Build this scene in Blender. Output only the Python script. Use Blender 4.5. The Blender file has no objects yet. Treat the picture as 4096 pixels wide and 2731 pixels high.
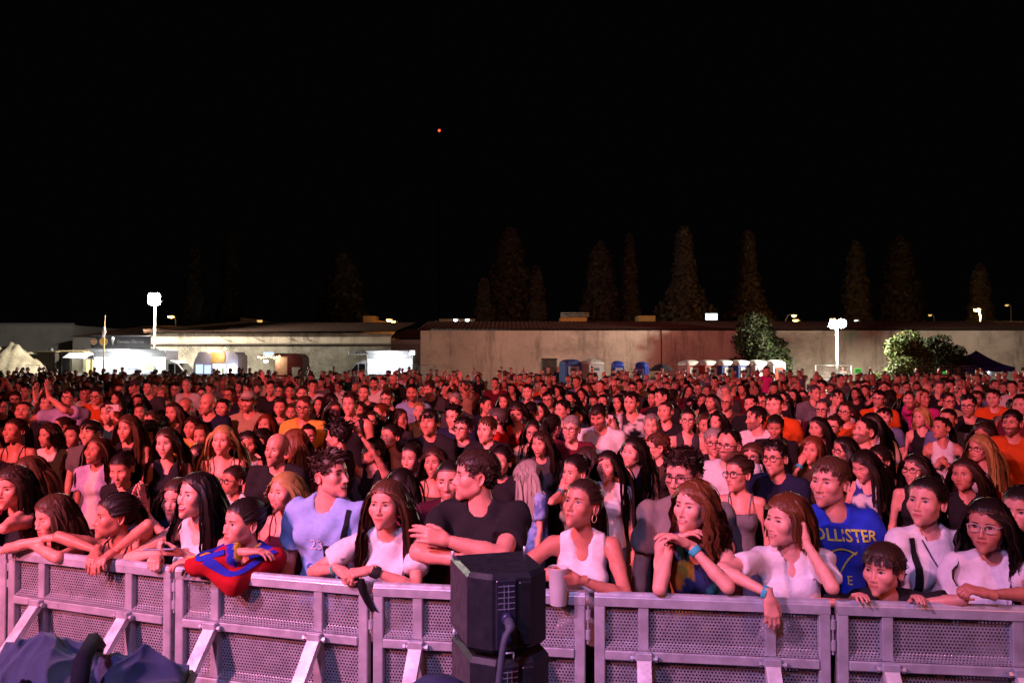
import bpy, math, random
import numpy as np
from mathutils import Matrix, Vector

SC = bpy.context.scene
COL = SC.collection
# ---------------------------------------------------------------- camera, world, light, exposure
F_PX, CX, HOR, HC = 3186., 2048., 1440., 2.25         # focal length, centre and horizon in pixels of the 4096 wide photograph; camera height
cam = bpy.data.cameras.new('camera'); cam_o = bpy.data.objects.new('camera', cam); COL.objects.link(cam_o)
cam.lens = 28.; cam.sensor_width = 36.; cam.clip_start = .05; cam.clip_end = 600
cam_o.location = (0, 0, HC); cam_o.rotation_euler = (math.radians(90 + 1.34), 0, 0)
SC.camera = cam_o
cam.dof.use_dof = True; cam.dof.focus_distance = 4.4; cam.dof.aperture_fstop = 7.
world = bpy.data.worlds.new('World'); SC.world = world; world.use_nodes = True
bg = world.node_tree.nodes['Background']; bg.inputs[0].default_value = (.45, .45, .6, 1); bg.inputs[1].default_value = .0016
SC.view_settings.view_transform = 'Standard'; SC.view_settings.look = 'None'; SC.view_settings.exposure = 0.; SC.view_settings.gamma = 1.
SC.cycles.max_bounces = 4; SC.cycles.diffuse_bounces = 2; SC.cycles.glossy_bounces = 2; SC.cycles.transparent_max_bounces = 8
SC.cycles.caustics_reflective = False; SC.cycles.caustics_refractive = False
SC.cycles.sample_clamp_indirect = 3.; SC.cycles.use_denoising = True
def spot(name, loc, aim, energy, color, angle, blend=.6, size=.3):
    l = bpy.data.lights.new(name, 'SPOT'); l.energy = energy; l.color = color; l.spot_size = math.radians(angle); l.spot_blend = blend; l.shadow_soft_size = size
    o = bpy.data.objects.new(name, l); COL.objects.link(o); o.location = loc
    o.rotation_euler = (Vector(aim) - Vector(loc)).to_track_quat('-Z', 'Y').to_euler()
    return o
def point(name, loc, energy, color, size=.15):
    l = bpy.data.lights.new(name, 'POINT'); l.energy = energy; l.color = color; l.shadow_soft_size = size
    o = bpy.data.objects.new(name, l); COL.objects.link(o); o.location = loc
    return o
# the stage rig behind the camera: violet front wash, pink key, long red wash over the field
spot('stage_light_key', (-6.2, -1.2, 7.0), (.3, 5.0, 1.2), 3900, (1., .37, .72), 58, 1., .25)
spot('stage_light_violet', (-2., -3., 6.8), (-.1, 3.3, .5), 1500, (.46, .40, 1.), 46, 1., .25)
spot('stage_light_red', (6., -5., 7.), (2.0, 13., 1.2), 2000, (1., .22, .12), 70, 1., .3)
spot('stage_light_red_long', (-9., -6., 7.6), (2., 18., 1.), 20500, (1., .18, .22), 54, 1., .4)
spot('added_cypress_spot', (0., -6., 8.), (6., 90., 14.), 36000, (1., .34, .26), 34, 1., .4)  # added spot, put in to brighten the far cypresses
def at(px, py, D): return np.array(((px - CX) / F_PX * D, D, HC + (HOR - py) / F_PX * D))
def X(px, D): return (px - CX) / F_PX * D
def Z(py, D): return HC + (HOR - py) / F_PX * D


# ---------------------------------------------------------------- mesh helpers
def mesh_from(name, V, quads=None, tris=None, col=None, smooth=True, mats=None, matidx=None, uv=None):
    V = np.asarray(V, np.float32)
    me = bpy.data.meshes.new(name)
    nq = 0 if quads is None else len(quads)
    nt = 0 if tris is None else len(tris)
    me.vertices.add(len(V)); me.vertices.foreach_set('co', V.ravel())
    loops = []
    if nq: loops.append(np.asarray(quads, np.int32).ravel())
    if nt: loops.append(np.asarray(tris, np.int32).ravel())
    L = np.concatenate(loops)
    me.loops.add(len(L)); me.loops.foreach_set('vertex_index', L)
    me.polygons.add(nq + nt)
    st = np.concatenate([np.arange(nq) * 4, nq * 4 + np.arange(nt) * 3]).astype(np.int32)
    me.polygons.foreach_set('loop_start', st)
    if smooth is True:
        me.polygons.foreach_set('use_smooth', np.ones(nq + nt, bool))
    elif isinstance(smooth, np.ndarray):
        me.polygons.foreach_set('use_smooth', smooth)
    else:
        me.polygons.foreach_set('use_smooth', np.zeros(nq + nt, bool))
    if matidx is not None: me.polygons.foreach_set('material_index', np.asarray(matidx, np.int32))
    if col is not None:
        c = np.ones((len(V), 4), np.float32); c[:, :3] = col
        a = me.color_attributes.new('Col', 'FLOAT_COLOR', 'POINT')
        a.data.foreach_set('color', c.ravel())
    if mats:
        for m in mats: me.materials.append(m)
    me.update(calc_edges=True)
    return me

class G:
    """geometry collector: vertices, quads, tris, colours"""
    def __init__(s): s.v = []; s.q = []; s.t = []; s.c = []; s.n = 0
    def add(s, V, Q=None, T=None, C=(1, 1, 1)):
        V = np.asarray(V, float).reshape(-1, 3)
        if Q is not None and len(Q): s.q.append(np.asarray(Q, np.int64).reshape(-1, 4) + s.n)
        if T is not None and len(T): s.t.append(np.asarray(T, np.int64).reshape(-1, 3) + s.n)
        s.v.append(V); C = np.asarray(C, float)
        s.c.append(np.broadcast_to(C, V.shape) if C.ndim == 1 else C); s.n += len(V)
        return s
    def addg(s, g, M=None, C=None):
        V, Q, T, CC = g.arr()
        if M is not None: V = xf(M, V)
        return s.add(V, Q, T, CC if C is None else C)
    def arr(s):
        V = np.concatenate(s.v) if s.v else np.zeros((0, 3))
        C = np.concatenate(s.c) if s.c else np.zeros((0, 3))
        return V, (np.concatenate(s.q) if s.q else np.zeros((0, 4), int)), (np.concatenate(s.t) if s.t else np.zeros((0, 3), int)), C
    def mesh(s, name, mats, smooth=True, M=None):
        V, Q, T, C = s.arr()
        if M is not None: V = xf(M, V)
        return mesh_from(name, V, Q, T, C, smooth, mats)
    # shapes
    def box(s, x0, x1, y0, y1, z0, z1, C=(1, 1, 1)):
        V = [(x, y, z) for x in (x0, x1) for y in (y0, y1) for z in (z0, z1)]
        return s.add(V, [(0, 1, 3, 2), (4, 6, 7, 5), (0, 4, 5, 1), (2, 3, 7, 6), (0, 2, 6, 4), (1, 5, 7, 3)], None, C)
    def bbox(s, x0, x1, y0, y1, z0, z1, b=.004, C=(1, 1, 1)):
        """box with chamfered edges"""
        lo = np.array((x0, y0, z0), float); hi = np.array((x1, y1, z1), float); c = (lo + hi) / 2; h = (hi - lo) / 2
        b = min(b, h.min() * .9)
        V = []; 
        for sx in (-1, 1):
            for sy in (-1, 1):
                for sz in (-1, 1):
                    sg = np.array((sx, sy, sz))
                    for a in range(3):
                        e = h - b; e[a] = h[a]; V.append(c + sg * e)
        I = lambda sx, sy, sz, a: ((sx * 2 + sy) * 2 + sz) * 3 + a
        Q = []; T = []
        for a in range(3):
            o = [i for i in range(3) if i != a]
            for sa in (0, 1):
                f = []
                for (p, q) in ((0, 0), (0, 1), (1, 1), (1, 0)):
                    sg = [0, 0, 0]; sg[a] = sa; sg[o[0]] = p; sg[o[1]] = q; f.append(I(*sg, a))
                Q.append(f)
        for a in range(3):
            o = [i for i in range(3) if i != a]
            for p in (0, 1):
                for q in (0, 1):
                    s0 = [0, 0, 0]; s0[o[0]] = p; s0[o[1]] = q; s1 = list(s0); s1[a] = 1
                    Q.append((I(*s0, o[0]), I(*s1, o[0]), I(*s1, o[1]), I(*s0, o[1])))
        for sx in (0, 1):
            for sy in (0, 1):
                for sz in (0, 1): T.append([I(sx, sy, sz, a) for a in range(3)])
        return s.add(V, Q, T, C)
    def tube(s, pts, r, n=8, C=(1, 1, 1), cap=True, up=(0, 0, 1)):
        P = np.asarray(pts, float); m = len(P)
        r = np.broadcast_to(np.asarray(r, float), (m,))
        Tn = np.gradient(P, axis=0); Tn /= np.linalg.norm(Tn, axis=1)[:, None] + 1e-12
        up = np.asarray(up, float)
        if abs(Tn[0] @ up) > .95: up = np.array((1., 0, 0)) if abs(Tn[0][0]) < .9 else np.array((0, 1., 0))
        A = np.zeros_like(P); a = np.cross(up, Tn[0]); a /= np.linalg.norm(a)
        for i in range(m):
            a = a - Tn[i] * (a @ Tn[i]); a /= np.linalg.norm(a) + 1e-12; A[i] = a
        B = np.cross(Tn, A)
        th = np.arange(n) * 2 * np.pi / n
        V = P[:, None] + r[:, None, None] * (np.cos(th)[None, :, None] * A[:, None] + np.sin(th)[None, :, None] * B[:, None])
        i = np.arange(m - 1)[:, None] * n; j = np.arange(n)[None]; j2 = (j + 1) % n
        Q = np.stack([i + j, i + j2, i + n + j2, i + n + j], -1).reshape(-1, 4)
        V = V.reshape(-1, 3); T = []
        if cap:
            V = np.concatenate([V, P[:1], P[-1:]]); k = m * n
            jj = np.arange(n)
            T = np.concatenate([np.stack([np.full(n, k), (jj + 1) % n, jj], 1), np.stack([np.full(n, k + 1), (m - 1) * n + jj, (m - 1) * n + (jj + 1) % n], 1)])
        return s.add(V, Q, T, C)
    def lathe(s, prof, n=16, C=(1, 1, 1), M=None):
        P = np.asarray(prof, float); m = len(P); th = np.arange(n) * 2 * np.pi / n
        V = np.stack([P[:, None, 0] * np.cos(th), P[:, None, 0] * np.sin(th), np.broadcast_to(P[:, None, 1], (m, n))], -1).reshape(-1, 3)
        i = np.arange(m - 1)[:, None] * n; j = np.arange(n)[None]; j2 = (j + 1) % n
        Q = np.stack([i + j, i + j2, i + n + j2, i + n + j], -1).reshape(-1, 4)
        if M is not None: V = xf(M, V)
        return s.add(V, Q, None, C)
    def grid(s, P, C=(1, 1, 1), wrap=False):
        P = np.asarray(P, float); m, n = P.shape[:2]
        i = np.arange(m - 1)[:, None] * n
        if wrap: j = np.arange(n)[None]; j2 = (j + 1) % n
        else: j = np.arange(n - 1)[None]; j2 = j + 1
        Q = np.stack([i + j, i + j2, i + n + j2, i + n + j], -1).reshape(-1, 4)
        C = np.asarray(C, float)
        if C.ndim == 3: C = C.reshape(-1, 3)
        return s.add(P.reshape(-1, 3), Q, None, C)

def xf(M, V):
    M = np.asarray(M, float)
    return V @ M[:3, :3].T + M[:3, 3]
def T4(R=None, t=(0, 0, 0), s=1.):
    M = np.eye(4)
    if R is not None: M[:3, :3] = R
    M[:3, :3] *= s; M[:3, 3] = t
    return M
def Rz(a): c, s = math.cos(a), math.sin(a); return np.array([[c, -s, 0], [s, c, 0], [0, 0, 1.]])
def Rx(a): c, s = math.cos(a), math.sin(a); return np.array([[1., 0, 0], [0, c, -s], [0, s, c]])
def Ry(a): c, s = math.cos(a), math.sin(a); return np.array([[c, 0, s], [0, 1., 0], [-s, 0, c]])
def unit(v): v = np.asarray(v, float); return v / (np.linalg.norm(v, axis=-1, keepdims=True) + 1e-12)

def put(name, me, parent=None, loc=None, label=None, cat=None, group=None, kind=None, M=None):
    o = bpy.data.objects.new(name, me); COL.objects.link(o)
    if parent is not None: o.parent = parent
    if loc is not None: o.location = loc
    if M is not None: o.matrix_local = Matrix([list(map(float, r)) for r in M])
    if label: o['label'] = label
    if cat: o['category'] = cat
    if group: o['group'] = group
    if kind: o['kind'] = kind
    return o
def empty(name, loc, label, cat, group=None, M=None):
    o = put(name, None, None, loc, label, cat, group, None, M); o.empty_display_size = .1
    return o

# ---------------------------------------------------------------- materials
def lin(c):
    if isinstance(c, str):
        c = c.lstrip('#'); c = [int(c[i:i + 2], 16) / 255 for i in (0, 2, 4)]
    c = np.asarray(c, float)
    return np.where(c <= .04045, c / 12.92, ((c + .055) / 1.055) ** 2.4)
class NT:
    def __init__(s, name):
        s.m = bpy.data.materials.new(name); s.m.use_nodes = True; s.t = s.m.node_tree
        s.b = s.t.nodes['Principled BSDF']; s.o = s.t.nodes['Material Output']
    def n(s, kind, **kw):
        nd = s.t.nodes.new(kind)
        for k, v in kw.items():
            if k.startswith('i_'): nd.inputs[int(k[2:]) if k[2:].isdigit() else k[2:].replace('_', ' ')].default_value = v
            else: setattr(nd, k, v)
        return nd
    def l(s, a, b): s.t.links.new(a, b)
    def set(s, **kw):
        for k, v in kw.items(): s.b.inputs[k.replace('_', ' ')].default_value = v
        return s
    def tex(s, scale=5, detail=4, kind='Generated', rough=.6, stretch=None):
        tc = s.n('ShaderNodeTexCoord'); src = tc.outputs[kind]
        if stretch:
            mp = s.n('ShaderNodeMapping'); mp.inputs['Scale'].default_value = stretch; s.l(src, mp.inputs['Vector']); src = mp.outputs[0]
        nz = s.n('ShaderNodeTexNoise'); nz.inputs['Scale'].default_value = scale; nz.inputs['Detail'].default_value = detail; nz.inputs['Roughness'].default_value = rough
        s.l(src, nz.inputs['Vector'])
        return nz.outputs['Fac']
    def ramp(s, fac, stops):
        r = s.n('ShaderNodeValToRGB'); e = r.color_ramp.elements
        while len(e) < len(stops): e.new(.5)
        for i, (p, c) in enumerate(stops): e[i].position = p; e[i].color = (*c, 1)
        s.l(fac, r.inputs['Fac']); return r.outputs['Color']
    def mix(s, fac, a, b, mode='MIX'):
        m = s.n('ShaderNodeMix', data_type='RGBA', blend_type=mode)
        for v, i in ((fac, 0), (a, 6), (b, 7)):
            if hasattr(v, 'is_output'): s.l(v, m.inputs[i])
            elif i == 0: m.inputs[0].default_value = v
            else: m.inputs[i].default_value = (*v, 1)
        return m.outputs[2]
    def bump(s, h, strength=.2, dist=.01):
        b = s.n('ShaderNodeBump'); b.inputs['Strength'].default_value = strength; b.inputs['Distance'].default_value = dist
        s.l(h, b.inputs['Height']); s.l(b.outputs[0], s.b.inputs['Normal'])
    def attr(s): return s.n('ShaderNodeAttribute', attribute_name='Col').outputs['Color']

MAT = {}
def colmat(name, rough=.6, noise=None, noise_amt=.25, bump=None, spec=.5, metal=0., sheen=0., rough_var=0.):
    """material that takes its base colour from the Col attribute, broken up by noise"""
    t = NT(name); t.set(Roughness=rough, Metallic=metal); t.b.inputs['Specular IOR Level'].default_value = spec
    c = t.attr()
    if noise:
        f = t.tex(noise, 5, 'Object')
        k = t.ramp(f, [(.3, (1 - noise_amt,) * 3), (.7, (1 + noise_amt * .3,) * 3)])
        c = t.mix(1., c, k, 'MULTIPLY')
        if rough_var:
            mr = t.n('ShaderNodeMapRange'); mr.inputs[1].default_value = .3; mr.inputs[2].default_value = .7
            mr.inputs[3].default_value = max(rough - rough_var, .05); mr.inputs[4].default_value = min(1, rough + rough_var)
            t.l(f, mr.inputs[0]); t.l(mr.outputs[0], t.b.inputs['Roughness'])
    t.l(c, t.b.inputs['Base Color'])
    if bump:
        f = t.tex(bump[0], 3, 'Object'); t.bump(f, bump[1], bump[2])
    if sheen: t.b.inputs['Sheen Weight'].default_value = sheen
    MAT[name] = t.m
    return t.m
def plain(name, c, rough=.6, metal=0., emit=None, estr=0., spec=.5):
    t = NT(name); t.set(Base_Color=(*c, 1), Roughness=rough, Metallic=metal); t.b.inputs['Specular IOR Level'].default_value = spec
    if emit is not None:
        t.b.inputs['Emission Color'].default_value = (*emit, 1); t.b.inputs['Emission Strength'].default_value = estr
    MAT[name] = t.m
    return t.m

# ---------------------------------------------------------------- signed distance helpers
def smin(a, b, k):
    h = np.clip(.5 + .5 * (b - a) / k, 0, 1)
    return b * (1 - h) + a * h - k * h * (1 - h)
def smax(a, b, k): return -smin(-a, -b, k)
def d_ell(p, c, r):
    q = p - np.asarray(c); r = np.asarray(r)
    k0 = np.linalg.norm(q / r, axis=-1); k1 = np.linalg.norm(q / (r * r), axis=-1)
    return k0 * (k0 - 1) / (k1 + 1e-9)
def d_sph(p, c, r): return np.linalg.norm(p - np.asarray(c), axis=-1) - r
def d_cap(p, a, b, r1, r2):
    a = np.asarray(a, float); b = np.asarray(b, float); ba = b - a; pa = p - a
    h = np.clip(pa @ ba / (ba @ ba + 1e-12), 0, 1)
    return np.linalg.norm(pa - h[..., None] * ba, axis=-1) - (r1 + (r2 - r1) * h)

HEADP = {  # face shapes: jaw width, chin, nose length/width, cheek, brow, lips, face width
    'f0': dict(jw=.88, ch=.93, nl=.92, nw=.86, ck=1.02, br=.78, lp=1.18, fw=.95),
    'f1': dict(jw=.91, ch=.88, nl=.86, nw=.94, ck=1.12, br=.74, lp=1.22, fw=.98),
    'f2': dict(jw=.84, ch=.99, nl=1.06, nw=.86, ck=.96, br=.85, lp=1.02, fw=.93),
    'm0': dict(jw=1.0, ch=1.04, nl=1.08, nw=1.10, ck=.92, br=1.18, lp=.92, fw=1.0),
    'm1': dict(jw=1.07, ch=1.02, nl=1.02, nw=1.18, ck=1.05, br=1.1, lp=.98, fw=1.05),
    'm2': dict(jw=.96, ch=1.08, nl=1.16, nw=1.05, ck=.84, br=1.22, lp=.88, fw=.96),
    'c0': dict(jw=.88, ch=.86, nl=.76, nw=.92, ck=1.14, br=.66, lp=1.05, fw=1.02),
}
def head_sdf(p, P, ex):
    """distance to the head surface; eyes at z = 0, face towards -y, crown at .115, chin at -.115"""
    q = p.copy(); q[..., 0] = np.abs(q[..., 0]) / P['fw']
    d = d_ell(q, (0, .014, .031), (.0735, .094, .085))
    d = smin(d, d_ell(q, (0, -.022, .042), (.064, .068, .06)), .03)
    d = smin(d, d_ell(q, (0, -.028, -.032), (.0595, .060, .072)), .03)
    jw = P['jw']
    d = smin(d, d_ell(q, (0, -.036, -.070), (.046 * jw, .050, .040)), .03)
    d = smin(d, d_sph(q, (.046 * jw, -.004, -.060), .013), .035)           # jaw angle
    d = smin(d, d_ell(q, (0, -.076, -.100), (.017 * jw, .015 * P['ch'], .0155)), .025)
    cy = -.060 - (.003 if ex != 'n' else 0); cz = -.026 + (.004 if ex != 'n' else 0)
    d = smin(d, d_sph(q, (.041, cy, cz), .0235 * P['ck'] + (.0022 if ex != 'n' else 0)), .026)
    d = smin(d, d_cap(q, (0, -.079, .022), (.036, -.070, .021), .0125 * P['br'], .0105 * P['br']), .018)
    d = smax(d, -d_ell(q, (.0325, -.107, -.001), (.0225, .0235, .0155)), .012)  # eye sockets
    d = smin(d, d_sph(q, (.0315, -.0695, -.0005), .0138), .006)             # eyeball under the lids
    nl, nw = P['nl'], P['nw']
    d = smin(d, d_cap(q, (0, -.0845, .010), (0, -.1065 * (.75 + .25 * nl), -.036), .0062 * nw, .0092 * nw), .011)
    d = smin(d, d_sph(q, (0, -.1065 * (.75 + .25 * nl), -.0385), .0094 * nw), .006)
    d = smin(d, d_sph(q, (.0118 * nw, -.0965, -.0415), .0074 * nw), .006)
    d = smin(d, d_ell(q, (0, -.072, -.068), (.029, .026, .024)), .02)
    lp = P['lp']
    zc = -.0655
    mw = .021 if ex == 'n' else (.027 if ex == 's' else .0255)
    zs = 0 if ex == 'n' else .0045
    gap = {'n': 0, 's': .0028, 'o': .0095}[ex]
    d = smin(d, d_cap(q, (.0035, -.0945, zc + .0050 + gap * .3), (mw, -.080, zc + zs), .0048 * lp, .0028), .005)
    d = smin(d, d_cap(q, (0, -.0930, zc - .0060 - gap), (mw * .9, -.0805, zc + zs - gap * .2), .0058 * lp, .003), .005)
    d = smin(d, d_cap(q, (0, -.086, -.105), (0, -.080, -.108), .011 * P['ch'], .012), .016)
    return d
def front_y(x, z, P, ex):
    x = np.asarray(x, float); z = np.asarray(z, float)
    p = np.stack([x, np.full_like(x, -.16), z], -1)
    for _ in range(22):
        d = head_sdf(p, P, ex); p[..., 1] += np.clip(d, -.02, .02) * .9
    return p[..., 1]

ROLE = dict(skin=0, lip=1, white=2, iris=3, dark=4, brow=5, teeth=6, mouth=7, blush=8, stub=9)
_HC = {}
LODS = {0: (82, 68), 1: (46, 38), 2: (28, 24), 3: (14, 11)}
def head_proto(shape, ex, lod, closed=False, gaze=0.):
    key = (shape, ex, lod, closed, round(gaze, 1))
    if key in _HC: return _HC[key]
    P = HEADP[shape]; nc, nr = LODS[lod]
    a = np.arange(nc) * 2 * np.pi / nc; a = a - (.6 if lod < 3 else .4) * np.sin(a)
    tt = np.linspace(0, np.pi, 800); dens = 1 + 1.7 * np.exp(-((tt - 1.9) / .5) ** 2)
    cdf = np.cumsum(dens); cdf /= cdf[-1]
    th = np.interp((np.arange(nr) + .5) / nr, cdf, tt)
    A, TH = np.meshgrid(a, th)
    D = np.stack([np.sin(TH) * np.sin(A), -np.sin(TH) * np.cos(A), np.cos(TH)], -1)
    c0 = np.array((0, -.012, -.012)); t = np.full(A.shape, .17)
    for _ in range(16):
        d = head_sdf(c0 + D * t[..., None], P, ex); t = np.maximum(t - np.clip(d, -.03, .06) * .92, .02)
    V = c0 + D * t[..., None]
    # normals
    dn = np.zeros_like(V)
    for i in range(3):
        e = np.zeros(3); e[i] = .002
        dn[..., i] = head_sdf(V + e, P, ex) - head_sdf(V - e, P, ex)
    Nn = unit(dn)
    x, y, z = V[..., 0], V[..., 1], V[..., 2]
    role = np.zeros(V.shape[:2], int); w = np.zeros(V.shape[:2])
    front = y < -.05
    zc = -.0655; zs = 0 if ex == 'n' else .0045; mw = .0245 if ex == 'n' else .030
    gap = {'n': 0, 's': .003, 'o': .0095}[ex]
    u = np.abs(x) / mw; zl = zc + zs * u * u
    up = .0095 * np.sqrt(np.clip(1 - u ** 2, 0, 1)) * (.8 + .2 * np.cos(u * 9)); lo = (.0115 + gap * 1.25) * np.sqrt(np.clip(1 - u ** 2, 0, 1))
    inl = front & (u < 1) & (z < zl + up) & (z > zl - lo)
    bl = .34 * np.exp(-(((np.abs(x) - .040) / .02) ** 2 + ((z + .03) / .02) ** 2)) + .3 * np.exp(-((x / .014) ** 2 + ((z + .036) / .013) ** 2))
    role[front] = ROLE['blush']; w[front] = bl[front]
    role[inl] = ROLE['lip']; w[inl] = .8
    st = np.zeros_like(w)   # beard area
    jaw = (y < -.005) & (z < -.035 - .5 * np.clip(.03 - np.abs(x), 0, 1)) & ~inl
    ms = front & (np.abs(x) < .032) & (z < -.046) & (z > -.062) & ~inl
    sb = (y > -.045) & (y < -.002) & (z < 0)
    st[jaw | ms | sb] = 1
    g = G(); nV = nc * nr
    Vf = np.concatenate([V.reshape(-1, 3), V[0].mean(0)[None], V[-1].mean(0)[None]])
    i = np.arange(nr - 1)[:, None] * nc; j = np.arange(nc)[None]; j2 = (j + 1) % nc
    Q = np.stack([i + j, i + nc + j, i + nc + j2, i + j2], -1).reshape(-1, 4)
    jj = np.arange(nc)
    T = np.concatenate([np.stack([np.full(nc, nV), jj, (jj + 1) % nc], 1), np.stack([np.full(nc, nV + 1), (nr - 1) * nc + (jj + 1) % nc, (nr - 1) * nc + jj], 1)])
    R = [np.concatenate([role.ravel(), [0, 0]])]; W = [np.concatenate([w.ravel(), [0, 0]])]; S = [np.concatenate([st.ravel(), [0, 0]])]
    g.add(Vf, Q, T)
    def patch(X, Z, off, rl, wt):
        Y = front_y(X, Z, P, ex) - off
        g.grid(np.stack([X, Y, Z], -1)); R.append(np.asarray(rl).ravel() * np.ones(X.size, int)); W.append(np.asarray(wt, float).ravel() * np.ones(X.size)); S.append(np.zeros(X.size))
    if lod < 3:
        ku, kv = {0: (19, 11), 1: (13, 7), 2: (9, 5)}[lod]
        op = .35 if closed else {'n': 1., 's': .74, 'o': .8}[ex]
        male = shape[0] == 'm'
        for s in (-1, 1):
            U, Vv = np.meshgrid(np.linspace(-1, 1, ku), np.linspace(-1, 1, kv))
            if closed: zu = .0002 * (1 - U * U) - .003 * (1 - U * U); zl_ = -.0038 * (1 - U * U)
            else: zu = .0062 * op * (1 - U * U) ** .8; zl_ = -.0048 * op * (1 - U * U) ** .8
            X = s * (.0315 + .0160 * U * P['fw']); Z = zl_ + (zu - zl_) * (Vv + 1) / 2 + .0008 * U
            dist = np.hypot(X - s * .0315 - gaze * .0045, (Z - .0008))
            rl = np.where(dist < .0036, ROLE['dark'], np.where(dist < .0078, ROLE['iris'], ROLE['white']))
            if closed: rl = np.full(X.shape, ROLE['dark'])
            patch(X, Z, .0011, rl, np.ones(X.shape))
            # upper lash line
            U, Vv = np.meshgrid(np.linspace(-1.08, 1.12, ku), np.linspace(0, 1, 2))
            b = np.clip(1 - U * U, 0, 1) ** .8
            base = (-.0034 * np.clip(1 - U * U, 0, 1)) if closed else .0062 * op * b
            X = s * (.0315 + .0160 * U * P['fw']); Z = base - .0002 + .0008 * U + Vv * (.0017 if male else .0027) * (.55 + .45 * b)
            patch(X, Z, .0018, np.full(X.shape, ROLE['dark']), np.full(X.shape, .9))
            # brow
            U, Vv = np.meshgrid(np.linspace(0, 1, ku), np.linspace(-1, 1, 3))
            th_ = (.0052 if male else .0038) * (1 - U ** 2.2 * .75)
            X = s * (.0145 + .0345 * U) * P['fw']; Z = .0152 + .0046 * np.sin(U * 2.3) - .0030 * U + Vv * th_ + (.002 if ex != 'n' else 0)
            patch(X, Z, .0011, np.full(X.shape, ROLE['brow']), np.full(X.shape, .85))
        # mouth; a dark strip paints the shade in the crease of closed lips
        U, Vv = np.meshgrid(np.linspace(-1, 1, ku + 6), np.linspace(0, 1, kv))
        X = mw * U * .93; zl2 = zc + zs * U * U * .9; e = np.sqrt(np.clip(1 - U * U, 0, 1))
        if ex == 'n': h1 = .0007 * e; h0 = -.0011 * e
        elif ex == 's': h1 = .0012 * e; h0 = -.0042 * e
        else: h1 = .0022 * e; h0 = -.0155 * e
        Z = zl2 + h0 + (h1 - h0) * Vv
        if ex == 'n': rl = np.full(X.shape, ROLE['mouth'])
        elif ex == 's': rl = np.where(np.abs(U) < .72, ROLE['teeth'], ROLE['mouth'])
        else: rl = np.where((Vv > .5) & (np.abs(U) < .85), ROLE['teeth'], np.where((Vv < .22) & (np.abs(U) < .6), ROLE['lip'], ROLE['mouth']))
        patch(X, Z, .0009 if ex != 'o' else .0004, rl, np.ones(X.shape))
    if lod < 2:      # nostrils
        for s in (-1, 1):
            U, Vv = np.meshgrid(np.linspace(-1, 1, 5), np.linspace(-1, 1, 4)); X = s * .0078 * P['nw'] + .0030 * U * np.sqrt(np.clip(1 - Vv ** 2 * .6, 0, 1)); Z = -.0455 + .0014 * Vv
            patch(X, Z, .0008, np.full(X.shape, ROLE['mouth']), np.full(X.shape, .4))
    # ears: a curled shell each
    ne, me_ = {0: (18, 9), 1: (12, 6), 2: (9, 5), 3: (6, 3)}[lod]
    for s in (-1, 1):
        an = np.linspace(0, 2 * np.pi, ne, endpoint=False); rr = np.linspace(0, 1, me_)
        AN, RR = np.meshgrid(an, rr)
        ey = .0135 * np.cos(AN) * (1 + .18 * np.sin(AN)); ez = .0275 * np.sin(AN)
        lift = np.interp(RR, [0, .35, .6, .82, 1], [-.002, .0, .0095, .0125, .001])
        shp = np.interp(RR, [0, .35, .6, .82, 1], [0, .5, .86, 1., .9])
        X = s * (.0700 * P['fw'] + lift + .004 * (np.cos(AN) > 0) * RR + .003 * np.cos(AN) * RR)
        Y = .012 + ey * shp + .006 * np.sin(AN) * RR; Z = -.012 + ez * shp
        q = G().grid(np.stack([X, Y, Z], -1), wrap=True)
        Vq, Qq, _, _ = q.arr()
        if s > 0: Qq = Qq[:, ::-1]
        g.add(Vq, Qq); R.append(np.full(len(Vq), ROLE['blush'])); W.append(np.full(len(Vq), .15)); S.append(np.zeros(len(Vq)))
    V_, Q_, T_, _ = g.arr()
    res = dict(V=V_, Q=Q_, T=T_, role=np.concatenate(R), w=np.concatenate(W), st=np.concatenate(S), grid=V, gn=Nn, P=P, nc=nc, nr=nr)
    _HC[key] = res
    return res

def head_colors(h, skin, brow, iris, lipc, stub=0., lipw=None):
    pal = np.array([skin, lipc, (.34, .30, .29), iris, (.012, .008, .007), brow, (.46, .40, .36), (.05, .012, .012), np.array(skin) * (1.0, .62, .62), skin])
    w = h['w'][:, None]
    c = np.asarray(skin) * (1 - w) + pal[h['role']] * w
    if stub:
        k = (h['st'] * stub)[:, None]; c = c * (1 - k) + np.asarray(brow) * k
    return c

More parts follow.
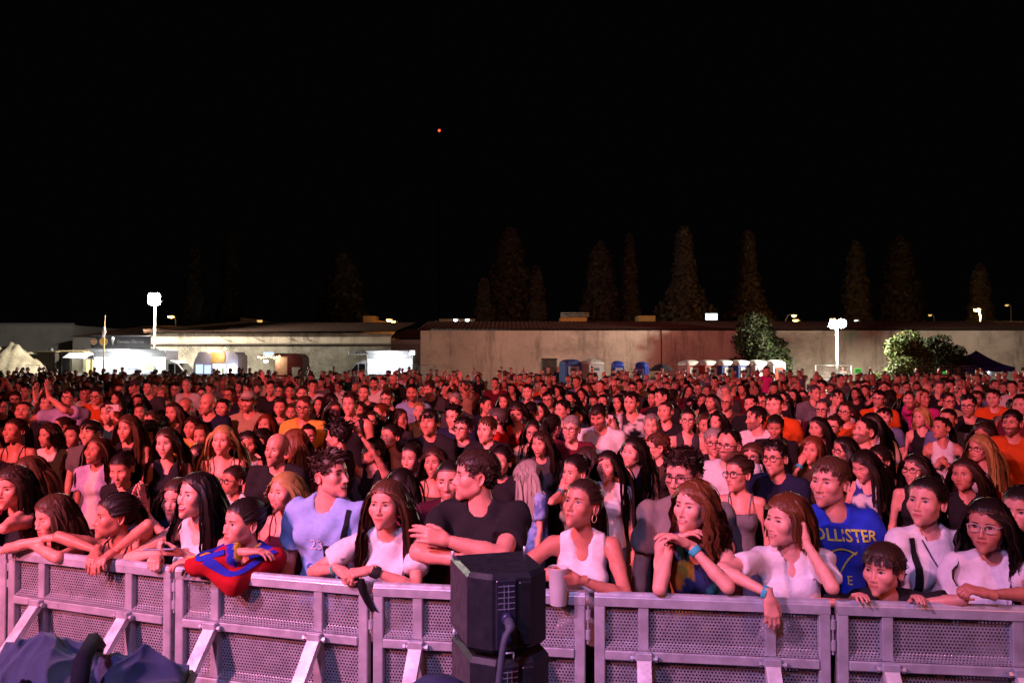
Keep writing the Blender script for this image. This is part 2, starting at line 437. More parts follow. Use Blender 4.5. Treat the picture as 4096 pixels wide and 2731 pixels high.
# ---------------------------------------------------------------- hair
HL_Y = [-.13, -.085, -.07, -.055, -.040, -.022, -.010, .004, .022, .036, .06, .13]
HL_Z = [.060, .060, .054, .036, .006, -.004, .012, .026, .006, -.052, -.076, -.082]
def hairline(V, recede=0.):
    x, y, z = V[..., 0], V[..., 1], V[..., 2]
    hz = np.interp(y, HL_Y, HL_Z)
    hz = hz + recede * np.clip((-y + .04) / .10, 0, 1) * .05 + recede * .03 * np.clip(1 - np.abs(np.abs(x) - .04) / .03, 0, 1) * (y < -.02)
    return z - hz
def hair_geo(h, style, length, R, coll, col, rng, lod, part=0., recede=0., frontlock=1., vol=1., skin=(.5, .2, .15)):
    """hair in head space: cap over the scalp plus locks. R: head rotation (world = R @ local); coll: spheres (centre, radius) in head space"""
    g = G(); col = np.asarray(col, float)
    V = h['grid']; N = h['gn']; nr, nc = V.shape[:2]
    m = hairline(V, recede)
    if style == 'bald': return None
    if style == 'ring': m = np.minimum(m, np.where(V[..., 2] > .052, -1, 1)); m = np.where(V[..., 1] < -.03, -1, m)
    thick = dict(buzz=.003, ring=.005, short=.008, quiff=.009, curly=.012, bowl=.011, long=.010, mid=.010, wavy=.011, bob=.011, pony=.005, bun=.005, afro=.018)[style] * vol
    tt = thick * np.clip((m + .004) / .022, 0, 1)
    if style in ('short', 'quiff', 'curly', 'bowl'):
        tt = tt * np.where(V[..., 2] > .05, 1.25, .55 if style != 'bowl' else .9)
    nz = .0007 * np.sin(V[..., 0] * 420 + V[..., 2] * 90) + .0006 * np.sin(V[..., 1] * 330 + V[..., 0] * 150 + 1.7)
    C = V + N * (tt + nz * (tt > .003) + .0012)[..., None]
    ok = m > -.003
    idx = -np.ones(ok.shape, int); idx[ok] = np.arange(ok.sum())
    j2 = (np.arange(nc) + 1) % nc
    q = np.stack([idx[:-1], idx[1:], idx[1:][:, j2], idx[:-1][:, j2]], -1).reshape(-1, 4)
    q = q[(q >= 0).all(1)]
    Vc = C[ok]
    jit = 1 + .22 * (rng.random(len(Vc)) - .5); me_ = np.clip((m[ok] + .003) / .016, 0, 1)
    ccol = lambda k: (col * jit[:k, None]) * me_[:k, None] + (np.asarray(skin) * .62 + col * .25) * (1 - me_[:k, None])
    Q = q; top = idx[0]
    if (top >= 0).all():
        Vc = np.concatenate([Vc, C[0].mean(0)[None]]); jit = np.append(jit, 1); me_ = np.append(me_, 1)
        g.add(Vc, Q, np.stack([np.full(nc, len(Vc) - 1), top, top[j2]], 1), ccol(len(Vc)))
    else: g.add(Vc, Q, None, ccol(len(Vc)))
    if style in ('buzz', 'ring'): return g
    gl = R.T @ np.array((0, 0, -1.))
    flat = V.reshape(-1, 3); nf = N.reshape(-1, 3); mf = m.ravel()
    # area weights
    du = np.linalg.norm(np.roll(V, -1, 1) - V, axis=-1); dv = np.linalg.norm(np.diff(V, axis=0, append=V[-1:]), axis=-1)
    aw = (du * dv).ravel() * (mf > .002)
    NL = {0: 500, 1: 165, 2: 60, 3: 18}[lod]; ns = {0: 13, 1: 9, 2: 7, 3: 5}[lod]
    W = {0: .0080, 1: .0125, 2: .018, 3: .032}[lod]
    if style in ('short', 'quiff', 'bowl', 'curly', 'afro'): NL = int(NL * (1.25 if style != 'afro' else 2.6)); ns = max(4, ns // 2)
    if style in ('buzz',): return g
    ri = rng.choice(len(flat), NL, p=aw / aw.sum())
    root = flat[ri] + rng.normal(0, .002, (NL, 3)); nrm = nf[ri]
    ecen = np.array((0, .013, .026)); erad = np.array((.077, .098, .092))
    def out_head(p, off):
        q = (p - ecen) / (erad + off); l = np.linalg.norm(q, axis=-1, keepdims=True)
        p = np.where((l < 1) & (p[..., 2:3] > -.05), ecen + (p - ecen) / np.maximum(l, .3), p)
        # lower head / neck column
        rr = np.hypot(p[..., 0], p[..., 1] - .01); lim = .062 + (off[..., 0] if isinstance(off, np.ndarray) else off) * .6
        k = (rr < lim) & (p[..., 2] <= -.05)
        f = lim / np.maximum(rr, 1e-4)
        p = p.copy(); p[..., 0] = np.where(k, p[..., 0] * f, p[..., 0]); p[..., 1] = np.where(k, (p[..., 1] - .01) * f + .01, p[..., 1])
        return p
    def collide(p, off):
        for c, r in coll:
            v = p - c; l = np.linalg.norm(v, axis=-1, keepdims=True); v2 = v * np.array((.3, 1.3, .5)) + np.array((0, -.012, 0)); v2 = v2 / (np.linalg.norm(v2, axis=-1, keepdims=True) + 1e-6)
            bq = (v * v2).sum(-1, keepdims=True); disc = np.maximum(bq * bq - l * l + (r + off) ** 2, 0)
            p = np.where(l < r + off, p + v2 * (-bq + np.sqrt(disc)), p)
        return p
    paths = []
    if style in ('long', 'mid', 'wavy', 'bob'):
        L = length * (1 + .16 * (rng.random(NL) - .5)); ds = (L / (ns - 1))[:, None]
        side = np.where(root[:, 0] > part, 1., -1.)
        v = np.stack([side * .9, .25 + 0 * side, .15 + 0 * side], 1); v = v - nrm * (v * nrm).sum(1, keepdims=True); v = unit(v)
        p = root + nrm * .004; offs = .007 + .009 * rng.random(NL)[:, None] * vol
        back = rng.random(NL) > .34 * frontlock
        paths = [p]; ph = rng.random(NL) * 6.28; amp = (.010 if style == 'wavy' else .003)
        for k in range(1, ns):
            sdir = np.stack([side * (.25 if k < 3 else .06), np.where(back, .20, -.02), 0 * side], 1)
            v = unit(.45 * v + .55 * gl + sdir * (.9 if k < ns * .4 else .15))
            p = p + v * ds
            p = out_head(p, offs[:, :1])
            # keep the face clear
            f = (p[:, 1] < -.03) & (p[:, 2] < .052) & (p[:, 2] > -.16) & (np.abs(p[:, 0]) < .082)
            p[:, 0] = np.where(f, side * (.078 + offs[:, 0] * .5), p[:, 0]); p[:, 1] = np.where(f & (p[:, 1] < -.062), -.062 + .01 * rng.random(NL), p[:, 1])
            p = collide(p, .006 + offs * .6)
            wv = amp * np.sin(ph + k * (6.28 / ns) * (L / .11)) * min(1, k / ns * 2)
            p2 = p + np.stack([wv, wv * .6, 0 * wv], 1)
            paths.append(p2)
        wprof = np.interp(np.linspace(0, 1, ns), [0, .25, .85, 1], [.8, 1.15, 1., .5])
    elif style in ('pony', 'bun'):
        Gp = np.array((0, .098, .055 if style == 'bun' else .045)); n1 = int(NL * .66)
        r = root[:n1]; tt_ = np.linspace(0, 1, ns); jo = .7 + .7 * rng.random((n1, 1))
        for k in range(ns):
            p = r + (Gp - r) * tt_[k]; p = out_head(p, (.011 - .006 * (1 - tt_[k])) * jo); paths.append(p)
        P1 = np.stack(paths, 1); n2 = NL - n1
        if style == 'pony':
            p = Gp + rng.normal(0, .010, (n2, 3)) + np.array((0, .012, 0)); v = np.tile((0, .8, .15), (n2, 1)) + rng.normal(0, .15, (n2, 3))
            L = length * (1 + .2 * (rng.random(n2) - .5)); ds = (L / (ns - 1))[:, None]; pp = [p]
            for k in range(1, ns):
                v = unit(.55 * v + .5 * gl); p = p + v * ds; p = out_head(p, .02); p = collide(p, .02); pp.append(p)
            P2 = np.stack(pp, 1)
        else:
            bc = Gp + np.array((0, .026, .004)); ax = unit(rng.normal(size=(n2, 3))); bx = unit(np.cross(ax, rng.normal(size=(n2, 3))))
            al = np.linspace(0, 4.2, ns)[None, :, None]; rb = (.025 + .010 * rng.random(n2))[:, None, None] * vol
            P2 = bc + rb * (np.cos(al) * ax[:, None] + np.sin(al) * bx[:, None])
        paths = np.concatenate([P1, P2]); wprof = np.interp(np.linspace(0, 1, ns), [0, .3, .85, 1], [.5, 1, .9, .35])
    else:
        top = np.clip((root[:, 2] - .03) / .05, 0, 1)
        base = {'short': .030, 'quiff': .046, 'bowl': .055, 'curly': .045, 'afro': .085}[style] * length / .05
        L = base * (.35 + .65 * top) * (.8 + .4 * rng.random(NL))
        if style in ('bowl',): L = base * (.75 + .25 * top)
        d = {'short': np.stack([.35 * np.sign(root[:, 0] - part), -.75 * (root[:, 1] < .03) + .3 * (root[:, 1] >= .03), -.2 - 0 * root[:, 0]], 1),
             'quiff': np.stack([.15 + .2 * np.sign(root[:, 0]), -.5 + 0 * root[:, 0], .45 + 0 * root[:, 0]], 1),
             'bowl': np.stack([root[:, 0] * 7, (root[:, 1] + .005) * 7, -.25 + 0 * root[:, 0]], 1),
             'curly': rng.normal(0, .7, (NL, 3)), 'afro': rng.normal(0, .7, (NL, 3))}[style]
        d = d + rng.normal(0, .2 if style != 'quiff' else .3, (NL, 3)); lift = {'short': .38, 'quiff': .85, 'bowl': .14, 'curly': .8, 'afro': 1.4}[style] * (.25 + .75 * top[:, None])
        d = d - nrm * (d * nrm).sum(1, keepdims=True); v = unit(unit(d) + nrm * lift)
        p = root + nrm * .005; ds = (L / (ns - 1))[:, None]; paths = [p]
        cu = {'curly': .9, 'afro': 1.}.get(style, .0); w1 = unit(rng.normal(size=(NL, 3)))
        for k in range(1, ns):
            v = unit(v + .12 * gl + cu * np.cross(w1, v)); p = p + v * ds; p = out_head(p, .006)
            if style == 'bowl': 
                f = (p[:, 1] < -.05) & (p[:, 2] < .034); p[:, 2] = np.where(f, .034 + .004 * rng.random(NL), p[:, 2])
            paths.append(p)
        W *= .75
        wprof = np.interp(np.linspace(0, 1, ns), [0, .3, 1], [1., 1, .3])
    Pt = np.stack(paths, 1) if isinstance(paths, list) else paths
    NLr, ns = Pt.shape[:2]
    Tn = unit(np.gradient(Pt, axis=1)); outw = unit(Pt - np.array((0, .0, -.02)) * 1.0 + 1e-6); outw[..., 2] *= .3; outw = unit(outw)
    B = unit(np.cross(Tn, outw)); O = np.cross(B, Tn)
    w = W * wprof[None, :, None] * (.8 + .4 * rng.random((NLr, 1, 1)))
    if lod == 0:        # flyaway strands
        fa = rng.random(NLr) < .09; w[fa] *= .28; k_ = np.linspace(0, 1, ns)[None, :, None] ** .7; Pt = Pt.copy(); Pt[fa] += (outw[fa] + rng.normal(0, .5, (fa.sum(), 1, 3))) * k_ * rng.uniform(.006, .022, (fa.sum(), 1, 1))
    tw = rng.uniform(-.5, .5, (NLr, 1, 1)); B2 = unit(B * np.cos(tw) + O * np.sin(tw))
    ring = np.stack([Pt + B2 * w, Pt - B2 * w], 2)       # flat locks
    Vr = ring.reshape(-1, 3)
    b = ((np.arange(NLr) * ns)[:, None] + np.arange(ns - 1)[None]).ravel() * 2
    Q = np.stack([b, b + 1, b + 3, b + 2], -1)
    cl = col * (.78 + .5 * rng.random((NLr, 1))); cl = np.repeat(cl, ns * 2, 0)
    g.add(Vr, Q, None, cl)
    return g

# ---------------------------------------------------------------- surface nets
_E = [(0, 1), (2, 3), (4, 5), (6, 7), (0, 2), (1, 3), (4, 6), (5, 7), (0, 4), (1, 5), (2, 6), (3, 7)]
def surface_nets(F, xs, ys, zs):
    S = F < 0
    nx, ny, nz = F.shape
    c = np.zeros((nx - 1, ny - 1, nz - 1), np.int8)
    for dx in (0, 1):
        for dy in (0, 1):
            for dz in (0, 1): c += S[dx:nx - 1 + dx, dy:ny - 1 + dy, dz:nz - 1 + dz]
    act = (c > 0) & (c < 8)
    I, J, K = np.nonzero(act); n = len(I)
    idx = -np.ones(act.shape, np.int64); idx[act] = np.arange(n)
    off = [(a, b, d) for a in (0, 1) for b in (0, 1) for d in (0, 1)]
    f = np.stack([F[I + a, J + b, K + d] for a, b, d in off]); o = np.array(off, float)
    acc = np.zeros((n, 3)); cnt = np.zeros(n)
    for e0, e1 in _E:
        f0, f1 = f[e0], f[e1]; m = (f0 < 0) != (f1 < 0)
        t = np.where(m, f0 / np.where(m, f0 - f1, 1), 0)
        acc += np.where(m[:, None], o[e0] + t[:, None] * (o[e1] - o[e0]), 0); cnt += m
    fr = acc / cnt[:, None]
    V = np.stack([xs[I] + fr[:, 0] * (xs[I + 1] - xs[I]), ys[J] + fr[:, 1] * (ys[J + 1] - ys[J]), zs[K] + fr[:, 2] * (zs[K + 1] - zs[K])], 1)
    Q = []
    m = S[:-1, 1:-1, 1:-1] != S[1:, 1:-1, 1:-1]; i, j, k = np.nonzero(m); fl = S[:-1, 1:-1, 1:-1][m]
    q = np.stack([idx[i, j, k], idx[i, j + 1, k], idx[i, j + 1, k + 1], idx[i, j, k + 1]], 1); q[~fl] = q[~fl][:, ::-1]; Q.append(q)
    m = S[1:-1, :-1, 1:-1] != S[1:-1, 1:, 1:-1]; i, j, k = np.nonzero(m); fl = S[1:-1, :-1, 1:-1][m]
    q = np.stack([idx[i, j, k], idx[i, j, k + 1], idx[i + 1, j, k + 1], idx[i + 1, j, k]], 1); q[~fl] = q[~fl][:, ::-1]; Q.append(q)
    m = S[1:-1, 1:-1, :-1] != S[1:-1, 1:-1, 1:]; i, j, k = np.nonzero(m); fl = S[1:-1, 1:-1, :-1][m]
    q = np.stack([idx[i, j, k], idx[i + 1, j, k], idx[i + 1, j + 1, k], idx[i, j + 1, k]], 1); q[~fl] = q[~fl][:, ::-1]; Q.append(q)
    return V, np.concatenate(Q)

class Field:
    def __init__(s, lo, hi, h):
        s.lo = np.asarray(lo, float); n = np.ceil((np.asarray(hi) - s.lo) / h).astype(int) + 1
        s.ax = [s.lo[i] + h * np.arange(n[i]) for i in range(3)]; s.F = np.full(n, .3); s.h = h; s.n = n
    def sl(s, lo, hi):
        a = np.clip(np.floor((np.asarray(lo) - s.lo) / s.h).astype(int), 0, s.n); b = np.clip(np.ceil((np.asarray(hi) - s.lo) / s.h).astype(int) + 1, 0, s.n)
        return tuple(slice(a[i], b[i]) for i in range(3))
    def pts(s, sl): return np.stack(np.meshgrid(s.ax[0][sl[0]], s.ax[1][sl[1]], s.ax[2][sl[2]], indexing='ij'), -1)
    def op(s, lo, hi, fn, k, sub=False):
        sl = s.sl(lo, hi); 
        if any(x.stop <= x.start for x in sl): return
        d = fn(s.pts(sl)); f = s.F[sl]
        s.F[sl] = smax(f, -d, k) if sub else smin(f, d, k)
    def cap(s, a, b, r1, r2, k=.02, sub=False, cut=None):
        a = np.asarray(a, float); b = np.asarray(b, float); m = max(r1, r2) + k + .03
        def fn(p):
            d = d_cap(p, a, b, r1, r2)
            if cut is not None: d = np.maximum(d, (p - cut[0]) @ cut[1])
            return d
        s.op(np.minimum(a, b) - m, np.maximum(a, b) + m, fn, k, sub)
    def ell(s, c, r, k=.03, sub=False):
        c = np.asarray(c, float); r = np.asarray(r, float); m = r + k + .03
        s.op(c - m, c + m, lambda p: d_ell(p, c, r), k, sub)
    def mesh(s): return surface_nets(s.F, *s.ax)

# ---------------------------------------------------------------- hands
_HAND = {}
HPOSE = dict(flat=((4, 5, 4), 5, 0), relax=((24, 26, 16), 3, .25), curl=((62, 75, 40), 0, .7), grip=((42, 52, 34), 1, 1.), drape=((38, 30, 18), 2, .3), spread=((10, 12, 8), 11, 0))
def hand_proto(pose, lod):
    key = (pose, lod)
    if key in _HAND: return _HAND[key]
    (a1, a2, a3), spread, opp = HPOSE[pose]
    h = {0: .0056, 1: .0082, 2: .011, 3: .021}[lod]
    f = Field((-.045, -.062, -.115), (.205, .085, .045), h)
    kn = [(.086, .027), (.091, .009), (.087, -.0095), (.078, -.027)]; ln = [(.041, .024, .020), (.045, .028, .021), (.042, .026, .020), (.033, .020, .018)]
    f.cap((-.04, 0, 0), (.015, 0, 0), .0255, .0235, .01)
    for i, (kx, ky) in enumerate(kn):
        f.cap((.014, ky * .45, -.002), (kx, ky, 0), .0165, .0112, .012)
        ang = 0; p = np.array((kx, ky, 0.)); ya = math.radians(spread * (1.4 - i) * .8)
        for L, da, r in zip(ln[i], (a1, a2, a3), ((.0098, .0088), (.0088, .0080), (.0080, .0066))):
            ang += math.radians(da * (1 + .08 * (i - 1.5)))
            d = np.array((math.cos(ang) * math.cos(ya), math.cos(ang) * math.sin(ya), -math.sin(ang)))
            q = p + d * L; rr = .92 if i == 3 else 1.
            f.cap(p, q, r[0] * rr, r[1] * rr, .0035); p = q
    b0 = np.array((.016, .018, -.004)); b1 = np.array((.046, .044 - .012 * opp, -.010 - .022 * opp)); b2 = b1 + np.array((.028, .014 - .028 * opp, -.006 - .012 * opp)); b3 = b2 + np.array((.022, .004 - .016 * opp, -.003 - .004 * opp))
    f.cap(b0, b1, .0175, .0125, .012); f.cap(b1, b2, .0112, .0100, .004); f.cap(b2, b3, .0098, .0075, .004)
    V, Q = f.mesh()
    _HAND[key] = (V, Q)
    return V, Q
def hand_at(w, d, n, side, pose, lod, sc=1.):
    V, Q = hand_proto(pose, lod)
    V = V.copy() * sc
    if side < 0: pass
    else: V[:, 1] *= -1; Q = Q[:, ::-1]
    X = unit(d); Z = -np.asarray(n, float); Z = unit(Z - X * (Z @ X)); Y = np.cross(Z, X)
    return V @ np.stack([X, Y, Z]) + np.asarray(w), Q

# ---------------------------------------------------------------- body
def ik(S, W, l1, l2, pole):
    S = np.asarray(S, float); W = np.asarray(W, float); d = W - S; L = np.linalg.norm(d)
    Lm = (l1 + l2) * .995
    if L > Lm: W = S + d / L * Lm; d = W - S; L = Lm
    if L < abs(l1 - l2) + .02: L = abs(l1 - l2) + .02
    u = d / (np.linalg.norm(d) + 1e-9); a = (l1 * l1 - l2 * l2 + L * L) / (2 * L); h = math.sqrt(max(l1 * l1 - a * a, 0))
    pole = np.asarray(pole, float); pv = unit(pole - u * (pole @ u))
    return S + u * a + pv * h, W

SKINS = {'l': np.array((.77, .365, .29)), 'm': np.array((.69, .295, .23)), 't': np.array((.55, .21, .15)), 'd': lin('#7d4f3a')}
HAIRC = {'k': lin('#1c1411'), 'b': lin('#33221a'), 'br': lin('#503323'), 'au': lin('#6e3d22'), 'bl': lin('#a3814f'), 'gr': lin('#8b8580'), 'rd': lin('#7a3a20'), 'dg': lin('#4c4542')}

def rots(spec):
    by, ln = math.radians(spec.get('byaw', 0)), math.radians(spec.get('lean', 0))
    hy, hp, hr = (math.radians(spec.get(k, 0)) for k in ('yaw', 'pitch', 'roll'))
    return Rz(by) @ Rx(ln), Rz(by), Rz(hy) @ Rx(-hp) @ Ry(hr)

def make_geo(spec):
    """all pieces of one person as G objects in the frame of the feet (world axes)"""
    rng = np.random.default_rng(spec.get('seed', 1))
    lod = spec.get('lod', 1); male = spec.get('sex', 'f') == 'm'; child = spec.get('child', False)
    H = spec['H']; s = H / 1.72
    hs = spec.get('hs', (1.03 if male else 1.0) if not child else .95)
    Rt, Rb, Rh = rots(spec)
    skin = np.asarray(spec.get('skin', SKINS['m'])); bulk = spec.get('bulk', 1.)
    hip = np.array((0, 0, .95 * s)); drop = spec.get('drop', 0.)
    toW = lambda p: (np.asarray(p, float) - hip) @ Rt.T + hip - np.array((0, 0, drop))
    toL = lambda p: (np.asarray(p, float) + np.array((0, 0, drop)) - hip) @ Rt + hip
    sh = (.170 if male else .149) * (.85 if child else 1.); zs = 1.405
    # head placement
    piv = toW(np.array((0, .012, 1.535)) * s)
    hc = piv + Rh @ (np.array((0, -.022, .072)) * hs)
    out = {'hc': hc, 'hs': hs, 'Rh': Rh}
    shape = spec.get('shape', 'm0' if male else 'f0'); ex = spec.get('ex', 'n')
    hd = head_proto(shape, ex, lod, spec.get('closed', False), spec.get('gaze', 0.))
    MH = T4(Rh @ np.diag(spec.get('hsc', (1., 1., 1.))), hc, hs)
    haircol = np.asarray(spec.get('hairc', HAIRC['b']))
    body = G()
    browc = haircol * .75 if haircol.mean() < .2 else haircol * .45
    lip = skin * np.array((.72, .32, .36)) if not male else skin * np.array((.78, .5, .5))
    if spec.get('lip') is not None: lip = np.asarray(spec['lip'])
    iris = np.asarray(spec.get('iris', (.05, .026, .014)))
    body.add(xf(MH, hd['V']), hd['Q'], hd['T'], head_colors(hd, skin, browc, iris, lip, spec.get('beard', 0.)))
    # arms
    arms = []; posed = {}
    l1, l2 = .285 * s, .245 * s
    for side in (-1, 1):
        A = spec.get('armR' if side < 0 else 'armL')
        S = np.array((side * sh, .012, zs)) * s
        if A is None: A = dict(t=(side * (.235 if male else .205) * (1 + .1 * rng.random()), -.03, .83))
        if 'wf' in A: W = toL(np.asarray(A['wf']))               # wrist in the feet frame (world axes)
        elif 'hw' in A: W = toL(hc + np.asarray(A['hw']))               # relative to the head, world axes
        elif 'h' in A: W = toL(hc + Rh @ (np.asarray(A['h']) * hs))   # relative to the head, head axes
        else: W = np.array(A['t']) * s                           # torso frame
        pole = A.get('pole', (side * .6, .6, -.6)); 
        if 'polew' in A: pole = Rt.T @ np.asarray(A['polew'], float)
        E, W = ik(S, W, l1, l2, pole)
        d = Rt.T @ np.asarray(A['hd'], float) if 'hd' in A else unit(W - E)
        n = Rt.T @ np.asarray(A['hn'], float) if 'hn' in A else np.array((-side, 0, 0.))
        arms.append((side, S, E, W, unit(d), n, A.get('hp', 'relax'))); posed[side] = len(A) > 1
    fx = lambda a, b: (a if male else b)
    h = {0: .0155, 1: .028, 2: .044, 3: .078}[lod]
    zb = (.98 if lod == 0 else 1.12) * s
    allp = np.array([p for a in arms for p in a[1:4]] + [(-.24 * s, -.17 * s, zb), (.24 * s, .15 * s, 1.56 * s)])
    lo, hi = allp.min(0) - .075, allp.max(0) + .075
    r = bulk * s
    def torso(f, off, neck=True):
        k = .035 * s
        f.ell(np.array((0, .010, 1.265)) * s, np.array((fx(.134, .108), fx(.088, .076), .165)) * r + off, k)
        f.ell(np.array((0, .005, 1.07)) * s, np.array((fx(.122, .094), fx(.084, .072), .15)) * r + off, k)
        f.ell(np.array((0, .010, .93)) * s, np.array((fx(.128, .130), .094, .12)) * r + off, k)
        for sd in (-1, 1):
            f.cap(np.array((sd * .03, .015, 1.455)) * s, np.array((sd * sh * .92, .014, zs - .004)) * s, fx(.040, .031) * s + off, fx(.042, .034) * s + off, .03 * s)
            f.cap(np.array((sd * sh * .55, .03, zs - .06)) * s, np.array((sd * sh, .012, zs - .006)) * s, fx(.050, .040) * s + off, fx(.048, .038) * s + off, .025 * s)
            if not male and not child: f.ell(np.array((sd * .062, -.066, 1.262)) * s, np.array((.055, .046, .055)) * r * spec.get('bust', 1.) + off, .035 * s)
            if male: f.ell(np.array((sd * .065, -.052, 1.31)) * s, np.array((.072, .04, .055)) * r + off, .04 * s)
        if neck:
            nt = toL(hc + Rh @ (np.array((0, .012, -.055)) * hs))
            f.cap(np.array((0, .016, 1.435)) * s, nt, fx(.056, .046) * s * (.9 if child else 1), fx(.054, .043) * s * (.92 if child else 1), .028 * s)
    f = Field((lo[0], lo[1], max(lo[2], zb)) if min(a[3][2] for a in arms) > zb else lo, hi, h)
    torso(f, 0.)
    ar = fx(.99, .81) * (.8 if child else 1.) * s * spec.get('armw', 1.)
    for side, S, E, W, d, n, hp in arms:
        f.cap(S, S + (E - S) * .45, .053 * ar, .046 * ar, .022); f.cap(S + (E - S) * .4, E, .046 * ar, .039 * ar, .015)
        M_ = E + (W - E) * .32
        f.cap(E, M_, .038 * ar, .040 * ar, .012); f.cap(M_, W, .040 * ar, .0255 * ar, .012)
    V, Q = f.mesh()
    body.add(toW(V), Q, None, skin)
    hsc = fx(1.04, .94) * s * (.86 if child else 1.)
    for side, S, E, W, d, n, hp in arms:
        if lod < 3:
            V, Q = hand_at(W + d * .012, d, n, side, hp, lod if posed[side] else min(lod + 2, 3), hsc); body.add(toW(V), Q, None, skin * (1., .96, .95))
    out['body'] = body
    out['arms'] = [(sd, toW(S), toW(E), toW(W)) for sd, S, E, W, *_ in arms]
    # ------------------------------------------------ garment
    top = spec.get('top', 'tee'); tc = np.asarray(spec.get('topc', (.02, .02, .02)))
    if top != 'none':
        off = spec.get('fit', .009 if top in ('tank', 'cami', 'band', 'scoop') else .013)
        hg = h * (1. if lod else .95); zb2 = .84 * s
        sl = {'tee': .62, 'vtee': .55, 'scoop': .3, 'polo': .6, 'shirt': .66, 'long': 1.6, 'jacket': 1.9}.get(top, 0)
        pts = [(-.27 * s, -.19 * s, zb2), (.27 * s, .17 * s, 1.50 * s)] + ([p for a in arms for p in a[1:4]] if sl > 1 else [p for a in arms for p in a[1:3]] if sl else [])
        lo, hi = np.min(pts, 0) - .09, np.max(pts, 0) + .09; lo[2] = max(lo[2], zb2) if sl <= 1 else min(lo[2], zb2)
        f = Field(lo, hi, hg); torso(f, off, False)
        if top not in ('tank', 'cami', 'band'):
            f.ell(np.array((0, .0, 1.0)) * s, np.array((fx(.130, .116), fx(.094, .084), .18)) * r + off, .05)   # loose hang
        for side, S, E, W, d, n, hp in arms:
            if not sl: continue
            dd = unit(E - S); t = min(sl, 1.); e = S + (E - S) * t
            wv = (.016 if top != 'jacket' else .010) if top != 'scoop' else .008
            f.cap(S, e + dd * (.05 if sl <= 1 else 0), .053 * ar + off * .7, .046 * ar + wv, .02, cut=(e, dd) if sl <= 1 else None)
            if sl > 1:
                d2 = unit(W - E); e2 = E + (W - E) * min(sl - 1, .95)
                f.cap(E, e2 + d2 * .04, .042 * ar + .012, .034 * ar + .010, .018, cut=(e2, d2))
        if lod < 3:     # folds
            P = f.pts((slice(None),) * 3); rg = np.random.default_rng(spec.get('seed', 1) + 7); wr = np.zeros(P.shape[:3])
            for q in range(4):
                kd = unit(rg.normal(size=3) * (1, .6, .8)); fr = rg.uniform(26, 55); w2 = unit(rg.normal(size=3)); wr += np.sin(P @ kd * fr + 1.6 * np.sin(P @ w2 * 19 + q) + rg.random() * 6)
            am = .0020 if top in ('tank', 'cami', 'band', 'scoop') else .0042; f.F += (wr - 2.) * am
        # neck and arm openings
        nr_ = fx(.058, .051) * s
        if top == 'jacket':
            f.cap(np.array((0, .014, 1.38)) * s, np.array((0, -.0, 1.505)) * s, .085 * s, .080 * s, .02, cut=(np.array((0, 0, 1.50)) * s, np.array((0, .35, .94))))
            f.cap(np.array((0, .0, 1.40)) * s, np.array((0, -.02, 1.70)) * s, .066 * s, .075 * s, .006, True)
            f.ell(np.array((0, -.115, 1.44)) * s, np.array((.035, .08, .075)) * s, .01, True)
        else: f.cap(np.array((0, -.008, 1.462)) * s, np.array((0, .010, 1.62)) * s, nr_, nr_ * 1.2, .006, True)
        if top in ('vtee', 'scoop'): f.ell(np.array((0, -.115, 1.42)) * s, np.array((.058, .085, .105 if top == 'vtee' else .08)) * s, .008, True)
        if top in ('polo', 'shirt'): f.ell(np.array((0, -.11, 1.44)) * s, np.array((.032, .08, .09)) * s, .008, True)
        if top == 'tank':
            f.ell(np.array((0, -.115, 1.43)) * s, np.array((.070, .10, .105)) * s, .008, True)
            f.ell(np.array((0, .12, 1.44)) * s, np.array((.070, .08, .07)) * s, .008, True)
            for sd in (-1, 1): f.ell(np.array((sd * sh * 1.16, 0, 1.405)) * s, np.array((.062, .2, .115)) * s, .008, True)
        if top in ('cami', 'band'):
            zc = 1.315 if top == 'cami' else 1.30
            f.op((lo[0], lo[1], 1.2 * s), hi, lambda p: -((p[..., 2] - (zc + .10 * np.abs(p[..., 0]) - .12 * np.clip(p[..., 1], 0, 1)) * s)), .006, True)
            for sd in (-1, 1): f.ell(np.array((sd * .215, .01, 1.34)) * s, np.array((.075, .2, .10)) * s, .008, True)
        V, Q = f.mesh()
        g = G(); cc = np.tile(tc, (len(V), 1))
        fn = spec.get('pat')
        if fn is not None: cc = fn(V / s, tc, rng, arms, s)
        g.add(toW(V), Q, None, cc)
        if top == 'cami':
            for sd in (-1, 1):
                g.tube(toW(np.array([(sd * .075, -.118, 1.29), (sd * .082, -.085, 1.39), (sd * .086, -.03, 1.452), (sd * .086, .02, 1.466), (sd * .084, .07, 1.43), (sd * .08, .10, 1.32)]) * s), .005 * s + .001, 5, tc)
        out['shirt'] = g
    # ------------------------------------------------ trousers
    g = G(); pc = np.asarray(spec.get('legc', (.02, .022, .03))); n = {0: 12, 1: 8, 2: 6, 3: 5}[lod]
    hipw = Rb @ np.array((0, 0, 0)); hz = .95 * s - drop
    yv = np.array((0, 1, 0)); kn = .5 * hz
    Pl = [(0, .01, hz + .10 * s), (0, .01, hz), (0, .01, hz - .10 * s)]
    if lod < 3: g.tube(np.array(Pl) @ Rb.T, np.array([fx(.085, .075), .105, .105]) * r, n, pc)
    for sd in (-1, 1):
        kb = -.10 if drop > .08 else -.01
        g.tube(np.array([(sd * .075 * s, .01, hz - .02), (sd * .085 * s, kb * s, kn), (sd * .09 * s, .01, .09), (sd * .092 * s, -.02, .03)]) @ Rb.T, np.array([.088, .062, .05, .05]) * s, n, pc)
    out['trousers'] = g
    # ------------------------------------------------ hair
    st = spec.get('hair', 'short' if male else 'long')
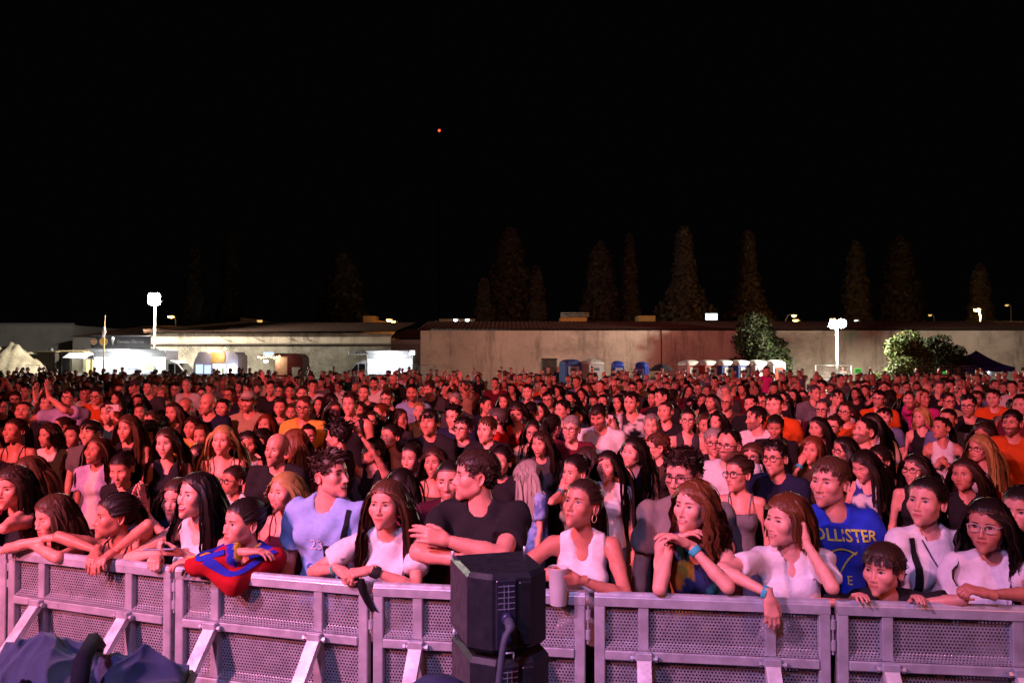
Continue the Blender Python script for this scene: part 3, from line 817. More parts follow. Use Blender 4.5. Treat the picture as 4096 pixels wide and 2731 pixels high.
    if st != 'bald':
        coll = []
        for t in (-1, -.5, 0, .5, 1): coll.append(((toW(np.array((t * sh, .012, 1.385)) * s) - hc) @ Rh / hs, fx(.072, .062) * s / hs))
        coll.append(((toW(np.array((0, -.01, 1.27)) * s) - hc) @ Rh / hs, .118 * s / hs))
        for t in (-1, 1): coll.append(((toW(np.array((t * .06, -.06, 1.26)) * s) - hc) @ Rh / hs, .085 * s / hs))
        L = spec.get('hlen', {'long': .42, 'mid': .27, 'wavy': .38, 'bob': .19, 'pony': .30}.get(st, .05))
        hg_ = hair_geo(hd, st, L, Rh, coll, haircol, rng, lod, spec.get('part', 0.), spec.get('recede', 0.), spec.get('fl', 1.), spec.get('vol', 1.), skin)
        if hg_ is not None:
            o = G(); o.addg(hg_, MH); out['hair'] = o
    # ------------------------------------------------ glasses
    if spec.get('glasses'):
        gc = np.asarray(spec.get('glc', (.012, .011, .012))); g = G(); lens = G(); kn = {0: 22, 1: 14, 2: 10, 3: 6}[lod]
        th = np.linspace(0, 2 * np.pi, kn + 1); rd = spec.get('ground', .55)
        yb = float(front_y(np.array([.0]), np.array([.0]), hd['P'], ex)[0]) - .004; fw = hd['P']['fw']
        tr = (.0019 if lod == 0 else .0024 if lod == 1 else .003)
        for sd in (-1, 1):
            cx = np.sign(np.cos(th)) * np.abs(np.cos(th)) ** rd; cz = np.sign(np.sin(th)) * np.abs(np.sin(th)) ** rd
            P = np.stack([sd * .0335 + .0245 * cx, yb + .006 * np.abs(cx * sd * .5 + .5) ** 2 + 0 * cz, -.003 + .0185 * cz], 1)
            g.tube(P, tr, 5, gc, cap=False)
            lens.add(np.concatenate([P[:-1], P[:-1].mean(0)[None]]), None, [(i, (i + 1) % kn, kn) for i in range(kn)])
            g.tube([(sd * .0575, yb + .006, .004), (sd * .068 * fw, yb + .02, .005), (sd * .0755 * fw, -.02, .004), (sd * .0765 * fw, .015, .000)], tr, 4, gc)
        g.tube([(-.0095, yb + .001, .001), (0, yb - .001, .004), (.0095, yb + .001, .001)], tr, 4, gc)
        o = G(); o.addg(g, MH); out['glasses'] = o
        o = G(); o.addg(lens, MH); out['lens'] = o
    return out

# ---------------------------------------------------------------- materials of the place
colmat('skin', .47, 28, .16, (240, .18, .002), .42)
colmat('cloth', .9, 35, .14, (16, .4, .014), .14)
colmat('hair', .5, 160, .3, None, .3)
colmat('plastic', .38, 30, .2, None, .5, rough_var=.12)
colmat('painted', .5, 6, .25, (30, .15, .004), .4, rough_var=.15)
colmat('alu', .38, 14, .22, (60, .12, .002), .6, metal=.3, rough_var=.14)
colmat('matte', .9, 8, .3, (25, .3, .01), .2)
colmat('rubber', .7, 40, .2)
colmat('leaf', .6, 2.5, .55, None, .25)
t = NT('lens'); t.t.nodes.remove(t.b)
tr = t.n('ShaderNodeBsdfTransparent'); gl = t.n('ShaderNodeBsdfGlossy'); gl.inputs['Roughness'].default_value = .03
fr = t.n('ShaderNodeFresnel'); fr.inputs[0].default_value = 1.5; mx = t.n('ShaderNodeMixShader')
t.l(fr.outputs[0], mx.inputs[0]); t.l(tr.outputs[0], mx.inputs[1]); t.l(gl.outputs[0], mx.inputs[2]); t.l(mx.outputs[0], t.o.inputs['Surface']); MAT['lens'] = t.m
t = NT('cup'); t.set(Base_Color=(.82, .84, .9, 1), Roughness=.3, Transmission_Weight=.42, IOR=1.05); MAT['cup'] = t.m
def emit(name, c, s): return plain(name, (.02, .02, .02), .5, 0, c, s)
emit('glow_white', (.92, .97, 1.), 8.); emit('glow_flood', (.95, .98, 1.), 60.); emit('glow_warm', (1., .62, .22), 18.); emit('glow_sodium', (1., .45, .08), 30.)
emit('glow_soft', (.9, .95, 1.), 2.6); emit('glow_yellow', (1., .78, .3), 2.2); emit('glow_green', (.25, 1., .25), .35); emit('glow_red', (1., .06, .02), 5.); emit('glow_blue', (.5, .62, 1.), 1.6); emit('glow_window', (1., .6, .18), 1.1)
plain('black_gap', (.008, .008, .009), .8)
# plaster wall with rain streaks
def wallmat(name, base, dark, streak=.5, brick=False, scale=1.):
    t = NT(name); t.set(Roughness=.92); t.b.inputs['Specular IOR Level'].default_value = .15
    a = t.tex(.35 * scale, 6, 'Object', .62); b = t.tex(.9 * scale, 6, 'Object', .72, (1.3, 1.3, .22)); e_ = t.tex(.28 * scale, 7, 'Object', .75, (1, 1, 1.8)); d = t.tex(7, 4, 'Object')
    c = t.ramp(a, [(.36, tuple(np.array(base) * .78)), (.62, base)])
    c = t.mix(t.ramp(b, [(.50, (0, 0, 0)), (.72, (streak,) * 3)]), c, dark)
    c = t.mix(t.ramp(e_, [(.50, (0, 0, 0)), (.66, (.6, .6, .6))]), c, tuple(np.array(dark) * 2.2))
    if brick:
        tc = t.n('ShaderNodeTexCoord'); mp = t.n('ShaderNodeMapping'); mp.inputs['Rotation'].default_value = (math.radians(90), 0, 0); t.l(tc.outputs['Object'], mp.inputs[0])
        bk = t.n('ShaderNodeTexBrick'); bk.inputs['Scale'].default_value = 1.5; bk.inputs['Color1'].default_value = (*base, 1); bk.inputs['Color2'].default_value = (*(np.array(base) * .55), 1); bk.inputs['Mortar'].default_value = (*dark, 1); bk.inputs['Mortar Size'].default_value = .035
        t.l(mp.outputs[0], bk.inputs[0]); pe = t.tex(.55, 6, 'Object', .7)
        c = t.mix(t.ramp(pe, [(.42, (0, 0, 0)), (.58, (.8, .8, .8))]), c, t.mix(1., bk.outputs[0], t.ramp(t.tex(1.3, 6, 'Object', .75), [(.35, (.35, .35, .35)), (.65, (1.1, 1.1, 1.1))]), 'MULTIPLY'))
    t.l(c, t.b.inputs['Base Color']); t.bump(d, .4, .01); MAT[name] = t.m
wallmat('plaster', (.70, .59, .46), (.11, .085, .07), .95)
wallmat('plaster_peeled', (.46, .42, .34), (.075, .065, .05), .6, True)
wallmat('plaster_dark', (.30, .28, .27), (.10, .09, .09), .3)
t = NT('roof_tiles'); t.set(Roughness=.9)
a = t.tex(1.6, 6, 'Object', .7); t.l(t.ramp(a, [(.3, (.03, .014, .010)), (.7, (.10, .045, .03))]), t.b.inputs['Base Color']); MAT['roof_tiles'] = t.m
t = NT('dirt'); t.set(Roughness=.95)
a = t.tex(.8, 8, 'Object', .7); t.l(t.ramp(a, [(.3, (.05, .042, .036)), (.7, (.13, .11, .09))]), t.b.inputs['Base Color']); t.bump(t.tex(14, 6, 'Object'), .5, .02); MAT['dirt'] = t.m
t = NT('sand'); t.set(Roughness=.95)
a = t.tex(1.1, 8, 'Object', .7); t.l(t.ramp(a, [(.35, (.20, .165, .115)), (.68, (.40, .35, .25))]), t.b.inputs['Base Color']); t.bump(t.tex(5, 7, 'Object'), .8, .08); MAT['sand'] = t.m
plain('black_cloth', (.006, .005, .008), .95, spec=.1)
t = NT('denim_navy'); t.set(Roughness=.92); a = t.tex(9, 6, 'Object')
t.l(t.ramp(a, [(.3, (.03, .032, .08)), (.7, (.055, .06, .13))]), t.b.inputs['Base Color']); t.bump(t.tex(420, 2, 'Object'), .4, .002); t.b.inputs['Sheen Weight'].default_value = .15; MAT['denim_navy'] = t.m

# ---------------------------------------------------------------- ground
g = G(); g.add([(-260, -40, 0), (260, -40, 0), (260, 420, 0), (-260, 420, 0)], [(0, 1, 2, 3)])
put('ground', mesh_from('ground', *g.arr()[:3], None, False, [MAT['dirt']]), kind='structure')
# stage deck under the camera
g = G(); g.box(-6, 6, -5, 2.42, .95, 1.10, (.02, .02, .022))
put('stage_deck', g.mesh('stage_deck', [MAT['matte']], False), kind='structure')

# ---------------------------------------------------------------- crowd barrier
RAILZ = 1.2
def rail_xy(px):
    xs = [-400, 100, 730, 1497, 2337, 3302, 4085, 4600]; ys = [2135, 2184, 2253, 2316, 2350, 2384, 2410, 2424]
    D = F_PX * (HC - RAILZ) / (np.interp(px, xs, ys) - HOR)
    return np.array((X(px, D), D))
EDGES = [(-640, 62), (74, 716), (732, 1490), (1508, 2340), (2376, 3302), (3328, 4280)]   # photograph x of each panel's ends
def perf(w, z0, z1, pitch=.0155, rad=.0044, lip=.045):
    """perforated sheet in local x 0..w, z; its lower edge folds towards -y"""
    rows = int((z1 - z0 + lip) / (pitch * .866)); cols = int(w / pitch); n = 6
    V = []; Q = []
    yy, xx = np.meshgrid(np.arange(rows), np.arange(cols), indexing='ij')
    cx = (xx + .5 + .5 * (yy % 2) * 1.0 - .25) * w / cols; cz = (yy + .5) * (z1 - z0 + lip) / rows
    px_, pz = w / cols / 2, (z1 - z0 + lip) / rows / 2
    th = np.arange(8) * np.pi / 4 + np.pi / 8
    sq = np.array([(1, .41), (.41, 1), (-.41, 1), (-1, .41), (-1, -.41), (-.41, -1), (.41, -1), (1, -.41)])
    oc = np.stack([np.cos(th), np.sin(th)], 1)
    N = rows * cols
    co = np.stack([cx.ravel(), cz.ravel()], 1)[:, None]
    outer = co + sq[None] * np.array((px_, pz)); inner = co + oc[None] * rad
    # corners fill
    corner = co + np.array([(1, 1), (-1, 1), (-1, -1), (1, -1)])[None] * np.array((px_, pz))
    P = np.concatenate([outer, inner, corner], 1)       # N,20,2
    b = np.arange(N)[:, None] * 20; k = np.arange(8); k2 = (k + 1) % 8
    Q = np.stack([b + k, b + k2, b + 8 + k2, b + 8 + k], -1).reshape(-1, 4)
    T = np.concatenate([b + np.array((a, c, 16 + i)) for i, (a, c) in enumerate(((0, 1), (2, 3), (4, 5), (6, 7)))])
    T = T[:, [0, 2, 1]]
    x = np.clip(P[..., 0].ravel(), 0, w); s_ = P[..., 1].ravel() - lip
    y = np.where(s_ < 0, s_ * .86, 0); z = z0 + np.where(s_ < 0, s_ * .5, s_)
    return np.stack([x, y, z], 1), Q, T
ALU = (.46, .50, .58)
def beam(w, h, d, name, y0, rnd=False):
    g = G()
    if rnd:      # top rail: round bar on a flat flange
        th = np.linspace(0, 2 * np.pi, 15)[:-1]; r = .021
        prof = [(.0, -.058), (.0, -.020)] + [(-.022 + -.0 + r * 1.05 * math.cos(a) , -.018 + r * math.sin(a)) for a in np.linspace(math.pi * .02, math.pi * .98, 9)] + [(-.046, -.020), (-.046, -.058)]
        P = np.array(prof); V = np.concatenate([np.stack([np.full(len(P), x_), P[:, 0], P[:, 1]], 1) for x_ in (0, w)]); n = len(P)
        Q = [(i, (i + 1) % n, n + (i + 1) % n, n + i) for i in range(n)]
        T = [(0, i + 1, i) for i in range(1, n - 1)] + [(n, n + i, n + i + 1) for i in range(1, n - 1)]
        g.add(V, Q, T, ALU)
    else: g.bbox(0, w, y0 - d, y0, -h / 2, h / 2, .004, ALU)
    return g
_perfme = {}
panel_names = ['leftmost barrier panel, cut by the picture edge', 'aluminium barrier panel under the two bare-armed people at far left', 'aluminium barrier panel under the red and blue tracksuit', 'aluminium barrier panel behind the black loudspeakers', 'aluminium barrier panel under the person with hands below the chin', 'rightmost aluminium barrier panel, under the child peeking over']
for pi, (e0, e1) in enumerate(EDGES):
    A, B = rail_xy(e0), rail_xy(e1); d = B - A; w = float(np.linalg.norm(d)); ang = math.atan2(d[1], d[0])
    root = empty('barrier_panel', (A[0], A[1], 0), 'perforated ' + panel_names[pi], 'barrier', 'aluminium stage barrier panels'); root.rotation_euler.z = ang
    pw = .048
    put('top_rail', beam(w, .05, .05, 'top_rail', 0, True).mesh('top_rail', [MAT['alu']], False), root, (0, 0, RAILZ))
    # end posts with mitred heads
    for xo in (0, w - pw):
        g = G(); g.bbox(xo, xo + pw, -.044, .0, .06, RAILZ - .058, .004, ALU); put('end_post', g.mesh('end_post', [MAT['alu']], False), root)
    zl = [.925, .645, .365, .085]
    for zz in zl:
        g = beam(w - 2 * pw, .042, .046, 'beam', 0.0); put('cross_beam', g.mesh('cross_beam', [MAT['alu']], False), root, (pw, -.006, zz))
    for fr_ in (.215, .755):
        x0 = fr_ * w - .024
        tops = [RAILZ - .058] + [z + -.021 for z in zl]
        for k in range(4):
            g = G(); g.bbox(x0, x0 + .046, -.040, -.004, zl[k] + .0215, tops[k], .003, np.array(ALU) * .92); put('stile', g.mesh('stile', [MAT['alu']], False), root)
        # brace: hinged flat strut down to the foot plate on the stage side
        g = G(); a = np.array((x0 + .023, -.070, zl[0] - .012)); b_ = np.array((x0 + .023, -.86, .05))
        dv = unit(b_ - a); nrm = np.cross(dv, (1, 0, 0)); wv = np.array((.031, 0, 0)); hv = nrm * .016
        P = [a + sx * wv + sy * hv for sx, sy in ((-1, -1), (1, -1), (1, 1), (-1, 1))] + [b_ + sx * wv + sy * hv for sx, sy in ((-1, -1), (1, -1), (1, 1), (-1, 1))]
        g.add(P, [(0, 1, 5, 4), (1, 2, 6, 5), (2, 3, 7, 6), (3, 0, 4, 7), (3, 2, 1, 0), (4, 5, 6, 7)], None, (.80, .82, .86))
        st = put('brace_strut', g.mesh('brace_strut', [MAT['alu']], False), root)
        g = G(); g.bbox(x0 - .014, x0 + .060, -.086, -.052, zl[0] - .012, zl[0] + .026, .004, ALU)
        g.tube([(x0 - .034, -.070, zl[0]), (x0 + .080, -.070, zl[0])], .009, 8, np.array(ALU) * .9)
        for xx in (x0 - .030, x0 + .076): g.tube([(xx - .006, -.070, zl[0]), (xx + .006, -.070, zl[0])], .014, 6, np.array(ALU) * .8)
        put('hinge_bracket', g.mesh('hinge_bracket', [MAT['alu']], False), root)
    zt = [RAILZ - .058] + [z - .021 for z in zl[:3]]
    for k in range(4):
        key = (round(w, 2), k)
        hgt_ = round(zt[k] - .002 - zl[k] - .048, 3)
        if hgt_ not in _perfme:
            V, Q, T = perf(.95, 0, hgt_); _perfme[hgt_] = mesh_from('perforated_sheet', V, Q, T, np.tile(np.array(ALU) * .72, (len(V), 1)), False, [MAT['alu']])
        o = put('perforated_sheet', _perfme[hgt_], root, (pw, -.006, zl[k] + .048)); o.scale.x = (w - 2 * pw) / .95
    g = G(); g.bbox(.02, w - .02, -1.0, 1.1, .004, .012, .002, np.array(ALU) * .6); put('foot_plate', g.mesh('foot_plate', [MAT['alu']], False), root)
    # connector lugs at the right end
    if pi < 5:
        g = G()
        for z0 in (.985, 1.075):
            g.tube([(w + .012, -.03, z0), (w + .012, -.03, z0 + .042)], .012, 10, ALU); g.bbox(w - .004, w + .012, -.036, -.024, z0 + .004, z0 + .038, .002, ALU)
        g.tube([(w + .012, -.03, .965), (w + .012, -.03, 1.135)], .006, 8, np.array(ALU) * .8)
        put('coupling_pin', g.mesh('coupling_pin', [MAT['alu']], False), root)

# ---------------------------------------------------------------- loudspeaker stack on the stage lip
def speaker(loc, rz, label):
    root = empty('loudspeaker', loc, label, 'speaker', 'loudspeakers on the stage lip'); root.rotation_euler.z = rz; root.scale = (.83, .83, 1.)
    K = (.026, .024, .030); w, hgt, dp = .132, .200, .30
    # trapezoid plan: rear (towards camera) narrower
    pl = np.array([(-.062, -.14), (.062, -.14), (.128, -.085), (.132, .15), (-.132, .15), (-.128, -.085)]); n = len(pl); b = .012
    rings = [(1 - .09, 0), (1, b), (1, hgt - b), (1 - .09, hgt)]
    g = G(); V = np.concatenate([np.concatenate([pl * s_, np.full((n, 1), z)], 1) for s_, z in rings])
    Q = [(r * n + i, r * n + (i + 1) % n, (r + 1) * n + (i + 1) % n, (r + 1) * n + i) for r in range(3) for i in range(n)]
    T = [(0, i + 1, i) for i in range(1, n - 1)] + [(3 * n, 3 * n + i, 3 * n + i + 1) for i in range(1, n - 1)]
    g.add(V, Q, T, K); put('cabinet', g.mesh('cabinet', [MAT['plastic']], False), root)
    g = G(); g.bbox(-.052, .012, -.150, -.138, .012, hgt - .012, .003, (.03, .028, .045)); put('connector_plate', g.mesh('connector_plate', [MAT['plastic']], False), root)
    g = G()
    for z in np.linspace(.115, .172, 5): g.box(-.046, .006, -.1515, -.1502, z, z + .0016, (.35, .34, .42))
    for x in (-.028, -.014): g.box(x, x + .0016, -.1517, -.1504, .112, .176, (.35, .34, .42))
    put('printed_scale', g.mesh('printed_scale', [MAT['plastic']], False), root)
    for z in (.092, .046):
        g = G(); g.lathe([(.001, 0), (.017, 0), (.018, .012), (.013, .020), (.001, .020)], 14, (.03, .03, .09), T4(Rx(math.radians(90)), (-.020, -.150, z))); put('socket', g.mesh('socket', [MAT['plastic']]), root)
    g = G(); g.bbox(.022, .060, -.1475, -.139, .02, hgt - .02, .003, (.02, .019, .024)); put('handle_flap', g.mesh('handle_flap', [MAT['plastic']], False), root)
    g = G()
    for xx in (-.030, .004): g.tube([(xx, -.146, .004), (xx, -.146, -.012)], .0026, 6, (.6, .6, .62))
    g.tube([(-.030, -.147, .004), (.004, -.147, .004)], .0026, 6, (.6, .6, .62)); put('latch_bar', g.mesh('latch_bar', [MAT['alu']]), root)
    for x_, y_ in ((.126, .14), (-.126, .14)):
        g = G(); g.tube([(x_, y_, hgt - .006), (x_, y_, hgt + .012)], [.006, .005], 8, (.7, .7, .74)); put('rigging_pin', g.mesh('rigging_pin', [MAT['alu']]), root)
    for z0 in (.05, .125):
        g = G(); g.bbox(.1285, .1325, .02, .045, z0, z0 + .03, .002, (.005, .005, .006)); put('side_slot', g.mesh('side_slot', [MAT['plastic']], False), root)
    return root
SPD = 2.15
sx = X(2000, SPD); sz = Z(2245, SPD) - .2
speaker((sx, SPD, sz), math.radians(16), 'upper black loudspeaker of the stack in front of the barrier')
speaker((sx + .006, SPD, sz - .215), math.radians(17), 'lower black loudspeaker, cut off by the bottom edge')
g = G(); g.bbox(sx - .16, sx + .16, SPD - .18, SPD + .18, 1.10, sz - .216, .01, (.012, .012, .014)); put('riser_block', g.mesh('riser_block', [MAT['matte']], False), label='black block on the stage lip under the two loudspeakers', cat='riser')
R16 = Rz(math.radians(16)); cl = lambda p: np.array((sx, SPD, sz)) + R16 @ np.array(p)
g = G(); pts = np.array([cl(p) for p in [(-.018, -.152, .092), (-.022, -.185, .088), (-.040, -.195, .070), (-.048, -.196, .03), (-.058, -.20, -.05), (-.075, -.21, -.15), (-.10, -.22, -.28), (-.12, -.23, -.42)]])
tt = np.linspace(0, len(pts) - 1, 40); pts = np.stack([np.interp(tt, np.arange(len(pts)), pts[:, i]) for i in range(3)], 1)
for _ in range(4): pts[1:-1] = (pts[:-2] + pts[1:-1] * 2 + pts[2:]) / 4
g.tube(pts, [.013] * 7 + [.0085] * 33, 10, (.09, .085, .12)); put('speaker_cable', g.mesh('speaker_cable', [MAT['rubber']]), label='grey cable plugged into the upper loudspeaker and hanging down', cat='cable')

# ---------------------------------------------------------------- flight case and jackets, bottom left
def ground_pt(px, py, D): return at(px, py, D)
cz = 1.515
M_ = T4(Rz(math.radians(13)), (-.725, 1.85, 0))
g = G(); g.bbox(-.60, 0, -.66, 0, 1.10, cz, .03, (.07, .05, .06))
case = put('flight_case', g.mesh('flight_case', [MAT['painted']], False, M_), label='dark flight case with a pale lid under the navy jackets', cat='case')
g = G(); g.bbox(-.603, .003, -.663, .003, cz + .001, cz + .028, .012, (.20, .16, .18)); put('lid', g.mesh('lid', [MAT['painted']], False, M_), case)
g = G(); g.tube([xf(M_, np.array([(.002, y_, cz - .03)]))[0] for y_ in (-.66, 0)], .006, 8, (.03, .025, .03)); put('lid_seal', g.mesh('lid_seal', [MAT['rubber']]), case)
def jacket(name, cor, ridge, seed, label, mat, th=.02, n=64):
    """a garment thrown over the case: a thick folded sheet between four (x, y) corners; ridge(u,v) gives the height"""
    rg = np.random.default_rng(seed); U, V = np.meshgrid(np.linspace(0, 1, n), np.linspace(0, 1, n)); Hh = ridge(U, V)
    for _ in range(7):
        a = rg.uniform(0, 6.28); f_ = rg.uniform(6, 18); Hh = Hh + .0075 * (1 - 2 * np.abs(np.sin(.5 * ((U * math.cos(a) + V * math.sin(a)) * f_ + 1.4 * np.sin(V * 6 + a) + a))) ** .7)
    ed = np.minimum(np.minimum(U, 1 - U), np.minimum(V, 1 - V)); Hh = Hh * (1 - np.exp(-ed / .07)) + .012
    c = np.array(cor); Up = np.clip(U + .05 * np.sin(V * 7 + seed) * U * (1 - U), 0, 1)[..., None]; Vp = np.clip(V + .2 * np.sin(U * 8 + seed) * V * (1 - V), 0, 1)[..., None]
    XY = (c[3] * (1 - Up) + c[2] * Up) * (1 - Vp) + (c[0] * (1 - Up) + c[1] * Up) * Vp
    top = np.concatenate([XY, (zc + Hh)[..., None]], -1); bot = np.concatenate([XY, np.full((n, n, 1), zc - .002)], -1)
    g = G(); g.grid(top); g.grid(bot[:, ::-1]); N = n * n; Q = []
    idx = lambda r, q: N + r * n + (n - 1 - q)
    for r in (0, n - 1):
        for q in range(n - 1): Q.append((r * n + q, r * n + q + 1, idx(r, q + 1), idx(r, q)))
    for q in (0, n - 1):
        for r in range(n - 1): Q.append((r * n + q, (r + 1) * n + q, idx(r + 1, q), idx(r, q)))
    g.q.append(np.array(Q)); me = g.mesh(name, [MAT[mat]])
    return put(name, me, label=label, cat='jacket', group='clothes thrown over the flight case')
zc = cz + .03
XD = lambda px, D: (X(px, D), D)
jacket('folded_jacket', [XD(400, 1.88), XD(770, 1.83), XD(700, 1.60), XD(300, 1.55)], lambda u, v: .045 + .016 * np.sin(u * 3.1) * np.sin(v * 3.1), 3, 'navy jacket spread over the pale lid, nearer the loudspeakers', 'denim_navy')
jacket('folded_jacket', [XD(40, 1.98), XD(430, 1.96), XD(400, 1.60), XD(-120, 1.55)], lambda u, v: .035 + .045 * np.exp(-((u - .55) / .3) ** 2) * np.sin(v * 3.1) ** .6, 5, 'navy jacket bunched up in a heap at far left', 'denim_navy')
jacket('black_bag', [XD(-150, 1.50), XD(330, 1.46), XD(330, 1.22), XD(-260, 1.22)], lambda u, v: .03 + .10 * np.exp(-((u - .62) / .30) ** 2) * np.sin(v * 2.6) ** .5, 8, 'black soft bag lying in front of the navy jackets', 'black_cloth')
g = G(); P_ = np.array([(X(330, 1.5), 1.5, zc + .085), (X(345, 1.62), 1.62, zc + .10), (X(385, 1.78), 1.78, zc + .085), (X(410, 1.9), 1.9, zc + .03)])
g.tube(P_, [.016, .018, .018, .016], 6, (.014, .011, .02)); put('shoulder_strap', g.mesh('shoulder_strap', [MAT['cloth']]), label='black strap lying across the navy jackets', cat='strap')
# rounded dark bag at the bottom, left of the loudspeakers
g = G(); th = np.linspace(0, np.pi, 12); c = at(1750, 2790, 2.0); pr = [(.001, .075), (.05, .070), (.085, .045), (.10, .0), (.095, -.10)]
g.lathe(pr, 20, (.05, .05, .11), T4(None, c + np.array((0, 0, -.02)))); put('stage_bag', g.mesh('stage_bag', [MAT['cloth']]), label='rounded navy bag just left of the loudspeakers at the bottom edge', cat='bag')
g = G(); g.bbox(c[0] - .1, c[0] + .1, 1.9, 2.1, 1.10, c[2] - .11, .01, (.02, .02, .025)); put('bag_crate', g.mesh('bag_crate', [MAT['matte']], False), label='dark crate under the rounded navy bag', cat='crate')

# ---------------------------------------------------------------- walls and buildings at the back
def slab(name, x0, x1, y, z0, z1, mat, th=.3, **kw):
    g = G(); g.box(x0, x1, y, y + th, z0, z1); return put(name, mesh_from(name, *g.arr()[:3], None, False, [MAT[mat]]), **kw)
def tiled_roof(name, x0, x1, y0, z0, y1, z1, parent=None, hipl=0., hipr=0., pitch=.30, tile=.34):
    """roof of curved tiles: half-round ridges running up the slope, stepped courses"""
    n = int((x1 - x0) / pitch) * 6; m = 14
    xs = np.linspace(x0, x1, n); g = G()
    course = []
    L = math.hypot(y1 - y0, z1 - z0); k = max(3, int(L / tile / 2)); vs = []
    for i in range(k): vs += [(i / k, .05), ((i + .999) / k, 0.)]
    P = np.zeros((len(vs), n, 3))
    for r, (v, st) in enumerate(vs):
        a, b = x0 + hipl * v, x1 - hipr * v; xx = a + (b - a) * (xs - x0) / (x1 - x0)
        P[r, :, 0] = xx; P[r, :, 1] = y0 + (y1 - y0) * v; P[r, :, 2] = z0 + (z1 - z0) * v + .055 * np.abs(np.sin((xs - x0) * math.pi / pitch)) + st * .6
    g.grid(P[:, ::-1] if False else P)
    return put(name, mesh_from(name, *g.arr()[:3], None, True, [MAT['roof_tiles']]), parent)
DW = 53.
# long pale wall, with its tiled roof behind
x0, x1 = X(1682, DW), X(4096, DW) + 12
zt = Z(1322, DW)
lw = empty('long_building', ((x0 + x1) / 2, DW, 0), 'long pale plastered building with streaked wall and tiled roof behind the toilets', 'building')
inv = Matrix.Translation((-(x0 + x1) / 2, -DW, 0))
def rel(o, M=inv): o.matrix_local = M; return o
g = G(); g.box(x0, x1, DW, DW + .4, 0, zt); rel(put('wall', mesh_from('wall', *g.arr()[:3], None, False, [MAT['plaster']]), lw))
rel(tiled_roof('roof', x0 - .2, x1, DW - .35, zt + .02, DW + 7, Z(1287, DW + 7), lw))
g = G(); g.box(x0 - .1, x1, DW + 7.1, DW + 7.3, 0, Z(1289, DW + 7)); rel(put('rear_wall', mesh_from('rear_wall', *g.arr()[:3], None, False, [MAT['plaster_dark']]), lw))
for px in (2645,): 
    g = G(); g.tube([(X(px, DW), DW - .06, .2), (X(px, DW), DW - .06, zt)], .045, 6, (.12, .10, .09)); rel(put('drain_pipe', g.mesh('drain_pipe', [MAT['matte']]), lw))
# left building with peeled lower wall
DL = 60.; a0, a1 = X(600, DL), X(1563, DL); ze = Z(1332, DL); zm = Z(1373, DL)
lb = empty('warehouse', ((a0 + a1) / 2, DL, 0), 'old warehouse with peeling brick wall and hipped tiled roof behind the food trucks', 'building')
inv2 = Matrix.Translation((-(a0 + a1) / 2, -DL, 0))
g = G(); g.box(a0, a1, DL, DL + .4, zm, ze); rel(put('upper_wall', mesh_from('upper_wall', *g.arr()[:3], None, False, [MAT['plaster']]), lb), inv2)
g = G(); g.box(a0, a1, DL + .08, DL + .4, 0, zm - .004); rel(put('lower_wall', mesh_from('lower_wall', *g.arr()[:3], None, False, [MAT['plaster_peeled']]), lb), inv2)
g = G(); g.bbox(a0 - .05, a1 + .05, DL - .10, DL - .002, zm - .10, zm + .02, .02, (.25, .22, .18)); rel(put('ledge', g.mesh('ledge', [MAT['matte']], False), lb), inv2)
rel(tiled_roof('roof', a0 - .3, a1 + .2, DL - .5, ze + .02, DL + 6.5, Z(1291, DL + 6.5), lb, 6.2, -1.0), inv2)
g = G(); hp = np.array([(a0 - .3, DL - .45, ze + .12), (a0 + 5.9, DL + 6.5, Z(1289, DL + 6.5) + .06)]); g.tube(np.linspace(hp[0], hp[1], 12), .16, 8, (.16, .09, .06)); rel(put('hip_ridge', g.mesh('hip_ridge', [MAT['matte']]), lb), inv2)
for px in (880, 1010, 1140, 1200):
    xx = X(px, DL); P = np.array([(xx, DL - .12, ze - .12), (xx + .35, DL - .16, ze - .45), (xx + .9, DL - .1, ze - .62)]); g = G(); g.tube(P, .02, 5, (.05, .05, .05)); rel(put('loose_cable', g.mesh('loose_cable', [MAT['rubber']]), lb), inv2)
# link between both, lower dark roof
D_ = 61.; b0, b1 = X(1563, D_) - .05, X(1690, D_)
lk = empty('annex', ((b0 + b1) / 2, D_, 0), 'low grey annex with sagging dark roof between the two long buildings', 'building'); inv3 = Matrix.Translation((-(b0 + b1) / 2, -D_, 0))
g = G(); g.box(b0, b1, D_, D_ + .3, 0, Z(1360, D_)); rel(put('wall', mesh_from('wall', *g.arr()[:3], None, False, [MAT['plaster_dark']]), lk), inv3)
g = G(); g.box(b0, b1, D_ - .06, D_ - .003, Z(1375, D_), Z(1358, D_), (.42, .38, .36)); rel(put('fascia', g.mesh('fascia', [MAT['matte']], False), lk), inv3)
rel(tiled_roof('roof', b0 - .1, b1 + .2, D_ - .3, Z(1357, D_), D_ + 5, Z(1318, D_ + 5), lk), inv3)
# dark building far left
D_ = 76.; c0, c1 = X(-300, D_), X(288, D_)
fb = empty('dark_building', ((c0 + c1) / 2, D_, 0), 'big dark flat-roofed building at the far left edge', 'building'); inv4 = Matrix.Translation((-(c0 + c1) / 2, -D_, 0))
g = G(); g.box(c0, c1, D_, D_ + 12, 0, Z(1300, D_)); rel(put('wall', mesh_from('wall', *g.arr()[:3], None, False, [MAT['plaster_dark']]), fb), inv4)
g = G(); g.bbox(c0 - .1, c1 + .1, D_ - .15, D_ + .3, Z(1300, D_) + .003, Z(1300, D_) + .2, .03, (.2, .19, .19)); rel(put('parapet', g.mesh('parapet', [MAT['matte']], False), fb), inv4)
D_ = 72.; c0, c1 = X(290, D_), X(640, D_)
sb = empty('low_shed', ((c0 + c1) / 2, D_, 0), 'low dark shed with sloping roof behind the churros sign', 'building'); inv5 = Matrix.Translation((-(c0 + c1) / 2, -D_, 0))
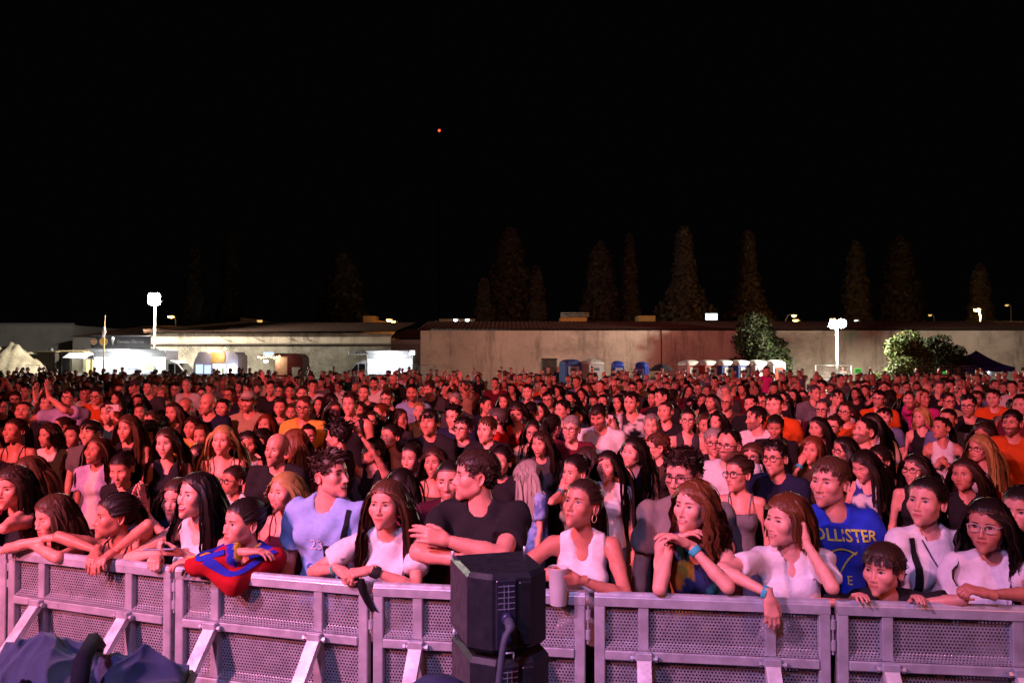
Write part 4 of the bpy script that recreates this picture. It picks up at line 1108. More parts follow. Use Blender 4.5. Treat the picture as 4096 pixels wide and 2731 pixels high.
g = G(); g.box(c0, c1, D_, D_ + 8, 0, Z(1350, D_)); rel(put('wall', mesh_from('wall', *g.arr()[:3], None, False, [MAT['plaster_dark']]), sb), inv5)
rel(tiled_roof('roof', c0 - .2, c1 + 2, D_ - .3, Z(1349, D_), D_ + 8, Z(1305, D_ + 8), sb, 3.), inv5)
# roof-top boxes beyond the ridges
def roofbox(name, px0, px1, py0, py1, D, col, label, slope=0., lit=None, bars=False):
    o = empty(name, (X((px0 + px1) / 2, D), D, 0), label, 'building'); xa, xb = X(px0, D) - o.location.x, X(px1, D) - o.location.x
    g = G(); z0, z1 = Z(py1, D), Z(py0, D); V = [(xa, 0, 0), (xb, 0, 0), (xb, 2, 0), (xa, 2, 0), (xa, 0, z1), (xb, 0, z1 - slope), (xb, 2, z1 - slope), (xa, 2, z1)]
    g.add(V, [(0, 1, 5, 4), (1, 2, 6, 5), (2, 3, 7, 6), (3, 0, 4, 7), (4, 5, 6, 7)], None, col); put('wall', g.mesh('wall', [MAT['matte']], False), o)
    if lit:
        for k in range(lit[4]):
            xl = X(lit[0], D) + (X(lit[1], D) - X(lit[0], D)) * k / lit[4] - o.location.x; wl = (X(lit[1], D) - X(lit[0], D)) / lit[4] * .8
            g = G(); g.box(xl, xl + wl, -.04, -.004, Z(lit[3], D), Z(lit[2], D)); w_ = put('window', mesh_from('window', *g.arr()[:3], None, False, [MAT['glow_window']]), o)
            g = G(); g.bbox(xl - .05, xl + wl + .05, -.09, -.045, Z(lit[3], D) - .06, Z(lit[3], D) - .01, .01, (.3, .2, .1)); put('sill', g.mesh('sill', [MAT['matte']], False), w_)
    if bars:
        for k in range(3):
            g = G(); zz = z1 + .10 + .16 * k; g.tube([(xa, 0, zz), (xb + .2, 0, zz)], .03, 6, (.7, .7, .7)); put('handrail', g.mesh('handrail', [MAT['alu']]), o)
roofbox('rooftop_room', 962, 1088, 1270, 1300, 74., (.35, .2, .1), 'small rooftop room with glowing window strip above the warehouse roof', .4, (1013, 1050, 1280, 1291, 4))
roofbox('rooftop_room', 1452, 1500, 1263, 1300, 74., (.3, .18, .09), 'square rooftop block left of the two orange lamps', 0.)
roofbox('rooftop_room', 1500, 1580, 1278, 1300, 74.5, (.3, .18, .09), 'sloping rooftop block just under the two orange lamps', .35)
roofbox('rooftop_room', 2242, 2348, 1270, 1300, 72., (.55, .26, .08), 'ochre rooftop block with pale handrails above the long wall', 0., None, True)
roofbox('rooftop_room', 2555, 2622, 1262, 1300, 72., (.42, .30, .12), 'small yellowish rooftop block right of the handrail block')
roofbox('rooftop_room', 1755, 1900, 1275, 1300, 76., (.2, .15, .1), 'flat rooftop block carrying two white lamps')

# ---------------------------------------------------------------- lamps
def floodpost(px, pyh, pyb, D, label, heads, e, col=(1., .93, .78)):
    x, z = X(px, D), Z(pyh, D); o = empty('floodlight_post', (x, D, 0), label, 'floodlight')
    g = G(); g.tube([(0, 0, 0), (0, 0, z * .5), (0, 0, z - .15)], [.085, .075, .06], 10, (.6, .62, .6)); put('pole', g.mesh('pole', [MAT['painted']]), o)
    g = G(); g.tube([(-.55, 0, z - .12), (.55, 0, z - .12)], .04, 6, (.5, .5, .5)); put('cross_arm', g.mesh('cross_arm', [MAT['alu']]), o)
    for hx, hz, ry in heads:
        M = T4(Rz(ry) @ Rx(math.radians(10)), (hx, -.08, z + hz), 1.0)
        g = G(); g.lathe([(.01, .20), (.12, .18), (.26, .04), (.27, .0)], 16, (.1, .1, .1), M @ T4(Rx(math.radians(-90)))); b = put('lamp_head', g.mesh('lamp_head', [MAT['painted']]), o)
        g = G(); g.lathe([(.265, .0), (.24, -.06), (.16, -.11), (.01, -.13)], 16, (1, 1, 1), M @ T4(Rx(math.radians(-90)))); put('lamp_glass', mesh_from('lamp_glass', *g.arr()[:3], None, True, [MAT['glow_flood']]), b)
    point('floodlight_lamp', (x - .1, D - .55, z + .05), e, col, .25)
    return o
floodpost(618, 1196, 1345, 57., 'tall floodlight post with dazzling white lamps behind the churros truck', [(-.2, .17, .25), (.2, .17, -.25), (-.2, -.17, .25), (.2, -.17, -.25)], 13000)
floodpost(3348, 1297, 1490, 46., 'floodlight post with two dazzling white lamps before the long wall', [(-.24, .0, .2), (.24, .05, -.2)], 7000)
def streetlamp(px, py, D, label, mat='glow_sodium', e=60, col=(1., .5, .12), pole=True, arm=0.5, r=.16):
    x, z = X(px, D), Z(py, D); o = empty('street_lamp', (x, D, 0), label, 'street lamp', 'street lamps beyond the roofs')
    g = G(); g.tube([(arm, 0, 0), (arm, 0, z - .5), (arm * .75, 0, z - .05), (arm * .3, 0, z + .12)], [.07, .05, .04, .035], 6, (.35, .33, .3)); put('pole', g.mesh('pole', [MAT['painted']]), o)
    g = G(); g.lathe([(.01, .16), (r * .7, .12), (r * 1.1, .0), (r * 1.05, -.02)], 10, (.2, .2, .2), T4(None, (0, 0, z))); h = put('lamp_hood', g.mesh('lamp_hood', [MAT['painted']]), o)
    g = G(); g.lathe([(r, -.02), (r * .95, -.10), (r * .5, -.18), (.01, -.2)], 10, (1, 1, 1), T4(None, (0, 0, z))); put('bulb', mesh_from('bulb', *g.arr()[:3], None, True, [MAT[mat]]), h)
    if e: point('street_lamp_light', (x, D - .3, z - .4), e, col, .2)
streetlamp(682, 1264, 80., 'orange street lamp right of the tall floodlight', e=0, r=.30)
streetlamp(1555, 1278, 73., 'larger of two orange lamps over the warehouse ridge', e=90, r=.24)
streetlamp(1573, 1284, 78., 'smaller of two orange lamps over the warehouse ridge', e=0, r=.2)
streetlamp(1742, 1290, 70., 'single yellow lamp over the annex roof', e=90, r=.22)
streetlamp(1822, 1277, 75., 'left of two greenish white lamps on the flat rooftop block', 'glow_white', 0, r=.2)
streetlamp(1869, 1277, 75., 'right of two greenish white lamps on the flat rooftop block', 'glow_white', 0, r=.2)
streetlamp(3178, 1260, 84., 'upper orange street lamp with curved arm right of the leafy tree', e=0, arm=-.9, r=.24)
streetlamp(3183, 1279, 78., 'lower orange street lamp right of the leafy tree', e=60, r=.26)
streetlamp(3332, 1275, 80., 'orange street lamp just above the right floodlight', e=0, r=.26)
streetlamp(3426, 1280, 84., 'dim pale lamp right of the right floodlight', 'glow_soft', 0, r=.2)
streetlamp(3910, 1236, 64., 'bright amber street lamp above the wall near the right edge', e=5000, arm=.25, r=.24)
streetlamp(4030, 1218, 95., 'tiny orange lamp at the far right in the dark', 'glow_window', 0, r=.2)
streetlamp(3722, 1258, 95., 'tiny orange lamp left of the bright amber street lamp', 'glow_window', 0, r=.2)
for px, D in ((2300, 71.), (2590, 71.)): point('roof_glow', (X(px, D), D - 2.2, 6.8), 35, (1., .6, .2), .2)
# tower light in the sky
o = empty('mast', (X(1755, 190.), 190., 0), 'thin mast carrying a single red warning light high in the sky', 'mast')
g = G(); zz = Z(517, 190.); g.tube([(0, 0, 0), (0, 0, zz - .3)], [.35, .08], 6, (.03, .03, .03)); put('pole', g.mesh('pole', [MAT['matte']]), o)
g = G(); g.lathe([(.01, .3), (.22, .15), (.26, 0), (.2, -.2), (.01, -.3)], 10, (1, 1, 1), T4(None, (0, 0, zz))); put('warning_light', mesh_from('warning_light', *g.arr()[:3], None, True, [MAT['glow_red']]), o)
# lit screen above the roof
o = empty('lit_billboard', (X(2852, 75.), 75., 0), 'small white lit billboard behind branches above the roof', 'billboard')
xa, xb, za, zb = X(2822, 75.) - o.location.x, X(2872, 75.) - o.location.x, Z(1281, 75.), Z(1252, 75.)
g = G(); g.box(xa, xb, .05, .3, za, zb); put('cabinet', mesh_from('cabinet', *g.arr()[:3], None, False, [MAT['black_gap']]), o)
g = G(); g.box(xa + .04, xb - .04, 0, .045, za + .04, zb - .04); put('screen', mesh_from('screen', *g.arr()[:3], None, False, [MAT['glow_soft']]), o)
g = G(); g.tube([((xa + xb) / 2, .2, 0), ((xa + xb) / 2, .2, za)], .12, 6, (.1, .1, .1)); put('post', g.mesh('post', [MAT['matte']]), o)
rg = np.random.default_rng(8); g = G()
for k in range(26): 
    p = np.array((rg.uniform(xa - .1, xb + .5), -.3 - .3 * rg.random(), rg.uniform(za - .1, zb - .2))); q = p + rg.normal(0, .16, 3); g.tube([p, (p + q) / 2 + rg.normal(0, .04, 3), q], [.05, .06, .02], 4, (.02, .03, .015))
put('branch_tips', g.mesh('branch_tips', [MAT['leaf']]), label='dark twigs crossing the lit billboard', cat='branches', kind='stuff')

# ---------------------------------------------------------------- trees
def leaf_cloud(n, blobs, size, rg, col, up=.3):
    """n small bent leaf clumps spread through the blobs (centre, radii)"""
    w = np.array([b[1][0] * b[1][1] * b[1][2] for b in blobs]) ** .7; bi = rg.choice(len(blobs), n, p=w / w.sum())
    c = np.array([b[0] for b in blobs])[bi]; r = np.array([b[1] for b in blobs])[bi]
    d = unit(rg.normal(size=(n, 3))); rad = rg.random(n) ** .38
    P = c + d * r * rad[:, None]; nrm = unit(d + rg.normal(0, .6, (n, 3)) + np.array((0, 0, up))); t_ = unit(np.cross(nrm, rg.normal(size=(n, 3)))); b_ = np.cross(nrm, t_)
    s_ = size * (.6 + .8 * rg.random(n))[:, None]
    V = np.stack([P - t_ * s_, P + b_ * s_ * .45 + nrm * s_ * .15, P + t_ * s_, P - b_ * s_ * .45 + nrm * s_ * .15], 1).reshape(-1, 3)
    C = np.repeat(np.asarray(col) * (.55 + .9 * rg.random((n, 1))) * (1 + .25 * rg.normal(size=(n, 3)) * (.6, .3, .3)), 4, 0)
    return V, np.arange(n * 4).reshape(-1, 4), np.clip(C, .004, 1)
def broadleaf(px0, px1, py0, D, seed, label, col, n=5200, size=.15, lean=0., skew=None):
    rg = np.random.default_rng(seed); xa, xb = X(px0, D), X(px1, D); xc, hw = (xa + xb) / 2, (xb - xa) / 2 * 1.28; zt = Z(py0, D)
    o = empty('leafy_tree', (xc, D, 0), label, 'tree')
    blobs = []
    for k in range(30):
        a = rg.uniform(0, 6.28); rr = rg.random() ** .6 * .72; zz = rg.uniform(.12, .86); wd = math.sin(min(1, zz * 1.15 + .1) * math.pi * .86) ** .4
        blobs.append((np.array((math.cos(a) * hw * rr * wd, math.sin(a) * hw * .7 * rr * wd, zt * zz)), np.array((hw * .44, hw * .42, hw * .36)) * rg.uniform(.55, 1.1) * max(wd, .5)))
    blobs.append((np.array((lean * hw, 0, zt - hw * .32)), np.array((hw * .4, hw * .4, hw * .3))))
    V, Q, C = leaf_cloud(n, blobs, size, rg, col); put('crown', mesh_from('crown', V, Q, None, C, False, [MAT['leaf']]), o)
    g = G(); g.tube([(0, 0, 0), (.05, 0, zt * .3), (0, 0, zt * .6)], [.16, .12, .06], 8, (.06, .05, .04))
    for b in blobs[:8]: g.tube([(0.02, 0, zt * .25), b[0] * .5 + np.array((0, 0, zt * .16)), b[0]], [.08, .05, .015], 5, (.06, .05, .04))
    put('trunk', g.mesh('trunk', [MAT['matte']]), o)
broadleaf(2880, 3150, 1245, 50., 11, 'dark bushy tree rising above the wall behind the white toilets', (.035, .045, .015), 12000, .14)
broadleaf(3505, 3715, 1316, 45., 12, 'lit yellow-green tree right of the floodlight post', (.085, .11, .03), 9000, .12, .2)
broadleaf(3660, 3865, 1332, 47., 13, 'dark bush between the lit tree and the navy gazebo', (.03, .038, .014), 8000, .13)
def cypress(px, py, hw, D, seed, label, shoulder=None):
    rg = np.random.default_rng(seed); x, zt, w = X(px, D), Z(py, D), hw * 1.35 / F_PX * D
    o = empty('cypress_tree', (x, D, 0), label, 'tree', 'cypresses beyond the roofs'); n = 5200
    v = rg.random(n) ** .85; prof = np.interp(v, [0, .1, .35, .7, .9, 1.], [.8, 1., .95, .62, .42, .12])
    if shoulder: prof = np.interp(v, [0, .1, .45, .62, .72, .95, 1.], [shoulder, shoulder * 1.05, shoulder * .9, shoulder * .5, 1., .8, .25])
    prof = prof * (1 + .16 * np.sin(v * 31 + seed) * np.sin(v * 11))
    a = rg.uniform(0, 6.28, n); r = w * prof * (.45 + .6 * rg.random(n) ** .5); P = np.stack([np.cos(a) * r, np.sin(a) * r, .6 + v * (zt - .6)], 1)
    d = np.stack([np.cos(a), np.sin(a), .6 + 0 * a], 1); nrm = unit(d + rg.normal(0, .4, (n, 3))); t_ = unit(np.cross(nrm, rg.normal(size=(n, 3)))); b_ = np.cross(nrm, t_); s_ = (.24 + .2 * rg.random(n))[:, None]
    V = np.stack([P - t_ * s_, P + b_ * s_ * .6, P + t_ * s_, P - b_ * s_ * .6], 1).reshape(-1, 3); C = np.repeat(np.array((.055, .045, .028)) * (.9 + .2 * rg.random((n, 1))), 4, 0)
    put('crown', mesh_from('crown', V, np.arange(n * 4).reshape(-1, 4), None, C, False, [MAT['leaf']]), o)
    g = G(); g.tube([(0, 0, 0), (0, 0, zt * .9)], [.3, .05], 6, (.05, .04, .03)); put('trunk', g.mesh('trunk', [MAT['matte']]), o)
CY = [(1367, 1019, 88, 'broad cypress above the warehouse roof'), (775, 998, 42, 'faint cypress right of the tall floodlight'), (915, 900, 36, 'tall faint cypress left of the rooftop room'),
      (2038, 914, 82, 'tall wide cypress left of the picture middle'), (1935, 1120, 34, 'short cypress left of the tall wide one'), (2147, 1071, 36, 'slim pointed cypress right of the tall wide one'),
      (2403, 972, 70, 'ragged-topped cypress above the toilets'), (2520, 940, 30, 'faint slim cypress right of the ragged-topped one'), (2738, 911, 28, 'tallest cypress with a broad base and slim tower'),
      (2996, 930, 22, 'needle-like cypress rising from the bushy tree'), (3427, 967, 50, 'pointed cypress above the right floodlight'), (3605, 950, 72, 'double-topped wide cypress right of the floodlight'), (3925, 1060, 40, 'faint cypress behind the amber lamp')]
for i, (px, py, hw, lb_) in enumerate(CY): cypress(px, py, hw, 84. + (i % 4) * 4, 40 + i, lb_, 3.1 if px in (2738, 2996) else None)

# ---------------------------------------------------------------- food trucks, kiosks
def rel_box(o, name, mat, x0, x1, y0, y1, z0, z1, col=(1, 1, 1), bev=.03, parent=None):
    g = G(); g.bbox(x0, x1, y0, y1, z0, z1, bev, col); return put(name, g.mesh(name, [MAT[mat]], False), parent or o)
def text_mesh(name, s_, size, parent, M, mat):
    cu = bpy.data.curves.new(name, 'FONT'); cu.body = s_; cu.size = size; cu.align_x = 'CENTER'; cu.extrude = .008; cu.shear = .18; cu.resolution_u = 3
    ob = bpy.data.objects.new(name, cu); COL.objects.link(ob); dg = bpy.context.evaluated_depsgraph_get(); me = bpy.data.meshes.new_from_object(ob.evaluated_get(dg))
    bpy.data.objects.remove(ob); me.materials.clear(); me.materials.append(MAT[mat]); return put(name, me, parent, M=M)
def wheel(o, x, y, r=.34):
    g = G(); g.lathe([(.02, -.1), (r * .6, -.1), (r, -.08), (r, .08), (r * .6, .1), (.02, .1)], 18, (.02, .02, .02), T4(Rx(math.radians(90)), (x, y, r))); w_ = put('wheel', g.mesh('wheel', [MAT['rubber']]), o)
    g = G(); g.lathe([(.01, .105), (r * .55, .102), (r * .6, .08)], 14, (.5, .5, .5), T4(Rx(math.radians(90)), (x, y, r))); put('rim', g.mesh('rim', [MAT['alu']]), w_)
def van(D, px0, px1, pytop, cab, label, name, lightE, glowmat='glow_white', counter=(.6, .42, .1), z_base=0.):
    """food truck seen from its open serving side; cab = 'L' or 'R'"""
    xa, xb = X(px0, D), X(px1, D); w = xb - xa; o = empty(name, (xa, D, z_base), label, 'food truck'); zt = Z(pytop, D) - z_base
    cw = 1.75; s0, s1 = (cw, w) if cab == 'L' else (0, w - cw); Wc = (.72, .73, .75)
    rel_box(o, 'floor', 'painted', s0, s1, 0, 2.0, .45, .62, Wc); rel_box(o, 'roof', 'painted', s0, s1, 0, 2.0, zt - .12, zt, Wc); rel_box(o, 'back_wall', 'painted', s0, s1, 1.94, 2.0, .625, zt - .125, Wc)
    for xx in (s0, s1 - .08): rel_box(o, 'end_wall', 'painted', xx, xx + .08, .003, 1.935, .625, zt - .125, Wc)
    rel_box(o, 'counter_front', 'painted', s0 + .083, s1 - .083, .0, .06, .625, 1.25, Wc); rel_box(o, 'counter', 'painted', s0 + .15, s1 - .15, -.35, .1, 1.254, 1.30, (.5, .5, .52))
    rel_box(o, 'header_panel', 'painted', s0 + .083, s1 - .083, .0, .06, zt - .55, zt - .125, Wc)
    g = G(); fl = np.array([(s0 + .1, -.01, zt - .16), (s1 - .1, -.01, zt - .16), (s1 - .1, -1.15, zt + .05), (s0 + .1, -1.15, zt + .05)]); g.add(np.concatenate([fl, fl - (0, 0, .05)]), [(0, 1, 2, 3), (7, 6, 5, 4), (0, 4, 5, 1), (1, 5, 6, 2), (2, 6, 7, 3), (3, 7, 4, 0)], None, Wc); put('awning_flap', g.mesh('awning_flap', [MAT['painted']], False), o)
    nl = max(2, int((s1 - s0) / 1.1))
    for k in range(nl):
        xx = s0 + (s1 - s0) * (k + .5) / nl
        g = G(); g.box(xx - .4, xx + .4, .5, .64, zt - .2, zt - .14); put('tube_light', mesh_from('tube_light', *g.arr()[:3], None, False, [MAT[glowmat]]), o)
        g = G(); g.box(xx - .45, xx + .45, .075, .10, zt - .62, zt - .56); put('strip_light', mesh_from('strip_light', *g.arr()[:3], None, False, [MAT[glowmat]]), o)
        g = G(); g.bbox(xx - .42, xx + .35, 1.88, 1.935, 1.6, zt - .75, .02, [(.75, .72, .6), (.3, .33, .4), (.8, .5, .2)][k % 3]); put('menu_board', g.mesh('menu_board', [MAT['painted']], False), o)
        g = G(); g.bbox(xx - .25, xx + .2, 1.3, 1.8, 1.0, 1.5, .02, (.5, .5, .52)); put('cooking_unit', g.mesh('cooking_unit', [MAT['alu']], False), o)
    for k in range(3 if w > 6 else 2): point('truck_light', (xa + s0 + (s1 - s0) * (k + .5) / (3 if w > 6 else 2), D + .9, z_base + zt - .5), lightE, (.92, .97, 1.), .3)
    point('awning_light', (xa + (s0 + s1) / 2, D - .8, z_base + zt - .45), lightE * 1.6, (.92, .97, 1.), .3)
    # cab
    m = 1 if cab == 'R' else -1; bx = s1 if cab == 'R' else s0
    prof = np.array([(0, .35), (1.72, .35), (1.72, .95), (1.45, 1.18), (.72, 2.08), (.15, 2.25), (0, 2.25)]); n = len(prof)
    V = np.concatenate([np.stack([bx + m * (prof[:, 0] + .004), np.full(n, y_), prof[:, 1]], 1) for y_ in (.04, 1.96)]); g = G()
    g.add(V, [(i, (i + 1) % n, n + (i + 1) % n, n + i) for i in range(n)], [(0, i, i + 1) for i in range(1, n - 1)] + [(n, n + i + 1, n + i) for i in range(1, n - 1)], Wc); cb = put('cab', g.mesh('cab', [MAT['painted']], False), o)
    for q in ([(.12, 1.3), (.55, 1.3), (.55, 2.0), (.12, 2.0)], [(.62, 1.3), (1.28, 1.3), (.74, 1.95), (.62, 1.98)]):
        q = np.array(q); V = np.stack([bx + m * q[:, 0], np.full(4, .034), q[:, 1]], 1); g = G(); g.add(V, [(0, 1, 2, 3)]); put('window', mesh_from('window', *g.arr()[:3], None, False, [MAT['plastic'] if False else MAT['black_glass']]), cb)
    g = G(); q = np.array([(1.47, .12, 1.20), (1.47, 1.88, 1.20), (.76, 1.80, 2.06), (.76, .2, 2.06)]); q[:, 0] = bx + m * (q[:, 0] + .012); g.add(q, [(0, 1, 2, 3)]); put('windscreen', mesh_from('windscreen', *g.arr()[:3], None, False, [MAT['black_glass']]), cb)
    for xx in ((bx + m * 1.1), (s0 + .9 if cab == 'R' else s1 - .9)): wheel(o, xx, .02)
    return o, s0, s1, zt
plain('black_glass', (.01, .012, .014), .08, 0., spec=.6)
ch, s0, s1, zt = van(56., 372, 765, 1398, 'R', 'big white churros truck glaring with light under a black sign', 'food_truck', 130)
# its sign board
D = 56.; oX = ch.location.x
sg = rel_box(ch, 'sign_board', 'painted', X(375, D) - oX, X(612, D) - oX, -.4, -.3, zt + .12, Z(1343, D), (.012, .013, .02))
text_mesh('sign_lettering', 'Curioso Churros', .27, sg, T4(Rx(math.radians(90)), (X(532, D) - oX, -.405, Z(1372, D))), 'white_paint') if 'white_paint' in MAT or plain('white_paint', (.8, .8, .8), .6) else None
for px, r_, c1, c2 in ((387, .20, (.75, .72, .68), (.55, .22, .06)), (426, .26, (.8, .75, .6), (.85, .45, .06))):
    g = G(); ccx = X(px, D) - oX; czz = Z(1366, D); th = np.arange(20) * 2 * np.pi / 20
    for rr, yy, cc in ((r_ * 1.15, -.408, c1), (r_, -.414, c2)):
        V = np.concatenate([np.stack([ccx + rr * np.cos(th), np.full(20, yy), czz + rr * np.sin(th)], 1), [(ccx, yy, czz)]]); g.add(V, None, [(i, (i + 1) % 20, 20) for i in range(20)], cc)
    if px == 387: g.box(ccx - .18, ccx + .18, -.418, -.415, czz - .02, czz + .04, (.75, .7, .62))
    put('round_picture', g.mesh('round_picture', [MAT['painted']], False), sg)
g = G(); ccx = X(463, D) - oX; g.lathe([(.001, -.28), (.09, .05), (.12, .1), (.1, .25), (.02, .3)], 8, (.75, .74, .7), T4(None, (ccx, -.42, Z(1366, D)))); put('cone_picture', g.mesh('cone_picture', [MAT['painted']]), sg)
point('sign_spill', (X(500, D), D - 2.5, Z(1400, D)), 60, (.9, .95, 1.), .3)
van(55., 1366, 1652, 1404, 'L', 'white food van with a lit hatch and cab on the left, before the annex', 'food_truck', 90)
o = bpy.data.objects['food_truck.001']; D = 55.
s_ = rel_box(o, 'roof_lightbox', 'painted', X(1395, D) - o.location.x, X(1550, D) - o.location.x, -.1, .0, 2.62, 2.92, (.75, .75, .7)); 
g = G(); g.box(X(1640, D) - o.location.x, X(1662, D) - o.location.x, -.5, -.4, Z(1420, D), Z(1402, D)); put('lit_sign', mesh_from('lit_sign', *g.arr()[:3], None, False, [MAT['glow_soft']]), o)
g = G(); rg = np.random.default_rng(4); xx = X(1425, D) - o.location.x
for k in range(11): wd = rg.uniform(.05, .13); g.box(xx, xx + wd, -.108, -.102, 2.70, 2.70 + rg.uniform(.06, .16), (.05, .05, .06)); xx += wd + .08
put('faded_lettering', g.mesh('faded_lettering', [MAT['painted']], False), s_)
# small bar kiosk and dark shed left of the truck
D = 57.; o = empty('bar_kiosk', (X(242, D), D, 0), 'small lit bar kiosk with a grey awning left of the churros truck', 'kiosk'); wk = X(365, D) - X(242, D); zk = Z(1408, D)
rel_box(o, 'floor', 'painted', 0, wk, 0, 2, 0, .2, (.2, .18, .15)); rel_box(o, 'roof', 'painted', -.1, wk + .1, -.1, 2.1, zk, zk + .12, (.42, .34, .2)); rel_box(o, 'back_wall', 'painted', 0, wk, 1.9, 2, .203, zk - .003, (.5, .48, .42))
for xx in (0, wk * .32, wk - .08): rel_box(o, 'post', 'painted', xx, xx + .1, 0, .1, .203, zk - .003, (.1, .1, .1))
rel_box(o, 'side_wall', 'painted', .0, wk * .28, .11, 1.89, .203, zk - .003, (.08, .08, .09)); rel_box(o, 'counter', 'painted', wk * .3, wk, -.3, .3, 1.0, 1.06, (.5, .5, .5)); rel_box(o, 'counter_front', 'painted', wk * .33, wk - .09, .02, .08, .203, .997, (.25, .2, .12))
g = G(); fl = np.array([(wk * .3, -.05, zk - .05), (wk + .1, -.05, zk - .05), (wk + .9, -1.3, zk - .5), (wk * .4, -1.3, zk - .4)]); g.add(np.concatenate([fl, fl - (0, 0, .03)]), [(0, 1, 2, 3), (7, 6, 5, 4), (0, 4, 5, 1), (1, 5, 6, 2), (2, 6, 7, 3), (3, 7, 4, 0)], None, (.5, .52, .58)); put('awning', g.mesh('awning', [MAT['painted']], False), o)
g = G(); g.box(wk * .4, wk - .3, 1.86, 1.895, 1.2, zk - .3); put('lit_panel', mesh_from('lit_panel', *g.arr()[:3], None, False, [MAT['glow_yellow']]), o)
point('kiosk_light', (o.location.x + wk * .65, D + .9, zk - .3), 90, (1., .95, .75), .2)
o = empty('wooden_shed', (X(163, D), D - .5, 0), 'dark wooden shed at the left behind the crowd, beside the sand heap', 'shed'); ws = X(238, D) - X(163, D); zk = Z(1410, D)
rel_box(o, 'wall', 'matte', 0, ws, 0, 1.6, 0, zk, (.035, .028, .024)); rel_box(o, 'roof', 'matte', -.1, ws + .1, -.1, 1.7, zk + .003, zk + .1, (.12, .09, .05))
for k in range(7): rel_box(o, 'plank', 'matte', ws * k / 7 + .01, ws * (k + 1) / 7 - .01, -.03, -.002, .05, zk - .02, (.04, .03, .026), .008)
g = G(); g.lathe([(.16, 0), (.18, .1), (.1, .22), (.01, .24)], 10, (.05, .05, .05), T4(None, (ws * .55, .5, zk + .1))); put('roof_vent', g.mesh('roof_vent', [MAT['painted']]), o)
# caravan
D = 56.; o = empty('caravan', (X(770, D), D, 0), 'lilac-lit caravan bar with a string of bulbs on its roof', 'caravan'); wc = X(952, D) - X(770, D); zc_ = Z(1407, D)
prof = np.array([(0, .45), (wc, .45), (wc, zc_ * .9), (wc - .25, zc_), (.45, zc_), (.08, zc_ * .72)]); n = len(prof); g = G()
V = np.concatenate([np.stack([prof[:, 0], np.full(n, y_), prof[:, 1]], 1) for y_ in (0, 2.)]); g.add(V, [(i, (i + 1) % n, n + (i + 1) % n, n + i) for i in range(n)], [(0, i, i + 1) for i in range(1, n - 1)] + [(n, n + i + 1, n + i) for i in range(1, n - 1)], (.42, .40, .55)); put('body', g.mesh('body', [MAT['painted']], False), o)
for nm, a, b, z0, z1, mt in (('window', .25, .75, 1.3, 1.95, 'glow_blue'), ('window', .85, 1.3, 1.3, 1.9, 'glow_blue')):
    g = G(); g.box(a, b, -.04, -.004, z0, z1); w_ = put('window', mesh_from('window', *g.arr()[:3], None, False, [MAT[mt]]), o); rel_box(o, 'frame', 'painted', a - .05, b + .05, -.03, -.003, z0 - .06, z0 - .005, (.3, .3, .35), .005, w_)
g = G(); g.box(wc * .46, wc * .72, -.05, -.004, 1.25, 2.0); hb = put('serving_hatch', mesh_from('serving_hatch', *g.arr()[:3], None, False, [MAT['glow_soft']]), o)
for k in range(4): rel_box(o, 'bottle_shelf', 'painted', wc * .47 + k * .2, wc * .47 + k * .2 + .14, -.09, -.055, 1.3, 1.5 + .2 * (k % 2), [(.5, .04, .03), (.6, .3, .1), (.5, .05, .04), (.2, .3, .1)][k], .02, hb)
g = G(); g.box(wc * .82, wc * .98, -.45, -.40, 1.25, 1.95); put('lit_board', mesh_from('lit_board', *g.arr()[:3], None, False, [MAT['glow_white']]), o); rel_box(o, 'board_stand', 'painted', wc * .87, wc * .93, -.44, -.38, 0, 1.24, (.6, .6, .6))
for k in range(7):
    g = G(); xx = wc * (.36 + .055 * k) + (.1 if k == 6 else 0); g.lathe([(.01, .09), (.06, .06), (.075, 0), (.05, -.06), (.01, -.08)], 8, (1, 1, 1), T4(None, (xx, -.1, zc_ + .06 + (.14 if k == 6 else .03 * math.sin(k))))); put('bulb', mesh_from('bulb', *g.arr()[:3], None, True, [MAT['glow_warm']]), o)
rel_box(o, 'sign_fascia', 'painted', wc * .42, wc * .72, -.08, -.01, 2.05, zc_ - .02, (.5, .3, .1)); wheel(o, wc * .5, .03); point('caravan_light', (o.location.x + wc * .6, D - .7, zc_ - .2), 70, (1., .85, .65), .2)
# dark red trailer
o = empty('red_trailer', (X(1052, D), D, 0), 'rounded dark red drinks trailer with fairy lights', 'trailer'); wt = X(1210, D) - X(1052, D); zt_ = Z(1413, D)
th = np.linspace(0, np.pi / 2, 7); prof = np.concatenate([[(wt * .3, .4), (wt, .4)], np.stack([wt - .5 + .5 * np.cos(th), zt_ - .5 + .5 * np.sin(th)], 1), [(wt * .3, zt_)]]); n = len(prof)
V = np.concatenate([np.stack([prof[:, 0], np.full(n, y_), prof[:, 1]], 1) for y_ in (0, 1.9)]); g = G(); g.add(V, [(i, (i + 1) % n, n + (i + 1) % n, n + i) for i in range(n)], [(0, i, i + 1) for i in range(1, n - 1)] + [(n, n + i + 1, n + i) for i in range(1, n - 1)], (.12, .008, .012)); put('body', g.mesh('body', [MAT['painted']], False), o)
rel_box(o, 'awning', 'painted', 0, wt * .55, -1.0, -.01, zt_ - .18, zt_ - .12, (.12, .01, .012)); g = G(); g.box(.35, 1.05, -1.06, -1.02, zt_ - .15, zt_ + .08); put('lit_sign', mesh_from('lit_sign', *g.arr()[:3], None, False, [MAT['glow_blue']]), o)
rel_box(o, 'hatch', 'painted', wt * .32, wt * .62, -.03, -.004, 1.2, zt_ - .25, (.55, .35, .25)); rel_box(o, 'white_door', 'painted', wt * .74, wt * .95, -.04, -.004, .6, 1.75, (.6, .58, .58)); rel_box(o, 'counter', 'painted', .1, wt * .62, -.6, -.2, 1.0, 1.05, (.4, .1, .08))
